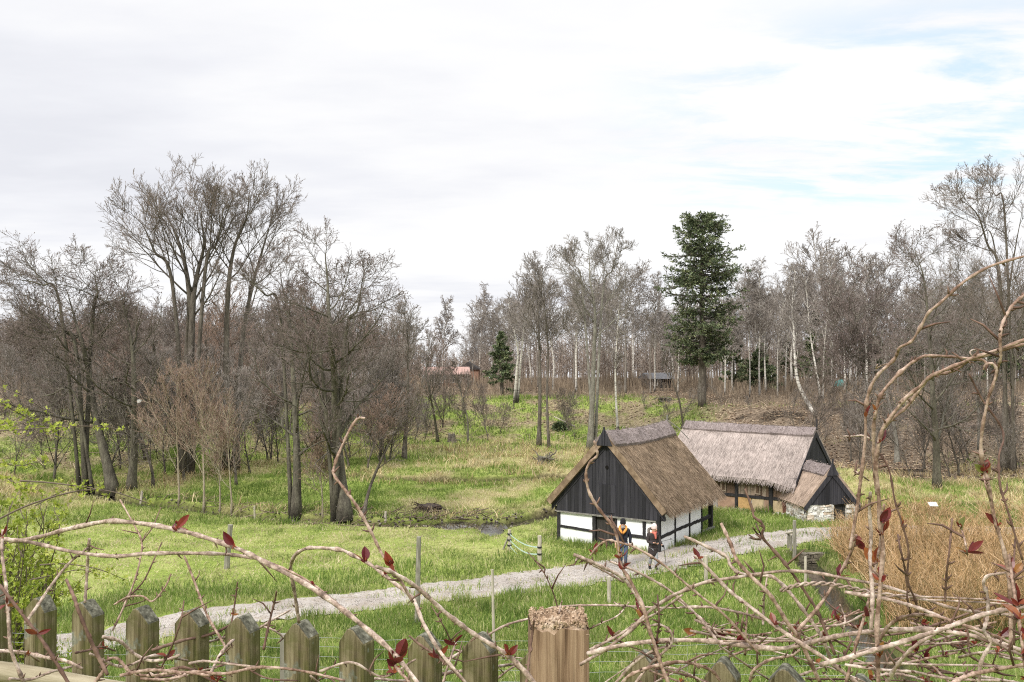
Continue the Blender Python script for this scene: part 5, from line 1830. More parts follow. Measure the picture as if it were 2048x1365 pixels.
stake('fence_post', 452, 1139, 1050, 11, 'leaning grey fence post standing alone on the left meadow verge', lean=(0.10, 0))
stake('fence_post', 834, 1246, 1074, 10, 'tall thin grey stake on the near side of the gravel path, left of centre', lean=(0.02, 0.0))
stake('fence_post', 1219, 1206, 1154, 8, 'short pale post with dark top on the near verge below the man', 'post_pale', lean=(-0.02, 0))
stake('fence_post', 1412, 1168, 1112, 8, 'short pale post with black insulators on the near verge right of the woman', 'post_pale', insul=True)
stake('fence_post', 1611, 1160, 1114, 6, 'thin pale post at the mouth of the rill below the railing', 'post_pale', d=34.5)
stake('stake', 282, 1006, 982, 5, 'small white stake at the far edge of the left meadow', 'post_pale', lean=(0.12, 0))
stake('stake', 771, 1046, 1023, 5, 'small pale stake by the stream left of the uprooted stump', 'post_pale')
stake('stake', 509, 1040, 1012, 4, 'thin pale stake in front of the slim alder', 'post_pale')
stake('garden_stake', 988, 1262, 1140, 6, 'thin upright cane stake left of the rotten post, near verge', 'post_pale', lean=(-0.02, 0), d=27.5)

# tape gate beside the barn
pa, pb = hit(1019, 1101), hit(1079, 1127)
e = empty('tape_gate', pa, 0, 'short gate of three pale tapes between two wooden posts left of the barn', 'gate')
dv = pb - pa
post_mesh(hgt(pa, 1060), 0.075).build('gate_post', MT['post_pale'], e)
m = post_mesh(hgt(pb, 1072), 0.085)
m.build('gate_post', MT['post_pale'], e, loc=tuple(dv))
m = MB().tubes([[[-0.30, 0.1, -0.1], [-0.05, 0.0, 0.52]]], 0.04, 6)
m.build('brace', MT['post_grey'], e)
for k, (z0, z1) in enumerate(((0.66, 0.62), (0.42, 0.36), (0.20, 0.06))):
    u = np.linspace(0, 1, 12)
    pth = np.stack([dv[0] * u, dv[1] * u - 0.07, (z0 * (1 - u) + (dv[2] + z1) * u) - 0.14 * np.sin(math.pi * u) * (1 + 0.4 * k)], -1)
    m = MB()
    v = np.concatenate([pth + [0, 0, 0.022], pth - [0, 0, 0.022], pth + [0, -0.012, -0.022], pth + [0, -0.012, 0.022]])
    i = np.arange(11)
    q = np.concatenate([np.stack([i + a * 12, i + a * 12 + 1, i + b_ * 12 + 1, i + b_ * 12], -1) for a, b_ in ((0, 1), (1, 2), (2, 3), (3, 0))])
    m.add(v, q)
    m.build('tape', MT['tape'], e)
m = MB()
for (o, z0) in ((np.zeros(3), (0.66, 0.42, 0.20)), (dv, (0.62, 0.36))):
    for z in z0:
        m.tubes([[[o[0], o[1] - 0.03, o[2] + z - 0.025], [o[0], o[1] - 0.03, o[2] + z + 0.025]]], 0.095, 8)
m.build('insulator', MT['black_plastic'], e)

# railing of the little bridge over the rill
b = G(1589, 1106)
e = empty('bridge_railing', b, 0, 'short weathered wooden railing where the path crosses the rill', 'railing')
post_mesh(hgt(b, 1041), 0.075).build('railing_post', MT['post_grey'], e)
q = G(1577, 1096) - b
post_mesh(0.62, 0.06).build('railing_post', MT['post_grey'], e, loc=tuple(q))
q2 = G(1582, 1101) - b
post_mesh(0.60, 0.05).build('railing_post', MT['post_grey'], e, loc=tuple(q2))
MB().tubes([[[q[0] - 0.05, q[1] + 0.05, q[2] + 0.60], [0.05, -0.05, 0.86]]], 0.055, 6).build('hand_rail', MT['post_pale'], e)

# stone culvert where the rill comes out from under the path
m = MB()
p0, p1 = G(1600, 1107), G(1662, 1106)
rubble_wall(m, (p0[0], p0[1], 0), (p1[0], p1[1], 0), 0.66, 0.30, rg, hole=(0.45, 0.70, 0.22), sz=0.14)
MT['fieldstone'] = noisy('mossy_fieldstone', [(0.3, (0.055, 0.047, 0.036)), (0.7, (0.20, 0.175, 0.13))], 3, bump=0.6)
o = m.build('stone_culvert', MT['fieldstone'], loc=(0, 0, -9.14))
tag(o, 'dark stacked stone culvert wall at the head of the rill', 'culvert')

# information board
b = hit(1868, 1040)
e = empty('information_board', b, 0, 'small white slanted information board on a post in the grass behind the osiers', 'sign')
post_mesh(hgt(b, 1012), 0.035).build('post', MT['post_grey'], e)
m = MB()
a = R(28)
Mx = np.array([[1, 0, 0], [0, math.cos(a), -math.sin(a)], [0, math.sin(a), math.cos(a)]])
m.box((-0.05, 0, hgt(b, 1009)), (0.40, 0.32, 0.03), M=Mx)
m.build('panel', MT['white_plate'], e)

# white oval plate on the dark alder trunk
c = P(277, 803, hit(262, 980)[1] - 0.5)
m = MB()
t = np.linspace(0, 2 * math.pi, 22, endpoint=False)
m.prism([(0.17 * math.cos(k), 0, 0.10 * math.sin(k) + 0.04 * math.cos(k)) for k in t], (0, 0, 0), (0, 0.5, 0))
m2 = MB()
m2.prism([(0.17 * math.cos(k), 0, 0.10 * math.sin(k) + 0.04 * math.cos(k)) for k in t], (0, 0, 0), (0, 0.03, 0))
o = m2.build('oval_plate', MT['white_plate'], loc=tuple(c))
tag(o, 'small white oval plate on a trunk among the left alders', 'plate')


MT['rotten_root'] = noisy('black_rotten_roots', [(0.3, (0.012, 0.009, 0.008)), (0.55, (0.045, 0.032, 0.024)), (0.75, (0.16, 0.115, 0.085))], 5, bump=0.8)


def stump(name, label, px, py, r, hh, roots, seed, mat='bark_dark', cut='post_pale', top_cut=True, rl=(1.3, 2.8), rt=0.07, hang=False):
    r_ = np.random.default_rng(seed)
    b = hit(px, py)
    e = empty(name, b, 0, label, 'stump')
    m = MB()
    k = 14
    ang = np.linspace(0, 2 * math.pi, k, endpoint=False)
    lev = [(0.0, 1.5), (0.25, 1.1), (0.6, 0.95), (1.0, 0.9)]
    n_ = 1 + 0.18 * r_.normal(0, 1, k)
    v = []
    for (zz, s) in lev:
        for i, a_ in enumerate(ang):
            v.append((math.cos(a_) * r * s * n_[i], math.sin(a_) * r * s * n_[i], zz * hh - 0.08 + (0.07 * hh * r_.normal() if zz == 1 else 0)))
    q = [[l * k + i, l * k + (i + 1) % k, (l + 1) * k + (i + 1) % k, (l + 1) * k + i] for l in range(3) for i in range(k)]
    m.add(v, q, [[3 * k, 3 * k + i, 3 * k + i + 1] for i in range(1, k - 1)])
    m.build('bole', MT['rotten_root' if hang else mat], e)
    m = MB()
    for i in range(roots):
        a_ = r_.uniform(0, 6.28)
        L = r * r_.uniform(*rl)
        el = r_.uniform(-0.1, 0.9) if not top_cut else r_.uniform(-0.15, 0.2)
        p0 = np.array([math.cos(a_) * r * 0.5, math.sin(a_) * r * 0.5, hh * r_.uniform(0.1, 0.6)])
        dv_ = np.array([math.cos(a_) * math.cos(el), math.sin(a_) * math.cos(el), math.sin(el)])
        pts = [p0 + dv_ * L * f + r_.normal(0, 0.10, 3) * f - (np.array([0, 0, 0.45 * f * f]) if hang else 0) for f in (0, 0.4, 0.7, 1)]
        m.tubes(spline(pts, 8), (rt * r_.uniform(0.4, 1.2) * np.linspace(1, 0.25, 8))[None], 5)
    m.build('roots', MT['rotten_root' if hang else 'bark'], e)
    return e


stump('uprooted_stump', 'dark uprooted stump with a tangle of roots on the stream bank', 858, 1024, 0.62, 0.42, 110, 301, top_cut=False, rl=(0.7, 1.5), rt=0.035, hang=True)
stump('tree_stump', 'dark rotten stump on the straw coloured mound', 1089, 925, 0.40, 0.42, 14, 302, top_cut=False)
stump('tree_stump', 'low black stump on the slope left of the conifer', 1332, 802, 0.55, 0.35, 8, 303)
stump('tree_stump', 'small orange brown stump at the foot of the slope, beside the dark sapling', 904, 884, 0.32, 0.7, 4, 304, mat='bark')

# tarp over a heap in the wood
b = ground_at(1682, 112)
b[2] = P(0, 773, 112)[2]
m = MB()
u, w = np.meshgrid(np.linspace(0, 2 * math.pi, 20, endpoint=False), np.linspace(0, math.pi / 2, 7), indexing='ij')
rr_ = 1 + 0.25 * (fbm(np.cos(u) * 2 + 5, np.sin(u) * 2 + w * 2, 7) - 0.5)
v = np.stack([0.75 * np.cos(u) * np.cos(w) * rr_, 0.5 * np.sin(u) * np.cos(w) * rr_, 0.75 * np.sin(w) * rr_], -1)
i, j = np.meshgrid(np.arange(20), np.arange(6), indexing='ij')
i, j = i.ravel(), j.ravel()
m.add(v.reshape(-1, 3), np.stack([i * 7 + j, ((i + 1) % 20) * 7 + j, ((i + 1) % 20) * 7 + j + 1, i * 7 + j + 1], -1))
MT['tarp'] = plain('turquoise_tarp', (0.07, 0.24, 0.23), 0.6, 0.3)
o = m.build('tarp', MT['tarp'], loc=tuple(b))
tag(o, 'turquoise tarp over a heap between the far birches', 'tarp')

# fallen branch on the bank
b0, b1 = hit(985, 752 + 55), hit(1040, 820)
m = MB().tubes(spline([P(1118, 848, b1[1]) * 0 + hit(1108, 845) + [0, 0, 0.5], hit(1125, 850) + [0, 0, 0.35], hit(1150, 858) + [0, 0, 0.2]], 10), (0.07 * np.linspace(0.6, 1, 10))[None], 6)
tag(m.build('fallen_branch', MT['post_pale']), 'pale fallen branch on the bank left of the pale trunked tree', 'branch')

# low juniper-like dark bushes on the bank
def dark_bush(label, px, py, w, hh, seed):
    r_ = np.random.default_rng(seed)
    b = hit(px, py)
    e = empty('evergreen_bush', b, 0, label, 'bush')
    n = 1500
    dv_ = unit(r_.normal(0, 1, (n, 3)) * [1, 1, 0.8])
    dv_[:, 2] = np.abs(dv_[:, 2])
    rad = r_.uniform(0.3, 1, n) ** 0.5
    lump = 0.7 + 0.6 * vnoise(dv_[:, 0] * 2.3 + 9, dv_[:, 2] * 2.3 + dv_[:, 1], seed)
    p = dv_ * (rad * lump)[:, None] * [w / 2, w / 2, hh]
    t_ = unit(dv_ + r_.normal(0, 0.5, (n, 3)))
    sd = unit(np.cross(t_, r_.normal(0, 1, (n, 3)))) * 0.05
    L = r_.uniform(0.15, 0.35, (n, 1))
    m = MB()
    v = np.stack([p - sd * 0.3, p + sd * 0.3, p + t_ * L * 0.6 + sd, p + t_ * L * 0.6 - sd, p + t_ * L], 1).reshape(-1, 3)
    o_ = np.arange(n)[:, None] * 5
    m.add(v, o_ + np.array([[0, 1, 2, 3]]), o_ + np.array([[3, 2, 4]]), tint=np.repeat(np.clip(r_.normal(0.35, 0.2, n), 0, 1), 5))
    m.build('foliage', MT['needles'], e)
    m = MB()
    for k in range(9):
        a_ = r_.uniform(0, 6.28)
        m.tubes([[[0, 0, -0.1], [math.cos(a_) * w * 0.2, math.sin(a_) * w * 0.2, hh * 0.5], [math.cos(a_) * w * 0.3, math.sin(a_) * w * 0.3, hh * 0.85]]], np.array([[0.04, 0.03, 0.01]]), 5)
    m.build('stems', MT['bark_dark'], e)


dark_bush('dark green bush on the bank beside the close pair of trunks', 1120, 860, 1.3, 0.6, 310)

# ------------------------------------------------------------------ the two walkers
MT['skin'] = plain('skin', (0.50, 0.28, 0.20), 0.6, 0.3, var=0.06)
MT['navy'] = noisy('dark_navy_jacket', [(0.3, (0.010, 0.011, 0.018)), (0.7, (0.028, 0.03, 0.042))], 14, bump=0.5)
MT['orange'] = plain('orange_lining', (0.60, 0.26, 0.06))
MT['denim'] = noisy('blue_jeans', [(0.3, (0.045, 0.065, 0.11)), (0.7, (0.10, 0.135, 0.20))], 10, bump=0.3)
MT['black_wool'] = plain('black_wool', (0.016, 0.016, 0.018), 0.95)
MT['shoe'] = plain('dark_shoe', (0.02, 0.019, 0.018), 0.7)
MT['coat'] = noisy('dark_brown_quilted_coat', [(0.3, (0.028, 0.022, 0.024)), (0.7, (0.062, 0.05, 0.05))], 4, (1, 1, 9), bump=0.9, bdist=0.03)
MT['pink_wool'] = plain('pale_pink_wool', (0.66, 0.50, 0.48), 0.95)
MT['red_scarf'] = plain('coral_red_scarf', (0.46, 0.13, 0.10), 0.9)
MT['grey_trousers'] = noisy('pale_grey_trousers', [(0.3, (0.19, 0.20, 0.22)), (0.7, (0.36, 0.37, 0.39))], 9, bump=0.3)
MT['fur'] = noisy('grey_brown_fur', [(0.3, (0.06, 0.05, 0.045)), (0.7, (0.20, 0.17, 0.15))], 26, bump=0.9, bdist=0.02)
MT['beard'] = plain('grey_beard', (0.30, 0.27, 0.25), 0.95)
MT['eye'] = plain('dark_eye', (0.02, 0.015, 0.012), 0.3, 0.5)
MT['pole'] = plain('dark_metal_pole', (0.03, 0.03, 0.033), 0.35, 0.5)


def skin_obj(name, joints, edges, mat, parent=None, root=None, sub=2):
    """joints: name -> (x, y, z, rx, ry)"""
    me = bpy.data.meshes.new(name)
    keys = list(joints)
    me.from_pydata([joints[k][:3] for k in keys], [(keys.index(a), keys.index(b)) for a, b in edges], [])
    o = bpy.data.objects.new(name, me)
    COL.objects.link(o)
    bm = bmesh.new()
    bm.from_mesh(me)
    lay = bm.verts.layers.skin.verify()
    bm.verts.ensure_lookup_table()
    for i, k in enumerate(keys):
        j = joints[k]
        bm.verts[i][lay].radius = (j[3], j[4] if len(j) > 4 else j[3])
        bm.verts[i][lay].use_root = (k == (root or keys[0]))
    bm.to_mesh(me)
    bm.free()
    me.materials.append(mat)
    s = o.modifiers.new('skin', 'SKIN')
    s.use_smooth_shade = True
    ss_ = o.modifiers.new('sub', 'SUBSURF')
    ss_.levels = sub
    ss_.render_levels = sub
    if parent is not None:
        o.parent = parent
    return o


def chain(*ks):
    return list(zip(ks[:-1], ks[1:]))


def hand(J, E, wrist, pos, dirv, side, curl=0.5):
    """palm, four unequal bent fingers and a thumb from the side of the palm"""
    pos, dirv, side = (np.asarray(q, float) for q in (pos, dirv, side))
    dirv, side = unit(dirv), unit(side)
    nrm = np.cross(dirv, side)
    J[wrist + '_palm'] = (*(pos + dirv * 0.05), 0.030, 0.020)
    E.append((wrist, wrist + '_palm'))
    for i, L in enumerate((0.072, 0.082, 0.076, 0.060)):
        b0 = pos + dirv * 0.095 + side * (0.027 - 0.018 * i)
        pr = wrist + '_palm'
        cur, dd = b0, dirv.copy()
        for s in range(3):
            k = f'{wrist}_f{i}{s}'
            J[k] = (*cur, 0.0092 - 0.001 * s)
            E.append((pr, k))
            pr = k
            dd = unit(dd + nrm * curl * (0.3 + 0.3 * s))
            cur = cur + dd * L / 2
    cur, dd = pos + dirv * 0.035 + side * 0.034, unit(dirv * 0.7 + side * 0.7)
    pr = wrist + '_palm'
    for s in range(2):
        k = f'{wrist}_t{s}'
        J[k] = (*cur, 0.011 - 0.001 * s)
        E.append((pr, k))
        pr = k
        dd = unit(dd + nrm * curl * 0.4 + dirv * 0.2)
        cur = cur + dd * 0.035


def head_joints(J, E, c, turn=(0, -1), neck='neck'):
    """head with a brow, jaw, nose and ears; c = head centre"""
    tx, ty = turn
    sx, sy = -ty, tx
    c = np.asarray(c, float)
    J['head'] = (*c, 0.083, 0.095)
    J['crown'] = (c[0] - tx * 0.005, c[1] - ty * 0.005, c[2] + 0.075, 0.070, 0.078)
    J['jaw'] = (c[0] + tx * 0.03, c[1] + ty * 0.03, c[2] - 0.085, 0.052, 0.055)
    J['nose'] = (c[0] + tx * 0.118, c[1] + ty * 0.118, c[2] - 0.028, 0.016)
    for s, nm in ((1, 'ear_a'), (-1, 'ear_b')):
        J[nm] = (c[0] + sx * s * 0.092, c[1] + sy * s * 0.092, c[2] - 0.012, 0.018)
        E.append(('head', nm))
    E += [(neck, 'head'), ('head', 'crown'), ('head', 'jaw'), ('head', 'nose')]


def face_bits(par, c, turn, lip=True):
    tx, ty = turn
    sx, sy = -ty, tx
    for s in (-1, 1):
        m = MB().box((c[0] + tx * 0.092 + sx * s * 0.033, c[1] + ty * 0.092 + sy * s * 0.033, c[2] + 0.005), (0.024, 0.016, 0.014))
        m.build('eye', MT['eye'], par)
    if lip:
        MB().box((c[0] + tx * 0.094, c[1] + ty * 0.094, c[2] - 0.068), (0.045, 0.014, 0.010)).build('mouth', MT['red_scarf'], par)


def lathe(m, prof, c, k=18, squash=(1, 1), mat=0):
    """profile [(r, z)...] turned round z"""
    a_ = np.linspace(0, 2 * math.pi, k, endpoint=False)
    v = np.array([[c[0] + r * math.cos(t) * squash[0], c[1] + r * math.sin(t) * squash[1], c[2] + z] for r, z in prof for t in a_])
    n_ = len(prof)
    q = [[i * k + j, i * k + (j + 1) % k, (i + 1) * k + (j + 1) % k, (i + 1) * k + j] for i in range(n_ - 1) for j in range(k)]
    t = [[0, j + 1, j] for j in range(1, k - 1)] + [[(n_ - 1) * k, (n_ - 1) * k + j, (n_ - 1) * k + j + 1] for j in range(1, k - 1)]
    m.add(v, q, t, mat)
    return m


# man: facing the camera, mid stride, hands low
mb_ = hit(1246, 1135)
man = empty('person', mb_, R(-8), 'person in dark jacket with orange hood lining, black beanie and jeans on the path', 'person')
LA = dict(hipL=(0.10, 0.0, 0.90, 0.095), kneeL=(0.105, -0.06, 0.50, 0.062), ankL=(0.09, 0.02, 0.10, 0.034), toeL=(0.10, -0.10, 0.05, 0.014),
          hipR=(-0.10, 0.0, 0.90, 0.095), kneeR=(-0.085, -0.10, 0.52, 0.062), ankR=(-0.07, 0.12, 0.16, 0.034), toeR=(-0.07, 0.02, 0.055, 0.014))
J = dict(pelvis=(0, 0, 0.96, 0.14, 0.10), waist=(0, 0, 1.12, 0.135, 0.095), chest=(0, 0.0, 1.32, 0.165, 0.11), neck=(0, -0.005, 1.49, 0.058),
         shL=(0.19, 0, 1.40, 0.066), elL=(0.26, 0.03, 1.12, 0.046), wrL=(0.255, -0.06, 0.87, 0.030),
         shR=(-0.19, 0, 1.40, 0.066), elR=(-0.26, 0.05, 1.13, 0.046), wrR=(-0.28, -0.08, 0.90, 0.030), **LA)
E = chain('pelvis', 'waist', 'chest', 'neck') + chain('chest', 'shL', 'elL', 'wrL') + chain('chest', 'shR', 'elR', 'wrR') + chain('pelvis', 'hipL', 'kneeL', 'ankL') + chain('pelvis', 'hipR', 'kneeR', 'ankR')
HC = (0, -0.03, 1.62)
head_joints(J, E, HC, (0.0, -1.0))
hand(J, E, 'wrL', (0.255, -0.06, 0.87), (0.0, -0.1, -1), (-0.3, -1, 0))
hand(J, E, 'wrR', (-0.28, -0.08, 0.90), (0, -0.2, -1), (0.3, -1, 0))
skin_obj('body', J, E, MT['skin'], man, 'pelvis', 1)
jk = dict(pelvis=(0, 0, 0.90, 0.19, 0.14), waist=(0, 0, 1.10, 0.185, 0.135), chest=(0, 0, 1.32, 0.205, 0.145), collar=(0, 0.0, 1.46, 0.12, 0.10),
          shL=(0.205, 0, 1.395, 0.088), elL=(0.275, 0.03, 1.12, 0.070), wrL=(0.262, -0.05, 0.90, 0.055),
          shR=(-0.205, 0, 1.395, 0.088), elR=(-0.275, 0.05, 1.13, 0.070), wrR=(-0.285, -0.07, 0.93, 0.055), hem=(0, 0, 0.80, 0.195, 0.145))
jacket = skin_obj('jacket', jk, chain('pelvis', 'waist', 'chest', 'collar') + [('pelvis', 'hem')] + chain('chest', 'shL', 'elL', 'wrL') + chain('chest', 'shR', 'elR', 'wrR'), MT['navy'], man, 'waist')
m = MB().box((0.0, -0.165, 1.08), (0.018, 0.03, 0.5))
m.build('zip', MT['black_plastic'], jacket)
# open hood lining: a V-shaped collar laid on the shoulders, standing up behind the neck
m = MB()
for s in (-1, 1):
    up = [(0.02, -0.205, 1.31), (0.085, -0.19, 1.38), (0.155, -0.12, 1.45), (0.165, 0.0, 1.52), (0.11, 0.10, 1.57), (0.0, 0.125, 1.58)]
    lo = [(0.0, -0.17, 1.33), (0.03, -0.15, 1.40), (0.075, -0.09, 1.46), (0.085, 0.0, 1.53), (0.06, 0.06, 1.57), (0.0, 0.08, 1.58)]
    v, q = [], []
    for (a_, b_) in zip(up, lo):
        v += [(a_[0] * s, a_[1], a_[2]), (b_[0] * s, b_[1], b_[2]), (b_[0] * s, b_[1] + 0.02, b_[2] - 0.03), (a_[0] * s * 1.03, a_[1] + 0.01, a_[2] - 0.05)]
    for i in range(5):
        for j in range(4):
            f = [i * 4 + j, i * 4 + (j + 1) % 4, i * 4 + 4 + (j + 1) % 4, i * 4 + 4 + j]
            q.append(f if s > 0 else f[::-1])
    q += [[0, 3, 2, 1] if s > 0 else [0, 1, 2, 3]]
    m.add(v, q)
m.build('hood_lining', MT['orange'], jacket, smooth=True)
tr = dict(pelvis=(0, 0, 0.95, 0.155, 0.115), hipL=(0.10, 0, 0.86, 0.105), kneeL=(0.105, -0.06, 0.50, 0.080), ankL=(0.09, 0.02, 0.14, 0.066),
          hipR=(-0.10, 0, 0.86, 0.105), kneeR=(-0.085, -0.10, 0.52, 0.080), ankR=(-0.07, 0.10, 0.20, 0.066))
skin_obj('trousers', tr, chain('pelvis', 'hipL', 'kneeL', 'ankL') + chain('pelvis', 'hipR', 'kneeR', 'ankR'), MT['denim'], man, 'pelvis')
for k in ('L', 'R'):
    a_, t_ = LA['ank' + k], LA['toe' + k]
    skin_obj('shoe', dict(heel=(a_[0], a_[1] + 0.03, t_[2] + 0.01, 0.052), ank=(a_[0], a_[1], a_[2] + 0.07, 0.056), ball=(t_[0], t_[1] + 0.02, t_[2] + 0.005, 0.055, 0.048), tip=(t_[0], t_[1] - 0.07, t_[2] - 0.005, 0.046, 0.040)), [('ank', 'heel'), ('heel', 'ball'), ('ball', 'tip')], MT['shoe'], man, 'heel', 1)
m = lathe(MB(), [(0.118, 0.012), (0.128, 0.03), (0.124, 0.075), (0.118, 0.13), (0.095, 0.185), (0.05, 0.215), (0.012, 0.222)], (HC[0], HC[1] + 0.012, HC[2]), squash=(0.88, 1.0))
m.build('beanie', MT['black_wool'], man, smooth=True)
m = MB()
u, w = np.meshgrid(np.linspace(-1, 1, 9), np.linspace(0, 1, 5), indexing='ij')
v = np.stack([0.072 * np.sin(u * 1.3), HC[1] - 0.045 - 0.062 * np.cos(u * 1.3) - 0.008 * np.sin(w * 3.1), HC[2] - 0.045 - 0.095 * w + 0.03 * np.abs(u)], -1)
v2 = v + np.array([0, 0.045, 0])
i, j = np.meshgrid(np.arange(8), np.arange(4), indexing='ij')
i, j = i.ravel(), j.ravel()
f = np.stack([i * 5 + j, i * 5 + j + 1, (i + 1) * 5 + j + 1, (i + 1) * 5 + j], -1)
m.add(v.reshape(-1, 3), f)
m.add(v2.reshape(-1, 3), f[:, ::-1])
m.build('beard', MT['beard'], man, smooth=True)
face_bits(man, HC, (0, -1.0), lip=False)

# woman: long coat, head turned to the right of the picture, one pole planted, one under her arm
wb = hit(1306, 1141)
wom = empty('person', wb, R(10), 'person in long dark quilted coat with pale pink cap, red scarf and walking poles', 'person')
LW = dict(hipL=(0.09, 0, 0.86, 0.09), kneeL=(0.10, -0.09, 0.48, 0.058), ankL=(0.09, -0.10, 0.10, 0.033), toeL=(0.10, -0.20, 0.05, 0.014),
          hipR=(-0.09, 0, 0.86, 0.09), kneeR=(-0.09, -0.02, 0.48, 0.058), ankR=(-0.09, 0.12, 0.12, 0.033), toeR=(-0.10, 0.02, 0.05, 0.014))
J = dict(pelvis=(0, 0, 0.92, 0.14, 0.105), waist=(0, 0, 1.08, 0.12, 0.09), chest=(0, 0.0, 1.26, 0.15, 0.105), neck=(0.02, -0.02, 1.41, 0.052),
         shL=(0.165, 0, 1.33, 0.06), elL=(0.24, -0.04, 1.07, 0.042), wrL=(0.30, -0.16, 0.93, 0.028),
         shR=(-0.165, 0, 1.33, 0.06), elR=(-0.20, -0.02, 1.06, 0.042), wrR=(-0.02, -0.20, 1.03, 0.028), **LW)
E = chain('pelvis', 'waist', 'chest', 'neck') + chain('chest', 'shL', 'elL', 'wrL') + chain('chest', 'shR', 'elR', 'wrR') + chain('pelvis', 'hipL', 'kneeL', 'ankL') + chain('pelvis', 'hipR', 'kneeR', 'ankR')
WC = (0.045, -0.055, 1.53)
wt = (0.5, -0.866)
head_joints(J, E, WC, wt)
hand(J, E, 'wrL', (0.30, -0.16, 0.93), (0.35, -0.75, -0.35), (-0.6, -0.3, 0.6), 0.9)
hand(J, E, 'wrR', (-0.02, -0.20, 1.03), (1.0, -0.2, 0.0), (0, -0.2, 1), 0.9)
skin_obj('body', J, E, MT['skin'], wom, 'pelvis', 1)
ck = dict(waist=(0, 0, 1.06, 0.175, 0.14), chest=(0, 0, 1.26, 0.19, 0.14), collar=(0.01, 0, 1.37, 0.12, 0.10), hipc=(0, 0, 0.86, 0.195, 0.16), thigh=(0, 0, 0.66, 0.205, 0.165), hem=(0, 0, 0.48, 0.21, 0.165),
          shL=(0.18, 0, 1.32, 0.08), elL=(0.25, -0.04, 1.06, 0.066), wrL=(0.295, -0.14, 0.95, 0.052),
          shR=(-0.18, 0, 1.32, 0.08), elR=(-0.21, -0.02, 1.05, 0.068), wrR=(-0.05, -0.19, 1.03, 0.052))
coat = skin_obj('coat', ck, chain('waist', 'chest', 'collar') + chain('waist', 'hipc', 'thigh', 'hem') + chain('chest', 'shL', 'elL', 'wrL') + chain('chest', 'shR', 'elR', 'wrR'), MT['coat'], wom, 'waist')
hd = dict(a=(-0.17, -0.02, 1.36, 0.055), b=(-0.15, 0.05, 1.50, 0.06), c=(-0.09, 0.10, 1.56, 0.06), d=(0.02, 0.12, 1.50, 0.07), e=(0.12, 0.08, 1.42, 0.06))
skin_obj('fur_hood', hd, chain('a', 'b', 'c', 'd', 'e'), MT['fur'], coat, 'c', 2)
tr = dict(pelvis=(0, 0, 0.90, 0.15, 0.11), hipL=(0.09, 0, 0.80, 0.095), kneeL=(0.10, -0.09, 0.48, 0.075), ankL=(0.09, -0.10, 0.17, 0.062),
          hipR=(-0.09, 0, 0.80, 0.095), kneeR=(-0.09, -0.02, 0.48, 0.075), ankR=(-0.09, 0.10, 0.19, 0.062))
skin_obj('trousers', tr, chain('pelvis', 'hipL', 'kneeL', 'ankL') + chain('pelvis', 'hipR', 'kneeR', 'ankR'), MT['grey_trousers'], wom, 'pelvis')
for k in ('L', 'R'):
    a_, t_ = LW['ank' + k], LW['toe' + k]
    skin_obj('shoe', dict(heel=(a_[0], a_[1] + 0.02, t_[2] + 0.01, 0.05), ank=(a_[0], a_[1], a_[2] + 0.12, 0.054), ball=(t_[0], t_[1] + 0.02, t_[2] + 0.005, 0.053, 0.046), tip=(t_[0], t_[1] - 0.07, t_[2] - 0.005, 0.044, 0.040)), [('ank', 'heel'), ('heel', 'ball'), ('ball', 'tip')], MT['shoe'], wom, 'heel', 1)
m = lathe(MB(), [(0.112, -0.005), (0.122, 0.02), (0.120, 0.07), (0.112, 0.12), (0.088, 0.17), (0.045, 0.20), (0.010, 0.205)], (WC[0] - 0.012, WC[1] + 0.02, WC[2]), squash=(0.92, 0.98))
m.build('cap', MT['pink_wool'], wom, smooth=True)
sc_ = dict(a=(-0.06, -0.06, 1.40, 0.042), b=(0.03, -0.12, 1.40, 0.048), c=(0.11, -0.07, 1.41, 0.042), d=(0.09, 0.05, 1.43, 0.04), e=(0.05, -0.165, 1.28, 0.042), f=(0.05, -0.17, 1.17, 0.035))
skin_obj('scarf', sc_, chain('a', 'b', 'c', 'd') + chain('b', 'e', 'f'), MT['red_scarf'], wom, 'b')
gl = {}
ge = []
for (w_, pos, dv_, sd_) in (('wrL', (0.30, -0.16, 0.93), (0.35, -0.75, -0.35), (-0.6, -0.3, 0.6)),):
    gl[w_] = (*pos, 0.040)
    hand(gl, ge, w_, pos, dv_, sd_, 0.9)
    for k in gl:
        gl[k] = (*gl[k][:3], gl[k][3] * 1.35)
skin_obj('glove', gl, ge, MT['black_wool'], wom, 'wrL', 1)
face_bits(wom, WC, wt)

WM = Matrix.Translation(Vector(wb)) @ Matrix.Rotation(R(10), 4, 'Z')
hp = WM @ Vector((0.335, -0.235, 0.90))
tip = hit(1333, 1139)
def pole(name, label, a_, b_, grip=True):
    a_, b_ = np.asarray(a_, float), np.asarray(b_, float)
    e = empty(name, tuple(b_), 0, label, 'walking pole', 'walking poles')
    v = a_ - b_
    MB().tubes([[[0, 0, 0], v * 0.5, v]], np.array([[0.008, 0.010, 0.011]]), 7).build('shaft', MT['pole'], e)
    MB().tubes([[v * 0.90, v * 0.95, v * 1.03]], np.array([[0.016, 0.020, 0.024]]), 8).build('grip', MT['black_plastic'], e)
    MB().tubes([[v * 0.045, v * 0.055]], 0.04, 10).build('basket', MT['black_plastic'], e)


pole('walking_pole', 'dark walking pole planted on the path beside the long coat', np.array(hp) + [0, 0, 0.03], tip)
h2 = np.array(WM @ Vector((0.02, -0.24, 1.045)))
h3 = h2 + np.array([0.62, 0.10, 0.14])
pole('walking_pole', 'dark walking pole tucked level under the arm of the long coat', h2 + (h2 - h3) * 0.25, h3)


# ------------------------------------------------------------------ foreground: picket fence, rotten post, vines, hawthorn
rg = np.random.default_rng(44)


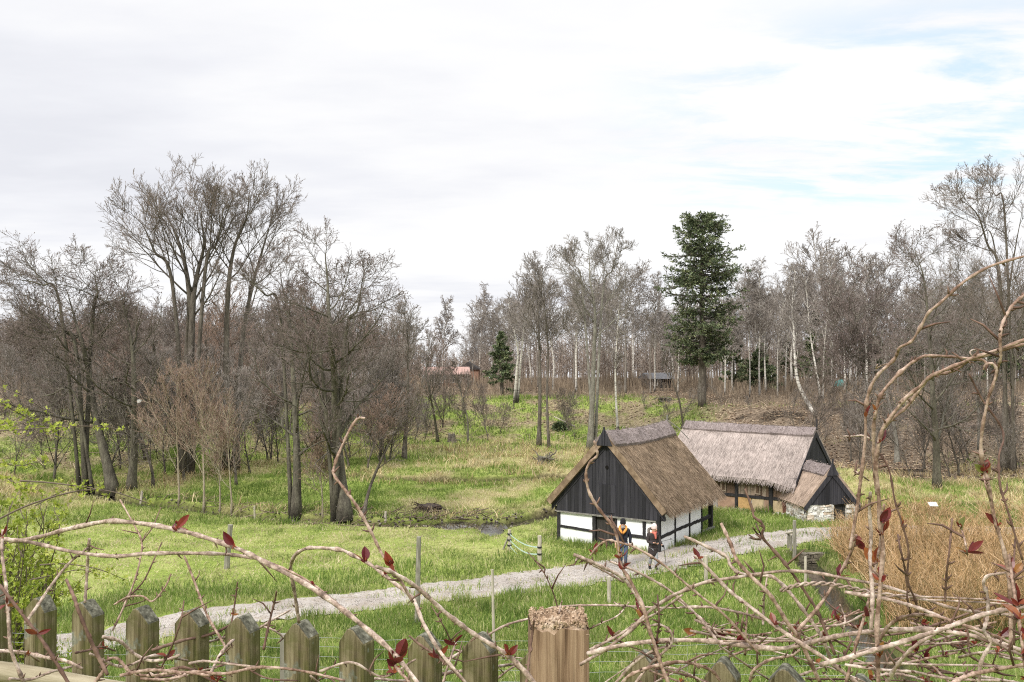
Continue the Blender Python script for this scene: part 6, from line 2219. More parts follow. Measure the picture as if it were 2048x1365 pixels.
def picket_fn(h, oc):
    f = h.noise(h.mapping(oc, (60, 60, 2.2)), 1.5, 8, 0.68, 0.5)
    g = h.noise(oc, 9.0, 6, 0.6)
    c = h.ramp(f, [(0.36, (0.035, 0.028, 0.016)), (0.48, (0.115, 0.092, 0.052)), (0.62, (0.235, 0.20, 0.125))])
    moss = h.math('MULTIPLY', h.sstep(g, 0.42, 0.60), 0.7)
    c = h.mix(moss, c, (0.075, 0.08, 0.02))
    # grey-green lichen in scattered noise patches on every face
    lich = h.mix(h.sstep(h.noise(oc, 60, 3, 0.6), 0.45, 0.6), (0.12, 0.135, 0.115), (0.27, 0.29, 0.255))
    c = h.mix(h.math('MULTIPLY', h.sstep(h.noise(oc, 14, 5, 0.6), 0.60, 0.68), 0.6), c, lich)
    return c, (f, 0.6, 0.006)


def postwood_fn(h, oc):
    f = h.noise(h.mapping(oc, (55, 55, 1.6)), 1.5, 8, 0.68, 0.4)
    crack = h.noise(h.mapping(oc, (70, 70, 0.7)), 1.0, 3, 0.5)
    c = h.ramp(f, [(0.36, (0.085, 0.05, 0.03)), (0.48, (0.20, 0.13, 0.083)), (0.62, (0.32, 0.225, 0.15))])
    c = h.mix(h.math('MULTIPLY', h.sstep(crack, 0.40, 0.34), 0.9), c, (0.045, 0.028, 0.018))
    return c, (f, 0.7, 0.006)




def lichen_fn(h, oc):
    f = h.noise(oc, 55, 5, 0.65)
    return h.ramp(f, [(0.34, (0.035, 0.035, 0.026)), (0.5, (0.095, 0.092, 0.068)), (0.66, (0.22, 0.215, 0.17))]), (f, 0.7, 0.004)


MT['lichen'] = material('lichen_on_end_grain', lichen_fn, 0.95, 0.1)
MT['picket'] = material('mossy_picket_wood', picket_fn, 0.9, 0.15)
MT['post_wood'] = material('brown_post_wood', postwood_fn, 0.9, 0.15)
MT['rot'] = noisy('crumbling_rotten_wood', [(0.28, (0.13, 0.08, 0.048)), (0.5, (0.32, 0.225, 0.15)), (0.72, (0.52, 0.42, 0.32))], 40, bump=0.8, bdist=0.01)
MT['rail'] = noisy('pale_rail_wood', [(0.28, (0.13, 0.105, 0.062)), (0.5, (0.25, 0.215, 0.145)), (0.72, (0.37, 0.33, 0.24))], 2.5, (1, 10, 10), bump=0.5)

FA = np.array([-1.31, 2.75])
FB = np.array([0.42, 2.03])
fu = (FB - FA) / np.linalg.norm(FB - FA)
fn = np.array([fu[1], -fu[0]])      # towards the camera
FANG = math.atan2(fu[1], fu[0])


def on_fence(px):
    """fence line point seen at photo column px"""
    k = (px - CX) / F
    # FA + t*fu : x = k*y
    t = (k * FA[1] - FA[0]) / (fu[0] - k * fu[1])
    return FA + t * fu


fence = empty('picket_fence', (FA[0], FA[1], h1(FA[0], FA[1])), FANG, 'old mossy wooden picket fence across the foreground with a thick rotten topped post', 'fence')
FZ = h1(FA[0], FA[1])


def picket(pxc, top, wpx, yaw=0.0, side=0.048, tilt=0.0):
    p = on_fence(pxc)
    d = p[1]
    w = wpx / F * d / math.cos(FANG) * 0.91
    zt = -(top - CY) / F * d
    s = (p - FA) @ fu
    r_ = np.random.default_rng(int(pxc) + 700)
    hz = zt - FZ
    sh = w * 0.52
    x0, x1 = -w / 2, w / 2
    n = 6
    m = MB()
    # front/back outlines with a little wear; bevelled shoulders
    zs = np.linspace(-0.35, hz - sh, n)
    L = [(x0 + r_.normal(0, 0.0012), z) for z in zs]
    Rr = [(x1 + r_.normal(0, 0.0012), z) for z in zs]
    ap = (r_.normal(0, 0.003), hz)
    e = 0.004
    outline = L + [(ap[0] - 0.006, ap[1] - 0.003), (ap[0] + 0.006, ap[1] - 0.003)] + Rr[::-1]
    v, q, t = [], [], []
    k = len(outline)
    for yy, inset in ((-side / 2, 0.0), (side / 2, 0.0)):
        for (x, z) in outline:
            v.append((x, yy, z))
    fr = [[i, k - 1 - i, k - 2 - i, i + 1] for i in range(k // 2 - 1)]
    m.add(v, fr + [[a_ + k for a_ in f[::-1]] for f in fr], tint=0.5)
    for i in range(k - 1):
        (xa, za), (xb, zb) = outline[i], outline[i + 1]
        top_face = i in range(n - 1, n + 2) or (n - 1 <= i <= n + 1)
        tv = 1.0 if (n - 1 <= i <= n + 1) else 0.0
        m.add([(xa, -side / 2, za), (xa, side / 2, za), (xb, side / 2, zb), (xb, -side / 2, zb)], [[0, 1, 2, 3]], mat=int(tv))
    o = m.build('picket', [MT['picket'], MT['lichen']], fence)
    o.location = (s, 0, 0)
    o.rotation_euler = (0, tilt, yaw)
    # merge seams so the bevel can round the edges
    bm = bmesh.new()
    bm.from_mesh(o.data)
    bmesh.ops.remove_doubles(bm, verts=bm.verts, dist=0.0002)
    bmesh.ops.recalc_face_normals(bm, faces=bm.faces)
    bm.to_mesh(o.data)
    bm.free()
    bv = o.modifiers.new('bevel', 'BEVEL')
    bv.width = 0.0025
    bv.segments = 1
    bv.limit_method = 'ANGLE'
    return o


for px, top, w, tl in [(-8, 1176, 52, 0.0), (76, 1190, 54, 0.01), (176, 1200, 54, 0.0), (276, 1211, 55, 0.012), (383, 1217, 57, 0.0), (494, 1230, 58, -0.01), (603, 1241, 58, 0.0), (719, 1252, 60, -0.006), (840, 1263, 60, 0.01), (961, 1266, 62, 0.0), (1076, 1290, 63, 0.0), (1288, 1302, 68, 0.0), (1434, 1314, 70, 0.01), (1572, 1330, 72, 0.0), (1730, 1352, 74, 0.0), (1890, 1372, 76, 0), (2050, 1392, 78, 0)]:
    picket(px, top, w, yaw=rg.normal(0, 0.03), tilt=tl)

# rail on the camera side
s0, s1 = -0.25, 2.35
m = MB()
u = np.linspace(0, 1, 24)
pth = np.stack([s0 + (s1 - s0) * u, np.full(24, -0.055) + 0.004 * np.sin(u * 9), (-0.912 - FZ) + 0.010 * np.sin(u * 7)], -1)
m.tubes(pth, (0.025 + 0.003 * np.sin(u * 23))[None], 10)
m.build('rail', MT['rail'], fence, smooth=True)
m = MB()
pth2 = pth.copy()
pth2[:, 2] -= 0.5
m.tubes(pth2, (0.030 + 0.003 * np.sin(u * 19))[None], 10)
m.build('rail', MT['rail'], fence, smooth=True)

# the big post with its crumbled top
p = np.array([(1116 - CX) / F * 2.20, 2.20])
s = (p - FA) @ fu
off = (p - FA) @ fn
W = 0.128
zt = -(1262 - CY) / F * 2.13 - FZ
r_ = np.random.default_rng(5)
m = MB()
nz, k = 14, 11
# four faces as grids so the arrises can be worn
def ring(z, jag=0.0):
    out = []
    hw = W / 2
    c = np.linspace(-1, 1, k)
    for i in range(k - 1):
        out.append((c[i] * hw, -hw))
    for i in range(k - 1):
        out.append((hw, c[i] * hw))
    for i in range(k - 1):
        out.append((-c[i] * hw, hw))
    for i in range(k - 1):
        out.append((-hw, -c[i] * hw))
    out = np.array(out)
    rr = np.hypot(out[:, 0], out[:, 1])
    corner = np.maximum(0, rr - hw * 1.30)
    out *= (1 - 0.35 * corner / hw)[:, None]
    g_ = 1 + 0.012 * (vnoise(np.arange(len(out)) * 0.9, np.full(len(out), z * 1.2), 5) - 0.5)
    out *= g_[:, None]
    zz = np.full(len(out), z) + jag * r_.normal(0, 1, len(out))
    return np.column_stack([out, zz])
rings = [ring(z) for z in np.linspace(-0.35, zt - 0.03, nz)] + [ring(zt, 0.0035)]
K4 = len(rings[0])
v = np.concatenate(rings)
i, j = np.meshgrid(np.arange(nz), np.arange(K4), indexing='ij')
i, j = i.ravel(), j.ravel()
m.add(v, np.stack([i * K4 + j, i * K4 + (j + 1) % K4, (i + 1) * K4 + (j + 1) % K4, (i + 1) * K4 + j], -1))
PANG = math.atan2(fu[1], fu[0]) * 0.0 + R(1.5)
post = m.build('post', MT['post_wood'], fence)
post.location = (s, -off, 0)
post.rotation_euler = (0, 0, PANG - FANG)
# crumbled crown: rough heightfield
m = MB()
n = 30
g1 = np.linspace(-1, 1, n)
X, Y = np.meshgrid(g1 * W / 2 * 0.985, g1 * W / 2 * 0.985)
edge = np.clip((1 - np.maximum(np.abs(X), np.abs(Y)) / (W / 2)) / 0.35, 0, 1)
Z = zt - 0.012 + 0.020 * ss(edge * 2) + 0.018 * (vnoise(X * 130, Y * 130, 3) - 0.5) * edge + 0.016 * (vnoise(X * 300, Y * 300, 4) - 0.5) * edge
i = (np.arange(n - 1)[:, None] * n + np.arange(n - 1)[None]).ravel()
m.add(np.stack([X, Y, Z], -1), np.stack([i, i + 1, i + n + 1, i + n], -1))
for q in range(620):
    x, y = r_.uniform(-1, 1, 2) * W / 2 * 0.97
    L = r_.uniform(0.003, 0.009)
    Mx = np.array(Matrix.Rotation(r_.uniform(0, 6), 3, 'Z') @ Matrix.Rotation(r_.uniform(-0.9, 0.9), 3, 'X'))
    m.box((x, y, zt + 0.008 + r_.uniform(-0.004, 0.008)), (L * 0.6, L * 0.5, L), M=Mx, jit=L * 0.12, rng=r_)
m.build('rotten_top', MT['rot'], post)

# low wire netting behind the pickets, with one thin post
we = empty('wire_fence', (-0.95, 3.55, h1(-0.95, 3.55)), 0, 'low wire mesh fence with a thin wooden post just behind the pickets', 'fence')
wz = h1(-0.95, 3.55)
r_ = np.random.default_rng(3)
wp = P(571, 1268, 3.45)
m = MB()
hz = wp[2] - wz
m.box((wp[0] + 0.95, -0.10, hz / 2 - 0.2), (0.034, 0.02, hz + 0.4), jit=0.001, rng=r_)
m.build('post', MT['post_grey'], we)
for k, py in enumerate((1278, 1296, 1316, 1337, 1360)):
    a_, b_ = P(-40, py - 12, 3.9), P(1750, py + 18, 3.1)
    u = np.linspace(0, 1, 40)[:, None]
    pth = a_ + (b_ - a_) * u - np.array([-0.95, 3.55, wz])
    pth[:, 2] += 0.004 * np.sin(np.linspace(0, 60, 40))
    MB().tubes(pth, 0.0006, 4).build('wire', MT['wire'], we)
m = MB()
a_, b_ = P(-40, 1266, 3.9), P(1750, 1296, 3.1)
for t in np.linspace(0, 1, 24):
    q = a_ + (b_ - a_) * t - np.array([-0.95, 3.55, wz])
    m.tubes([[q, q - [0.004, 0, 0.35]]], 0.0005, 3)
m.build('vertical_wires', MT['wire'], we)

# ---- vines
MT['cane_pale'] = noisy('pale_peeling_cane', [(0.34, (0.12, 0.085, 0.065)), (0.48, (0.265, 0.195, 0.155)), (0.66, (0.46, 0.38, 0.325))], 38, bump=0.5, bdist=0.003, fine=(4, 0.25))
MT['cane_tan'] = noisy('tan_cane', [(0.36, (0.115, 0.066, 0.046)), (0.48, (0.225, 0.15, 0.112)), (0.64, (0.38, 0.285, 0.23))], 38, bump=0.4, bdist=0.003, fine=(4, 0.25))
MT['cane_dark'] = noisy('dark_brown_cane', [(0.28, (0.06, 0.032, 0.024)), (0.5, (0.115, 0.068, 0.05)), (0.72, (0.19, 0.125, 0.095))], 16, bump=0.4, bdist=0.003, fine=(4, 0.25))
CANE = {'p': 'cane_pale', 't': 'cane_tan', 'd': 'cane_dark'}
MT['red_leaf'] = tintmat('young_red_leaves', [(0, (0.085, 0.012, 0.016)), (0.35, (0.16, 0.025, 0.022)), (0.6, (0.24, 0.06, 0.028)), (0.8, (0.30, 0.13, 0.04)), (1.0, (0.16, 0.17, 0.045))], 0.35, 0.45, trans=0.35, nscale=30, namt=0.3)


def leaf_geo(m, base, dirv, nrm, L, wd, tint, curl=0.3, fold=0.35):
    """pointed oval leaf, folded along the midrib and curling at the tip"""
    dirv, nrm = unit(np.asarray(dirv, float)), np.asarray(nrm, float)
    sid = unit(np.cross(dirv, nrm))
    nrm = np.cross(sid, dirv)
    st = np.array([0, 0.12, 0.3, 0.5, 0.7, 0.87, 1.0])
    wp_ = np.array([0.03, 0.42, 0.86, 1.0, 0.80, 0.42, 0.02])
    v = []
    for s_, w_ in zip(st, wp_):
        c = np.asarray(base) + dirv * L * s_ + nrm * L * curl * s_ * s_
        for side_ in (-1, 0, 1):
            v.append(c + sid * side_ * wd / 2 * w_ + nrm * abs(side_) * wd * 0.5 * fold * w_)
    q = []
    for i in range(6):
        for j in range(2):
            q.append([i * 3 + j, i * 3 + j + 1, i * 3 + j + 4, i * 3 + j + 3])
    m.add(v, q, tint=tint)


def leaf_cluster(parent, c, size, rng, up=0.6, n=None, tint=0.25):
    m = MB()
    size = size * 0.68
    n = n or int(rng.integers(2, 6))
    for k in range(n):
        a_ = rng.uniform(0, 6.28)
        dv_ = unit(np.array([math.cos(a_) * 0.6, math.sin(a_) * 0.5, up + rng.normal(0, 0.35)]))
        nr = unit(rng.normal(0, 1, 3) + np.array([0, -0.8, 0.3]))
        L = size * rng.uniform(0.30, 1.1)
        leaf_geo(m, np.asarray(c) + rng.normal(0, size * 0.06, 3), dv_, nr, L, L * rng.uniform(0.26, 0.58), float(np.clip(rng.normal(tint, 0.26), 0, 1)), rng.uniform(-0.35, 0.6), rng.uniform(0.1, 1.1))
    # bud scales at the node
    for k in range(3):
        dv_ = unit(rng.normal(0, 0.6, 3) + np.array([0, 0, 0.7]))
        leaf_geo(m, c, dv_, unit(rng.normal(0, 1, 3)), size * 0.28, size * 0.1, 0.62)
    o = m.build('leaf_cluster', MT['red_leaf'], parent)
    return o


vr = np.random.default_rng(202)


def cane(vine, pts, w, col, d0, d1=None, dmid=None, leaves=(), lsize=40, ltint=0.25, taper=0.25, knots=True, root=False, wob=0.02, samples=7, doff=None):
    """pts in photo pixels from foot to tip; d0..d1 distance from the camera along it; leaves = parameters along the cane"""
    d1 = d0 if d1 is None else d1
    n = max(14, int(len(pts) * samples))
    pp = spline(np.array(pts, float), n)
    u = np.linspace(0, 1, n)
    dd = d0 + (d1 - d0) * u + (0 if dmid is None else (dmid - (d0 + d1) / 2) * np.sin(math.pi * u))
    ph = vr.uniform(0, 6.28)
    if doff is not None:
        dd = dd + np.interp(u, np.linspace(0, 1, len(doff)), doff)
    dd = dd + wob * np.sin(u * 5 + ph)
    pth = np.stack([(pp[:, 0] - CX) / F * dd, dd, -(pp[:, 1] - CY) / F * dd], -1)
    rad = 0.80 * w / 2 / F * dd * (1 - taper * u) * (1 + 0.10 * np.sin(u * 31 + ph * 3) * np.sin(u * 17 + ph))
    nodes = []
    if knots:
        for q in np.arange(0.06, 1, max(0.05, 0.9 / (len(pts) * 1.9))):
            q = q + vr.normal(0, 0.015)
            nodes.append(q)
            rad = rad * (1 + 0.38 * np.exp(-((u - q) / 0.012) ** 2))
    if root and pp[0, 1] > 1340:
        f0 = pth[0] + np.array([vr.normal(0, 0.05), 0.02, -0.35])
        pth = np.vstack([f0, pth])
        rad = np.concatenate([[rad[0]], rad])
    m = MB().tubes(pth - np.array(vine.location), rad[None], 7)
    for q in nodes:
        # paired bud spurs and the odd thin side twig
        i = int(np.clip(q, 0, 1) * (len(pth) - 2))
        tg = unit(pth[i + 1] - pth[i])
        sd = unit(np.cross(tg, [0, 1.0, 0]) + vr.normal(0, 0.3, 3))
        for s_ in (-1, 1):
            if vr.uniform() < 0.36:
                L = vr.uniform(0.006, 0.016) if vr.uniform() < 0.90 else vr.uniform(0.02, 0.07)
                e_ = unit(sd * s_ + tg * 0.7)
                c_ = pth[i] - np.array(vine.location)
                m.tubes([[c_, c_ + e_ * L * 0.55, c_ + e_ * L + vr.normal(0, L * 0.12, 3)]], np.array([[0.0022, 0.0018, 0.0006]]), 4, mat=1)
    o = m.build('stem', [MT[CANE[col]], MT['cane_dark']], vine, smooth=True)
    for q in leaves:
        i = int(np.clip(q, 0, 1) * (len(pth) - 1))
        c = pth[i] - np.array(vine.location)
        leaf_cluster(o, c + np.array([0, -rad[i], rad[i] * 0.5]), lsize / F * pth[i][1], vr, tint=ltint)
    return o


def vine(px, d, label):
    g = ground_at(px, d)
    return empty('climbing_vine', g, 0, label, 'vine')


V1 = vine(60, 2.5, 'left climbing vine with long pale canes arching over the pickets')
V2 = vine(1060, 2.05, 'climbing vine with thick canes crossing in front of the thick rotten post')
V3 = vine(1500, 2.0, 'sprawling tangle of pale and brown vine canes in the bottom right corner')
V4 = vine(1755, 1.7, 'tall climbing vine with hooked twining canes rising at the right')

# left canes
cane(V1, [(-30, 1072), (0, 1078), (60, 1085), (150, 1105), (230, 1113), (290, 1108), (370, 1107), (450, 1109), (520, 1118)], 9, 'p', 2.35, 2.2, taper=0.1)
cane(V1, [(20, 1084), (75, 1075), (130, 1060), (200, 1045), (235, 1043), (300, 1050), (370, 1064), (430, 1082), (480, 1100), (530, 1125), (610, 1168), (670, 1208), (735, 1260), (790, 1310), (840, 1372)], 9.5, 'p', 2.4, 1.9, taper=-0.25, leaves=(0.42, 0.56), lsize=50)
cane(V1, [(500, 1113), (560, 1134), (620, 1165), (680, 1212), (740, 1262)], 6, 't', 2.2, 2.05, leaves=(0.55,), lsize=22)
cane(V1, [(598, 1246), (590, 1190), (582, 1140), (586, 1118), (600, 1103), (625, 1096), (680, 1100), (705, 1111), (741, 1130), (789, 1167), (826, 1199), (847, 1247), (881, 1305), (932, 1366)], 8, 'p', 2.3, 1.9, taper=0.0, leaves=(0.60, 0.66), lsize=46, ltint=0.2)
cane(V1, [(140, 1372), (90, 1290), (45, 1230), (0, 1172), (-30, 1140)], 9, 'd', 1.85, 2.0, leaves=(0.35,), lsize=45)
cane(V1, [(48, 1366), (22, 1300), (17, 1240), (12, 1170), (4, 1105), (6, 1060)], 9, 'p', 2.0, 2.1, leaves=(0.5, 0.95), lsize=42)
cane(V1, [(50, 1248), (75, 1212), (105, 1168), (140, 1125), (176, 1096)], 8, 'p', 2.25, 2.3)
cane(V1, [(170, 1206), (174, 1150), (176, 1110), (179, 1077)], 7, 'p', 2.5, 2.5, taper=0.0)
cane(V1, [(215, 1350), (190, 1300), (160, 1230), (148, 1195), (133, 1160)], 10, 'd', 1.95, 2.05)
cane(V1, [(-20, 1302), (40, 1305), (90, 1315), (130, 1322), (165, 1338)], 10, 'p', 2.35, 2.3)
cane(V1, [(185, 1372), (205, 1345), (215, 1322), (235, 1318), (262, 1345), (300, 1352), (360, 1345), (420, 1352)], 8, 't', 2.15, 2.1)
cane(V1, [(205, 1274), (240, 1283), (268, 1308), (300, 1322), (340, 1318), (360, 1310)], 9, 'p', 2.2, 2.25)
cane(V1, [(240, 1352), (290, 1342), (330, 1342), (370, 1350), (330, 1360), (280, 1358)], 9, 't', 2.05, 2.0)
cane(V1, [(455, 1300), (440, 1275), (415, 1232), (392, 1172), (375, 1128), (368, 1112)], 6.5, 't', 2.5, 2.6)
cane(V1, [(225, 1262), (245, 1220), (270, 1160), (282, 1110), (283, 1082), (268, 1050), (240, 1000)], 5, 't', 2.7, 2.9)
cane(V1, [(245, 1205), (285, 1165), (310, 1115), (324, 1085)], 4, 'd', 2.7, 2.8)
cane(V1, [(285, 1082), (305, 1055), (322, 1015)], 3.5, 'd', 2.8, 2.9)
cane(V1, [(228, 1210), (255, 1195), (285, 1193), (305, 1203), (330, 1175), (342, 1148)], 5, 't', 2.6, 2.6)
cane(V1, [(378, 1328), (410, 1323), (470, 1330), (545, 1338)], 7, 'p', 2.2, 2.2)
cane(V1, [(400, 1290), (440, 1278), (465, 1270), (480, 1264)], 7, 'p', 2.6, 2.6)
cane(V1, [(420, 1350), (440, 1310), (458, 1288), (468, 1280)], 8, 'p', 2.2, 2.4)
cane(V1, [(315, 1350), (345, 1290), (362, 1240), (368, 1202)], 5, 'd', 2.1, 2.1, leaves=(0.2,), lsize=35, ltint=0.5)
cane(V1, [(452, 1310), (463, 1250), (472, 1190), (475, 1165)], 4.5, 'd', 2.6, 2.6, leaves=(0.45,), lsize=38, ltint=0.75)
cane(V1, [(527, 1300), (540, 1240), (550, 1200), (553, 1183)], 6, 'd', 2.4, 2.4)
cane(V1, [(520, 1256), (545, 1240), (580, 1221)], 6, 'p', 2.5, 2.5)
cane(V1, [(522, 1252), (550, 1262), (572, 1280), (590, 1300)], 5.5, 'p', 2.6, 2.6)
cane(V1, [(330, 1365), (380, 1345), (450, 1348), (520, 1335), (600, 1342), (690, 1362)], 8, 't', 2.15, 2.1)
for k in range(12):
    x0 = vr.uniform(-20, 640)
    y0 = vr.uniform(1300, 1372)
    sl_ = vr.normal(0, 0.25)
    L = vr.uniform(70, 200)
    pts = [(x0 + L * t, y0 + sl_ * L * t + 26 * math.sin(t * 3 + vr.uniform(0, 3)) * vr.uniform(-1, 1)) for t in (0, 0.33, 0.66, 1)]
    cane(V1, pts, vr.uniform(4.5, 8.5), vr.choice(['p', 't', 't', 'd']), vr.uniform(2.0, 2.6), vr.uniform(2.0, 2.6), leaves=(0.8,) if vr.uniform() < 0.6 else (), lsize=32, ltint=0.35)

# around the post
cane(V2, [(1075, 1374), (1042, 1335), (1008, 1305), (950, 1270), (891, 1226), (837, 1178), (792, 1149), (751, 1133)], 12, 'p', 1.85, 1.8, taper=0.25, leaves=(0.26,), lsize=42, ltint=0.3)
cane(V2, [(826, 1205), (795, 1152), (765, 1110), (740, 1060), (715, 1015), (690, 980), (668, 950), (670, 928), (683, 895), (700, 860), (715, 838), (730, 837)], 7.5, 't', 1.85, 1.9, taper=0.2, leaves=(0.14,), lsize=55, ltint=0.25)
cane(V2, [(960, 1290), (975, 1272), (1014, 1250), (1066, 1235), (1103, 1216), (1178, 1211), (1247, 1212), (1320, 1216), (1400, 1216)], 5.5, 'p', 2.5, 2.3)
cane(V2, [(1052, 1376), (1058, 1320), (1065, 1265), (1068, 1240)], 6, 'd', 2.02, 2.05, taper=0.0)
cane(V2, [(1118, 1226), (1106, 1185), (1090, 1150), (1073, 1125), (1055, 1104)], 3.2, 'd', 2.25, 2.3)
cane(V2, [(1118, 1228), (1121, 1212), (1124, 1203)], 5, 'p', 2.2, 2.2, knots=False)
cane(V2, [(930, 1366), (905, 1339), (870, 1310), (840, 1290), (818, 1272)], 7, 'd', 2.15, 2.2, leaves=(0.45,), lsize=38)
cane(V2, [(903, 1285), (890, 1258), (875, 1232), (862, 1212)], 3.5, 'd', 2.5, 2.5, leaves=(0.02,), lsize=36, ltint=0.6)
cane(V2, [(860, 1365), (880, 1350), (930, 1342), (985, 1335), (1050, 1325)], 9, 'p', 2.35, 2.3)
cane(V2, [(870, 1340), (900, 1318), (930, 1300), (950, 1292)], 7, 'p', 2.5, 2.5)
cane(V2, [(886, 1366), (895, 1335), (905, 1305), (912, 1285)], 6, 'p', 2.1, 2.2, leaves=(0.9,), lsize=36, ltint=0.3)
cane(V2, [(905, 1300), (950, 1306), (1000, 1312), (1052, 1318)], 4, 'p', 2.6, 2.6)
cane(V2, [(990, 1362), (1020, 1338), (1055, 1320)], 6, 'p', 2.5, 2.5)
cane(V2, [(690, 1362), (750, 1358), (800, 1362), (860, 1356)], 7, 'p', 2.5, 2.5)
cane(V2, [(820, 1366), (790, 1330), (800, 1310)], 8, 't', 1.9, 1.95, leaves=(0.5, 0.75), lsize=62, ltint=0.12)
cane(V2, [(1340, 1374), (1322, 1330), (1300, 1262), (1285, 1212), (1262, 1165), (1241, 1130), (1238, 1100), (1233, 1070), (1222, 1048), (1205, 1028), (1188, 1004), (1176, 978), (1172, 945), (1180, 925), (1194, 912), (1193, 898), (1188, 882)], 9, 't', 1.75, 1.8, taper=0.42, leaves=(0.30, 0.34, 0.36), lsize=38, ltint=0.62)
cane(V2, [(1285, 1215), (1268, 1184), (1242, 1154), (1195, 1130), (1147, 1109)], 8.5, 'p', 1.95, 1.95, taper=0.0)
cane(V2, [(1248, 1165), (1200, 1138), (1160, 1118), (1151, 1122)], 5, 'p', 1.97, 1.95, taper=0.0)
cane(V2, [(1440, 1290), (1410, 1250), (1385, 1222), (1340, 1182), (1290, 1152), (1250, 1134), (1219, 1123)], 6.5, 'p', 1.9, 2.0)
cane(V2, [(1520, 1310), (1450, 1232), (1400, 1192), (1359, 1157), (1328, 1131), (1292, 1107), (1262, 1092), (1233, 1084), (1215, 1081), (1196, 1093), (1180, 1112)], 6, 't', 1.8, 1.8, taper=0.2, leaves=(0.98,), lsize=34, ltint=0.5)

# bottom right tangle
def C(pts, w, col, d0, d1=None, **kw):
    return cane(V3, pts, w, col, d0, d1, **kw)


C([(1160, 1330), (1210, 1300), (1260, 1262), (1300, 1222), (1340, 1195), (1360, 1185), (1408, 1166), (1460, 1157), (1503, 1151), (1562, 1143), (1622, 1145), (1693, 1158), (1760, 1171), (1831, 1192), (1902, 1216), (1986, 1228), (2060, 1230)], 8.5, 'p', 1.95, 1.75)
C([(1640, 1366), (1598, 1278), (1574, 1245), (1541, 1192), (1503, 1154), (1474, 1121), (1460, 1085), (1442, 1047)], 10, 't', 1.8, 1.85, taper=0.2)
C([(1720, 1372), (1658, 1323), (1598, 1285), (1550, 1252), (1503, 1216), (1460, 1183), (1420, 1142), (1390, 1111)], 10.5, 'p', 1.75, 1.85, taper=0.3, leaves=(0.45, 0.98), lsize=32)
C([(1665, 1330), (1646, 1280), (1627, 1249), (1605, 1218), (1579, 1185), (1550, 1157), (1527, 1151), (1484, 1148), (1462, 1133), (1453, 1114), (1420, 1097), (1368, 1073)], 8.5, 'p', 1.85, 1.9, taper=0.15)
C([(1670, 1310), (1645, 1247), (1634, 1221), (1612, 1187), (1586, 1149), (1562, 1118), (1537, 1090), (1526, 1076), (1525, 1062), (1528, 1058), (1522, 1045), (1508, 1034), (1504, 1017), (1490, 978)], 7.5, 'd', 1.8, 1.85, taper=0.3)
for (a_, b_) in (((1524, 1074), (1505, 1055)), ((1524, 1076), (1500, 1076)), ((1526, 1074), (1512, 1048)), ((1522, 1080), (1498, 1070))):
    C([a_, ((a_[0] + b_[0]) / 2, (a_[1] + b_[1]) / 2 + 3), b_], 5, 'd', 1.84, 1.86, knots=False)
C([(1175, 1308), (1240, 1292), (1300, 1284), (1380, 1281), (1440, 1285), (1500, 1293), (1560, 1298), (1610, 1288), (1660, 1276), (1720, 1266), (1800, 1260), (1880, 1262), (1960, 1276), (2060, 1306)], 11, 'p', 1.95, 1.7, taper=0.0)
C([(1640, 1330), (1700, 1315), (1759, 1298), (1819, 1280), (1890, 1257), (1950, 1235), (1997, 1223), (2060, 1213)], 11.5, 'p', 1.6, 1.5, taper=0.1)
C([(1770, 1374), (1795, 1330), (1831, 1292), (1880, 1262), (1915, 1245)], 10, 'p', 1.65, 1.6)
C([(1758, 1282), (1778, 1252), (1807, 1235), (1843, 1230), (1878, 1234), (1914, 1247), (1974, 1266), (2030, 1290)], 9, 't', 1.75, 1.6)
C([(1690, 1185), (1764, 1197), (1819, 1211), (1867, 1228), (1920, 1250), (1990, 1285), (2050, 1315)], 9, 'p', 1.75, 1.6)
C([(1700, 1328), (1780, 1327), (1850, 1330), (1930, 1331), (2060, 1336)], 6.5, 'p', 1.75, 1.7)
C([(1690, 1330), (1760, 1340), (1830, 1345), (1900, 1358), (2000, 1362)], 8, 'p', 1.7, 1.6)
C([(1890, 1376), (1935, 1352), (1990, 1340), (2060, 1328)], 12, 't', 1.5, 1.45)
C([(1958, 1374), (1962, 1326), (1981, 1285), (1968, 1262), (1974, 1240), (1976, 1211), (1974, 1188), (1967, 1166), (1979, 1151), (2017, 1145), (2060, 1131)], 9, 'p', 1.6, 1.55, taper=0.3)
# the twisted pair
for ph in (0, math.pi):
    u = np.linspace(0, 1, 110)
    base_ = spline([(1560, 1182), (1600, 1170), (1650, 1168), (1700, 1176), (1750, 1187), (1830, 1196), (1900, 1199), (1990, 1204), (2060, 1212)], 110)
    tw = 3.0 * np.sin(u * 2 * math.pi * 11.5 + ph) * (u < 0.62)
    C([(x, y + t + (3 if ph else -3) * (v_ >= 0.62)) for (x, y), t, v_ in zip(base_, tw, u)], 6.0, 'p', 1.8, 1.7, knots=False, wob=0.0, samples=2, doff=0.0028 * np.cos(u * 2 * math.pi * 11.5 + ph))
# uprights in the tangle
C([(1690, 1372), (1712, 1290), (1735, 1210), (1752, 1130), (1765, 1060), (1768, 1010)], 8, 't', 1.75, 1.75, leaves=(0.35, 0.62, 0.8), lsize=52, ltint=0.3)
C([(1595, 1262), (1640, 1210), (1672, 1160), (1700, 1110), (1712, 1070)], 9, 't', 1.8, 1.8, leaves=(0.55, 0.95), lsize=46)
C([(1742, 1260), (1745, 1190), (1740, 1120), (1742, 1070), (1739, 1020), (1741, 985)], 10, 'p', 1.7, 1.72, taper=0.3)
C([(1838, 1236), (1831, 1202), (1815, 1160), (1817, 1100), (1802, 1040), (1790, 1003), (1777, 937), (1753, 900)], 5.5, 'd', 1.72, 1.7, leaves=(0.55,), lsize=30, ltint=0.5)
C([(1815, 1175), (1808, 1130), (1800, 1095), (1796, 1070)], 5, 'd', 1.75, 1.75, taper=0.0)
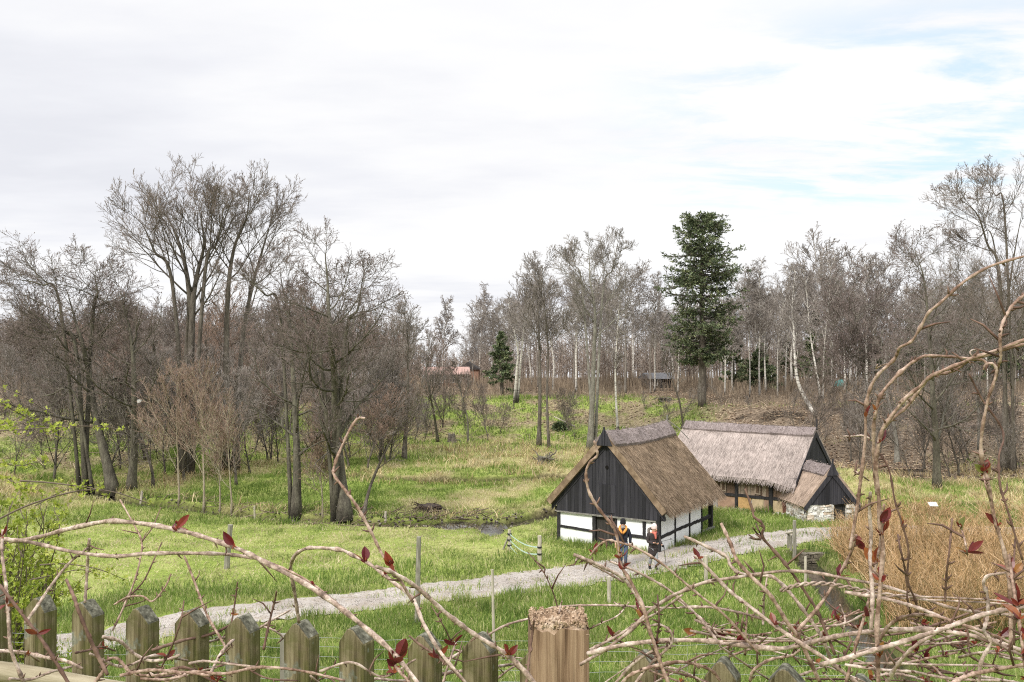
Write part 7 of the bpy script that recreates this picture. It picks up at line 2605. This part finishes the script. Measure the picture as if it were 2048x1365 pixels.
C([(1890, 1205), (1893, 1150), (1899, 1100), (1904, 1038)], 5.5, 'd', 1.7, 1.72, taper=0.1)
C([(2028, 1290), (2030, 1200), (2028, 1130), (2031, 1072)], 5.5, 'd', 1.55, 1.6, leaves=(0.3, 0.6), lsize=60, ltint=0.4)
C([(1490, 1310), (1492, 1260), (1495, 1215)], 6, 't', 1.95, 1.95)
C([(1526, 1250), (1528, 1200), (1534, 1155)], 6, 'p', 2.1, 2.1)
C([(1684, 1270), (1690, 1240), (1680, 1210)], 5, 'p', 2.0, 2.0)
C([(1310, 1370), (1313, 1290), (1318, 1240), (1315, 1190)], 6, 'd', 1.85, 1.9, leaves=(0.35,), lsize=34)
C([(1172, 1262), (1200, 1248), (1235, 1232), (1258, 1205)], 4, 'p', 2.2, 2.2)
C([(1285, 1232), (1265, 1215), (1240, 1212), (1228, 1205)], 5, 'p', 2.1, 2.1, leaves=(0.15,), lsize=45, ltint=0.2)
C([(1180, 1300), (1230, 1275), (1270, 1250), (1320, 1222), (1365, 1190)], 7, 'p', 1.95, 1.9)
C([(1176, 1310), (1215, 1282), (1240, 1262)], 7, 'p', 2.05, 2.05, leaves=(0.75,), lsize=45, ltint=0.15)
C([(1300, 1272), (1290, 1250), (1277, 1245), (1262, 1250)], 5, 'p', 2.0, 2.0, leaves=(0.5,), lsize=52, ltint=0.15)
C([(1265, 1374), (1300, 1330), (1330, 1302), (1345, 1282), (1340, 1262), (1320, 1250), (1300, 1252)], 7, 'p', 1.85, 1.9)
C([(1225, 1374), (1265, 1330), (1310, 1300), (1350, 1292)], 8, 'p', 1.9, 1.9)
C([(1240, 1374), (1262, 1350), (1320, 1330), (1370, 1325), (1420, 1340), (1440, 1362)], 9, 't', 1.8, 1.8)
C([(1500, 1362), (1508, 1340), (1540, 1320), (1580, 1312), (1600, 1300)], 8, 't', 1.9, 1.9)
C([(1390, 1240), (1430, 1258), (1470, 1262), (1520, 1276), (1600, 1280)], 6, 'p', 2.0, 1.95)
C([(1380, 1262), (1430, 1272), (1480, 1280), (1560, 1284)], 6, 'p', 2.05, 2.0)
C([(1360, 1215), (1420, 1215), (1480, 1226), (1540, 1242), (1600, 1252), (1680, 1250), (1735, 1225)], 6.5, 'p', 2.0, 1.9)
C([(1355, 1200), (1400, 1235), (1430, 1265), (1450, 1290)], 5, 'p', 2.1, 2.1)
for k in range(38):
    x0 = vr.uniform(1180, 2000)
    y0 = np.interp(x0, [1180, 1450, 1700, 2000], [1310, 1300, 1285, 1275]) + vr.uniform(-45, 75)
    sl_ = vr.normal(0.05, 0.35)
    L = vr.uniform(90, 330)
    am = vr.uniform(-24, 24)
    ph = vr.uniform(0, 3)
    pts = [(x0 + L * t, y0 + sl_ * L * t + am * math.sin(t * 3.2 + ph)) for t in (0, 0.25, 0.5, 0.75, 1)]
    C(pts, vr.uniform(3.2, 7.5), vr.choice(['p', 'p', 'p', 't', 't', 'd']), vr.uniform(1.75, 2.3), vr.uniform(1.7, 2.3), leaves=(vr.uniform(0.3, 0.98),) if vr.uniform() < 0.75 else (), lsize=vr.uniform(28, 55), ltint=vr.choice([0.15, 0.3, 0.6, 0.85]))

# tall canes at the right
def T(pts, w, col, d0, d1=None, **kw):
    return cane(V4, pts, w, col, d0, d1, **kw)


T([(1757, 1374), (1756, 1320), (1754, 1253), (1761, 1167), (1766, 1099), (1760, 1048), (1757, 985), (1752, 935), (1755, 900), (1764, 863), (1776, 842), (1796, 816), (1812, 796), (1843, 771), (1859, 755), (1885, 742), (1925, 726), (1946, 716), (1990, 702), (2060, 676)], 10.5, 't', 1.6, 1.5, taper=0.3, leaves=(0.06, 0.16, 0.24, 0.27, 0.44), lsize=52, ltint=0.28)
T([(1768, 856), (1785, 838), (1815, 812), (1840, 778), (1862, 752), (1890, 747), (1915, 738), (1940, 718), (1970, 712), (2005, 700), (2060, 686)], 7.5, 't', 1.605, 1.505, taper=0.1)
T([(1754, 990), (1749, 929), (1747, 880), (1748, 845), (1751, 827), (1761, 792), (1788, 758), (1819, 729), (1840, 716), (1856, 712), (1890, 713), (1943, 718), (1966, 721), (1976, 732)], 9, 't', 1.62, 1.55, taper=0.35, leaves=(0.32,), lsize=50, ltint=0.62)
T([(1700, 1100), (1712, 1030), (1719, 980), (1730, 885), (1732, 816), (1740, 779), (1756, 750), (1786, 722), (1795, 706), (1800, 695), (1824, 682), (1843, 651), (1858, 625), (1881, 606), (1919, 571), (1957, 545), (1995, 528), (2060, 510)], 8, 't', 1.65, 1.55, taper=0.25, leaves=(0.22,), lsize=55, ltint=0.12)
T([(2022, 1300), (2020, 1180), (2010, 1110), (1990, 1040), (1975, 965), (1965, 930), (1962, 890), (1966, 850), (1976, 800), (1986, 770), (1993, 742), (1985, 728), (1972, 730), (1967, 740)], 9.5, 't', 1.5, 1.5, taper=0.4, leaves=(0.10, 0.22, 0.36), lsize=55, ltint=0.45)
T([(1990, 760), (1995, 735), (2001, 715), (2000, 680), (2003, 655), (2012, 632), (2030, 606), (2060, 582)], 8, 't', 1.5, 1.48, taper=0.1)
T([(2045, 1120), (2015, 1020), (2000, 970), (1998, 912), (2007, 880), (2000, 850), (1965, 800), (1938, 748)], 5.5, 'd', 1.55, 1.6, taper=0.2)
T([(1985, 1010), (1975, 985), (1968, 955), (1966, 925)], 4, 't', 1.52, 1.52, leaves=(0.75,), lsize=45, ltint=0.7)
T([(1748, 884), (1728, 872), (1705, 873), (1686, 873)], 4.5, 'p', 1.66, 1.7)
T([(1738, 962), (1725, 952), (1714, 945), (1710, 942)], 4, 'p', 1.68, 1.7)
T([(1755, 730), (1752, 738), (1762, 732), (1775, 728)], 3.5, 't', 1.62, 1.62, knots=False)
T([(1946, 716), (1940, 705), (1948, 700), (1956, 706), (1950, 716)], 4, 'p', 1.56, 1.56, knots=False)
T([(2062, 1400), (2050, 1330), (2038, 1240), (2026, 1170), (2018, 1110)], 9, 't', 1.4, 1.45, leaves=(0.15, 0.3, 0.4, 0.52, 0.6), lsize=75, ltint=0.3)
T([(1935, 1110), (1928, 1075), (1920, 1052)], 5, 't', 1.5, 1.5, leaves=(0.05, 0.9), lsize=52, ltint=0.2)

# ---- hawthorn at the left edge, just coming into leaf
r_ = np.random.default_rng(61)
hb_ = ground_at(-20, 5.0)
haw = empty('hawthorn_shrub', hb_, 0, 'hawthorn shrub at the left edge with fresh yellow green leaves', 'shrub')
MT['haw_leaf'] = tintmat('fresh_yellow_green_leaves', [(0, (0.12, 0.17, 0.02)), (0.5, (0.28, 0.335, 0.045)), (1, (0.50, 0.51, 0.12))], 0.5, 0.3, trans=0.4, nscale=4, namt=0.2)
tw, lf = MB(), MB()


def tufts(p, size, n_l, tint):
    """small bunches of lobed leaves; p (N,3)"""
    k = np.repeat(np.arange(len(p)), n_l)
    n = len(k)
    dv_ = unit(r_.normal(0, 1, (n, 3)) + np.array([0, -0.1, 0.5]))
    nr = unit(r_.normal(0, 1, (n, 3)) + np.array([0, -0.5, 0.8]))
    sd = unit(np.cross(dv_, nr))
    nr = np.cross(sd, dv_)
    L = size * r_.uniform(0.5, 1.1, (n, 1))
    b = p[k] + dv_ * L * 0.15
    V = [b, b + dv_ * L * 0.5 + sd * L * 0.42 + nr * L * 0.10, b + dv_ * L * 0.55 + sd * L * 0.14, b + dv_ * L * 1.0 - nr * L * 0.1, b + dv_ * L * 0.55 - sd * L * 0.14, b + dv_ * L * 0.5 - sd * L * 0.42 + nr * L * 0.10]
    v = np.stack(V, 1).reshape(-1, 3)
    o = np.arange(n)[:, None] * 6
    lf.add(v, o + np.array([[0, 2, 3, 4]]), np.concatenate([o + np.array([[0, 1, 2]]), o + np.array([[0, 4, 5]])]), tint=np.repeat(np.clip(r_.normal(tint, 0.2, n), 0, 1), 6))


def sprig(pts, d, w, every, size, nl=4, start=0.1, tint=0.6):
    pp = spline(np.array(pts, float), 24)
    dd = d + 0.06 * np.sin(np.linspace(0, 4, 24) + r_.uniform(0, 6))
    pth = np.stack([(pp[:, 0] - CX) / F * dd, dd, -(pp[:, 1] - CY) / F * dd], -1) - hb_
    tw.tubes(pth, (w / 2 / F * d * np.linspace(1, 0.4, 24))[None], 5)
    u = np.arange(start, 1.0, every) + r_.normal(0, every * 0.2, len(np.arange(start, 1.0, every)))
    u = np.clip(np.append(u, 1.0), 0, 1)
    q = np.stack([np.interp(u, np.linspace(0, 1, 24), pth[:, i]) for i in range(3)], -1)
    q = np.repeat(q, 3, 0) + r_.normal(0, size * 0.5, (len(q) * 3, 3))
    tufts(q, size, nl, tint)


sprig([(-40, 866), (0, 862), (67, 858), (130, 854), (180, 853), (238, 858)], 4.6, 3.5, 0.10, 0.022, 4, 0.2)
sprig([(-40, 790), (0, 806), (36, 826), (60, 838), (85, 846), (112, 866)], 4.7, 3, 0.09, 0.026, 5, 0.2)
sprig([(-40, 770), (0, 775), (25, 785), (60, 800), (90, 820)], 4.8, 2, 0.25, 0.018, 3, 0.3)
sprig([(-40, 835), (0, 852), (20, 858)], 4.7, 3, 0.2, 0.03, 4, 0.3)
sprig([(-40, 920), (0, 926), (36, 932), (60, 928), (92, 920)], 4.7, 3, 0.13, 0.024, 4, 0.2)
sprig([(-40, 930), (0, 950), (30, 966), (58, 980)], 4.7, 3, 0.13, 0.026, 5, 0.2)
sprig([(-40, 1062), (0, 1038), (67, 1007), (158, 982), (225, 984), (300, 1008)], 4.5, 5, 0.30, 0.016, 3, 0.4)
sprig([(40, 962), (90, 965), (135, 970), (180, 976), (215, 986)], 4.5, 4, 0.16, 0.022, 4, 0.4)
sprig([(70, 1012), (120, 985), (150, 975)], 4.55, 3, 0.3, 0.02, 4, 0.3)
sprig([(80, 1130), (130, 1128), (180, 1135), (215, 1145), (250, 1160)], 4.6, 3, 0.10, 0.02, 4, 0.2)
sprig([(60, 1160), (110, 1150), (160, 1140), (200, 1150)], 4.6, 3, 0.12, 0.02, 4, 0.2)
# the dense body
for k in range(46):
    a0 = np.array([r_.normal(0, 0.12), r_.normal(0, 0.15), -0.1])
    tgt = P(r_.uniform(-60, 125) , r_.uniform(990, 1230), 5.0 + r_.normal(0, 0.18)) - hb_
    pts = spline([a0, a0 * 0.4 + tgt * 0.45 + r_.normal(0, 0.06, 3), tgt], 12)
    tw.tubes(pts, (0.006 * np.linspace(1, 0.35, 12))[None], 5)
    lv = branch_level(r_, pts[None], 0.006 * np.ones((1, 12)), np.array([0.75]), 13, 0.32, 0.8, 0.3, 0.42, lambda t: 1.1 - 0.5 * t, 0.05, 0.2, 4, 0.6, 0.0022)
    tw.tubes(lv[0], lv[1], 3, caps=False)
    q, _ = at_t(lv[0], r_.uniform(0.25, 1.0, (len(lv[0]), 9)))
    q = q.reshape(-1, 3)
    q = q[r_.uniform(0, 1, len(q)) < 0.85]
    tufts(q + r_.normal(0, 0.014, q.shape), 0.030, 4, 0.42)
MT['haw_twig'] = plain('grey_brown_shrub_twigs', (0.11, 0.085, 0.065))
tw.build('branches', MT['haw_twig'], haw)
lf.build('foliage', MT['haw_leaf'], haw)
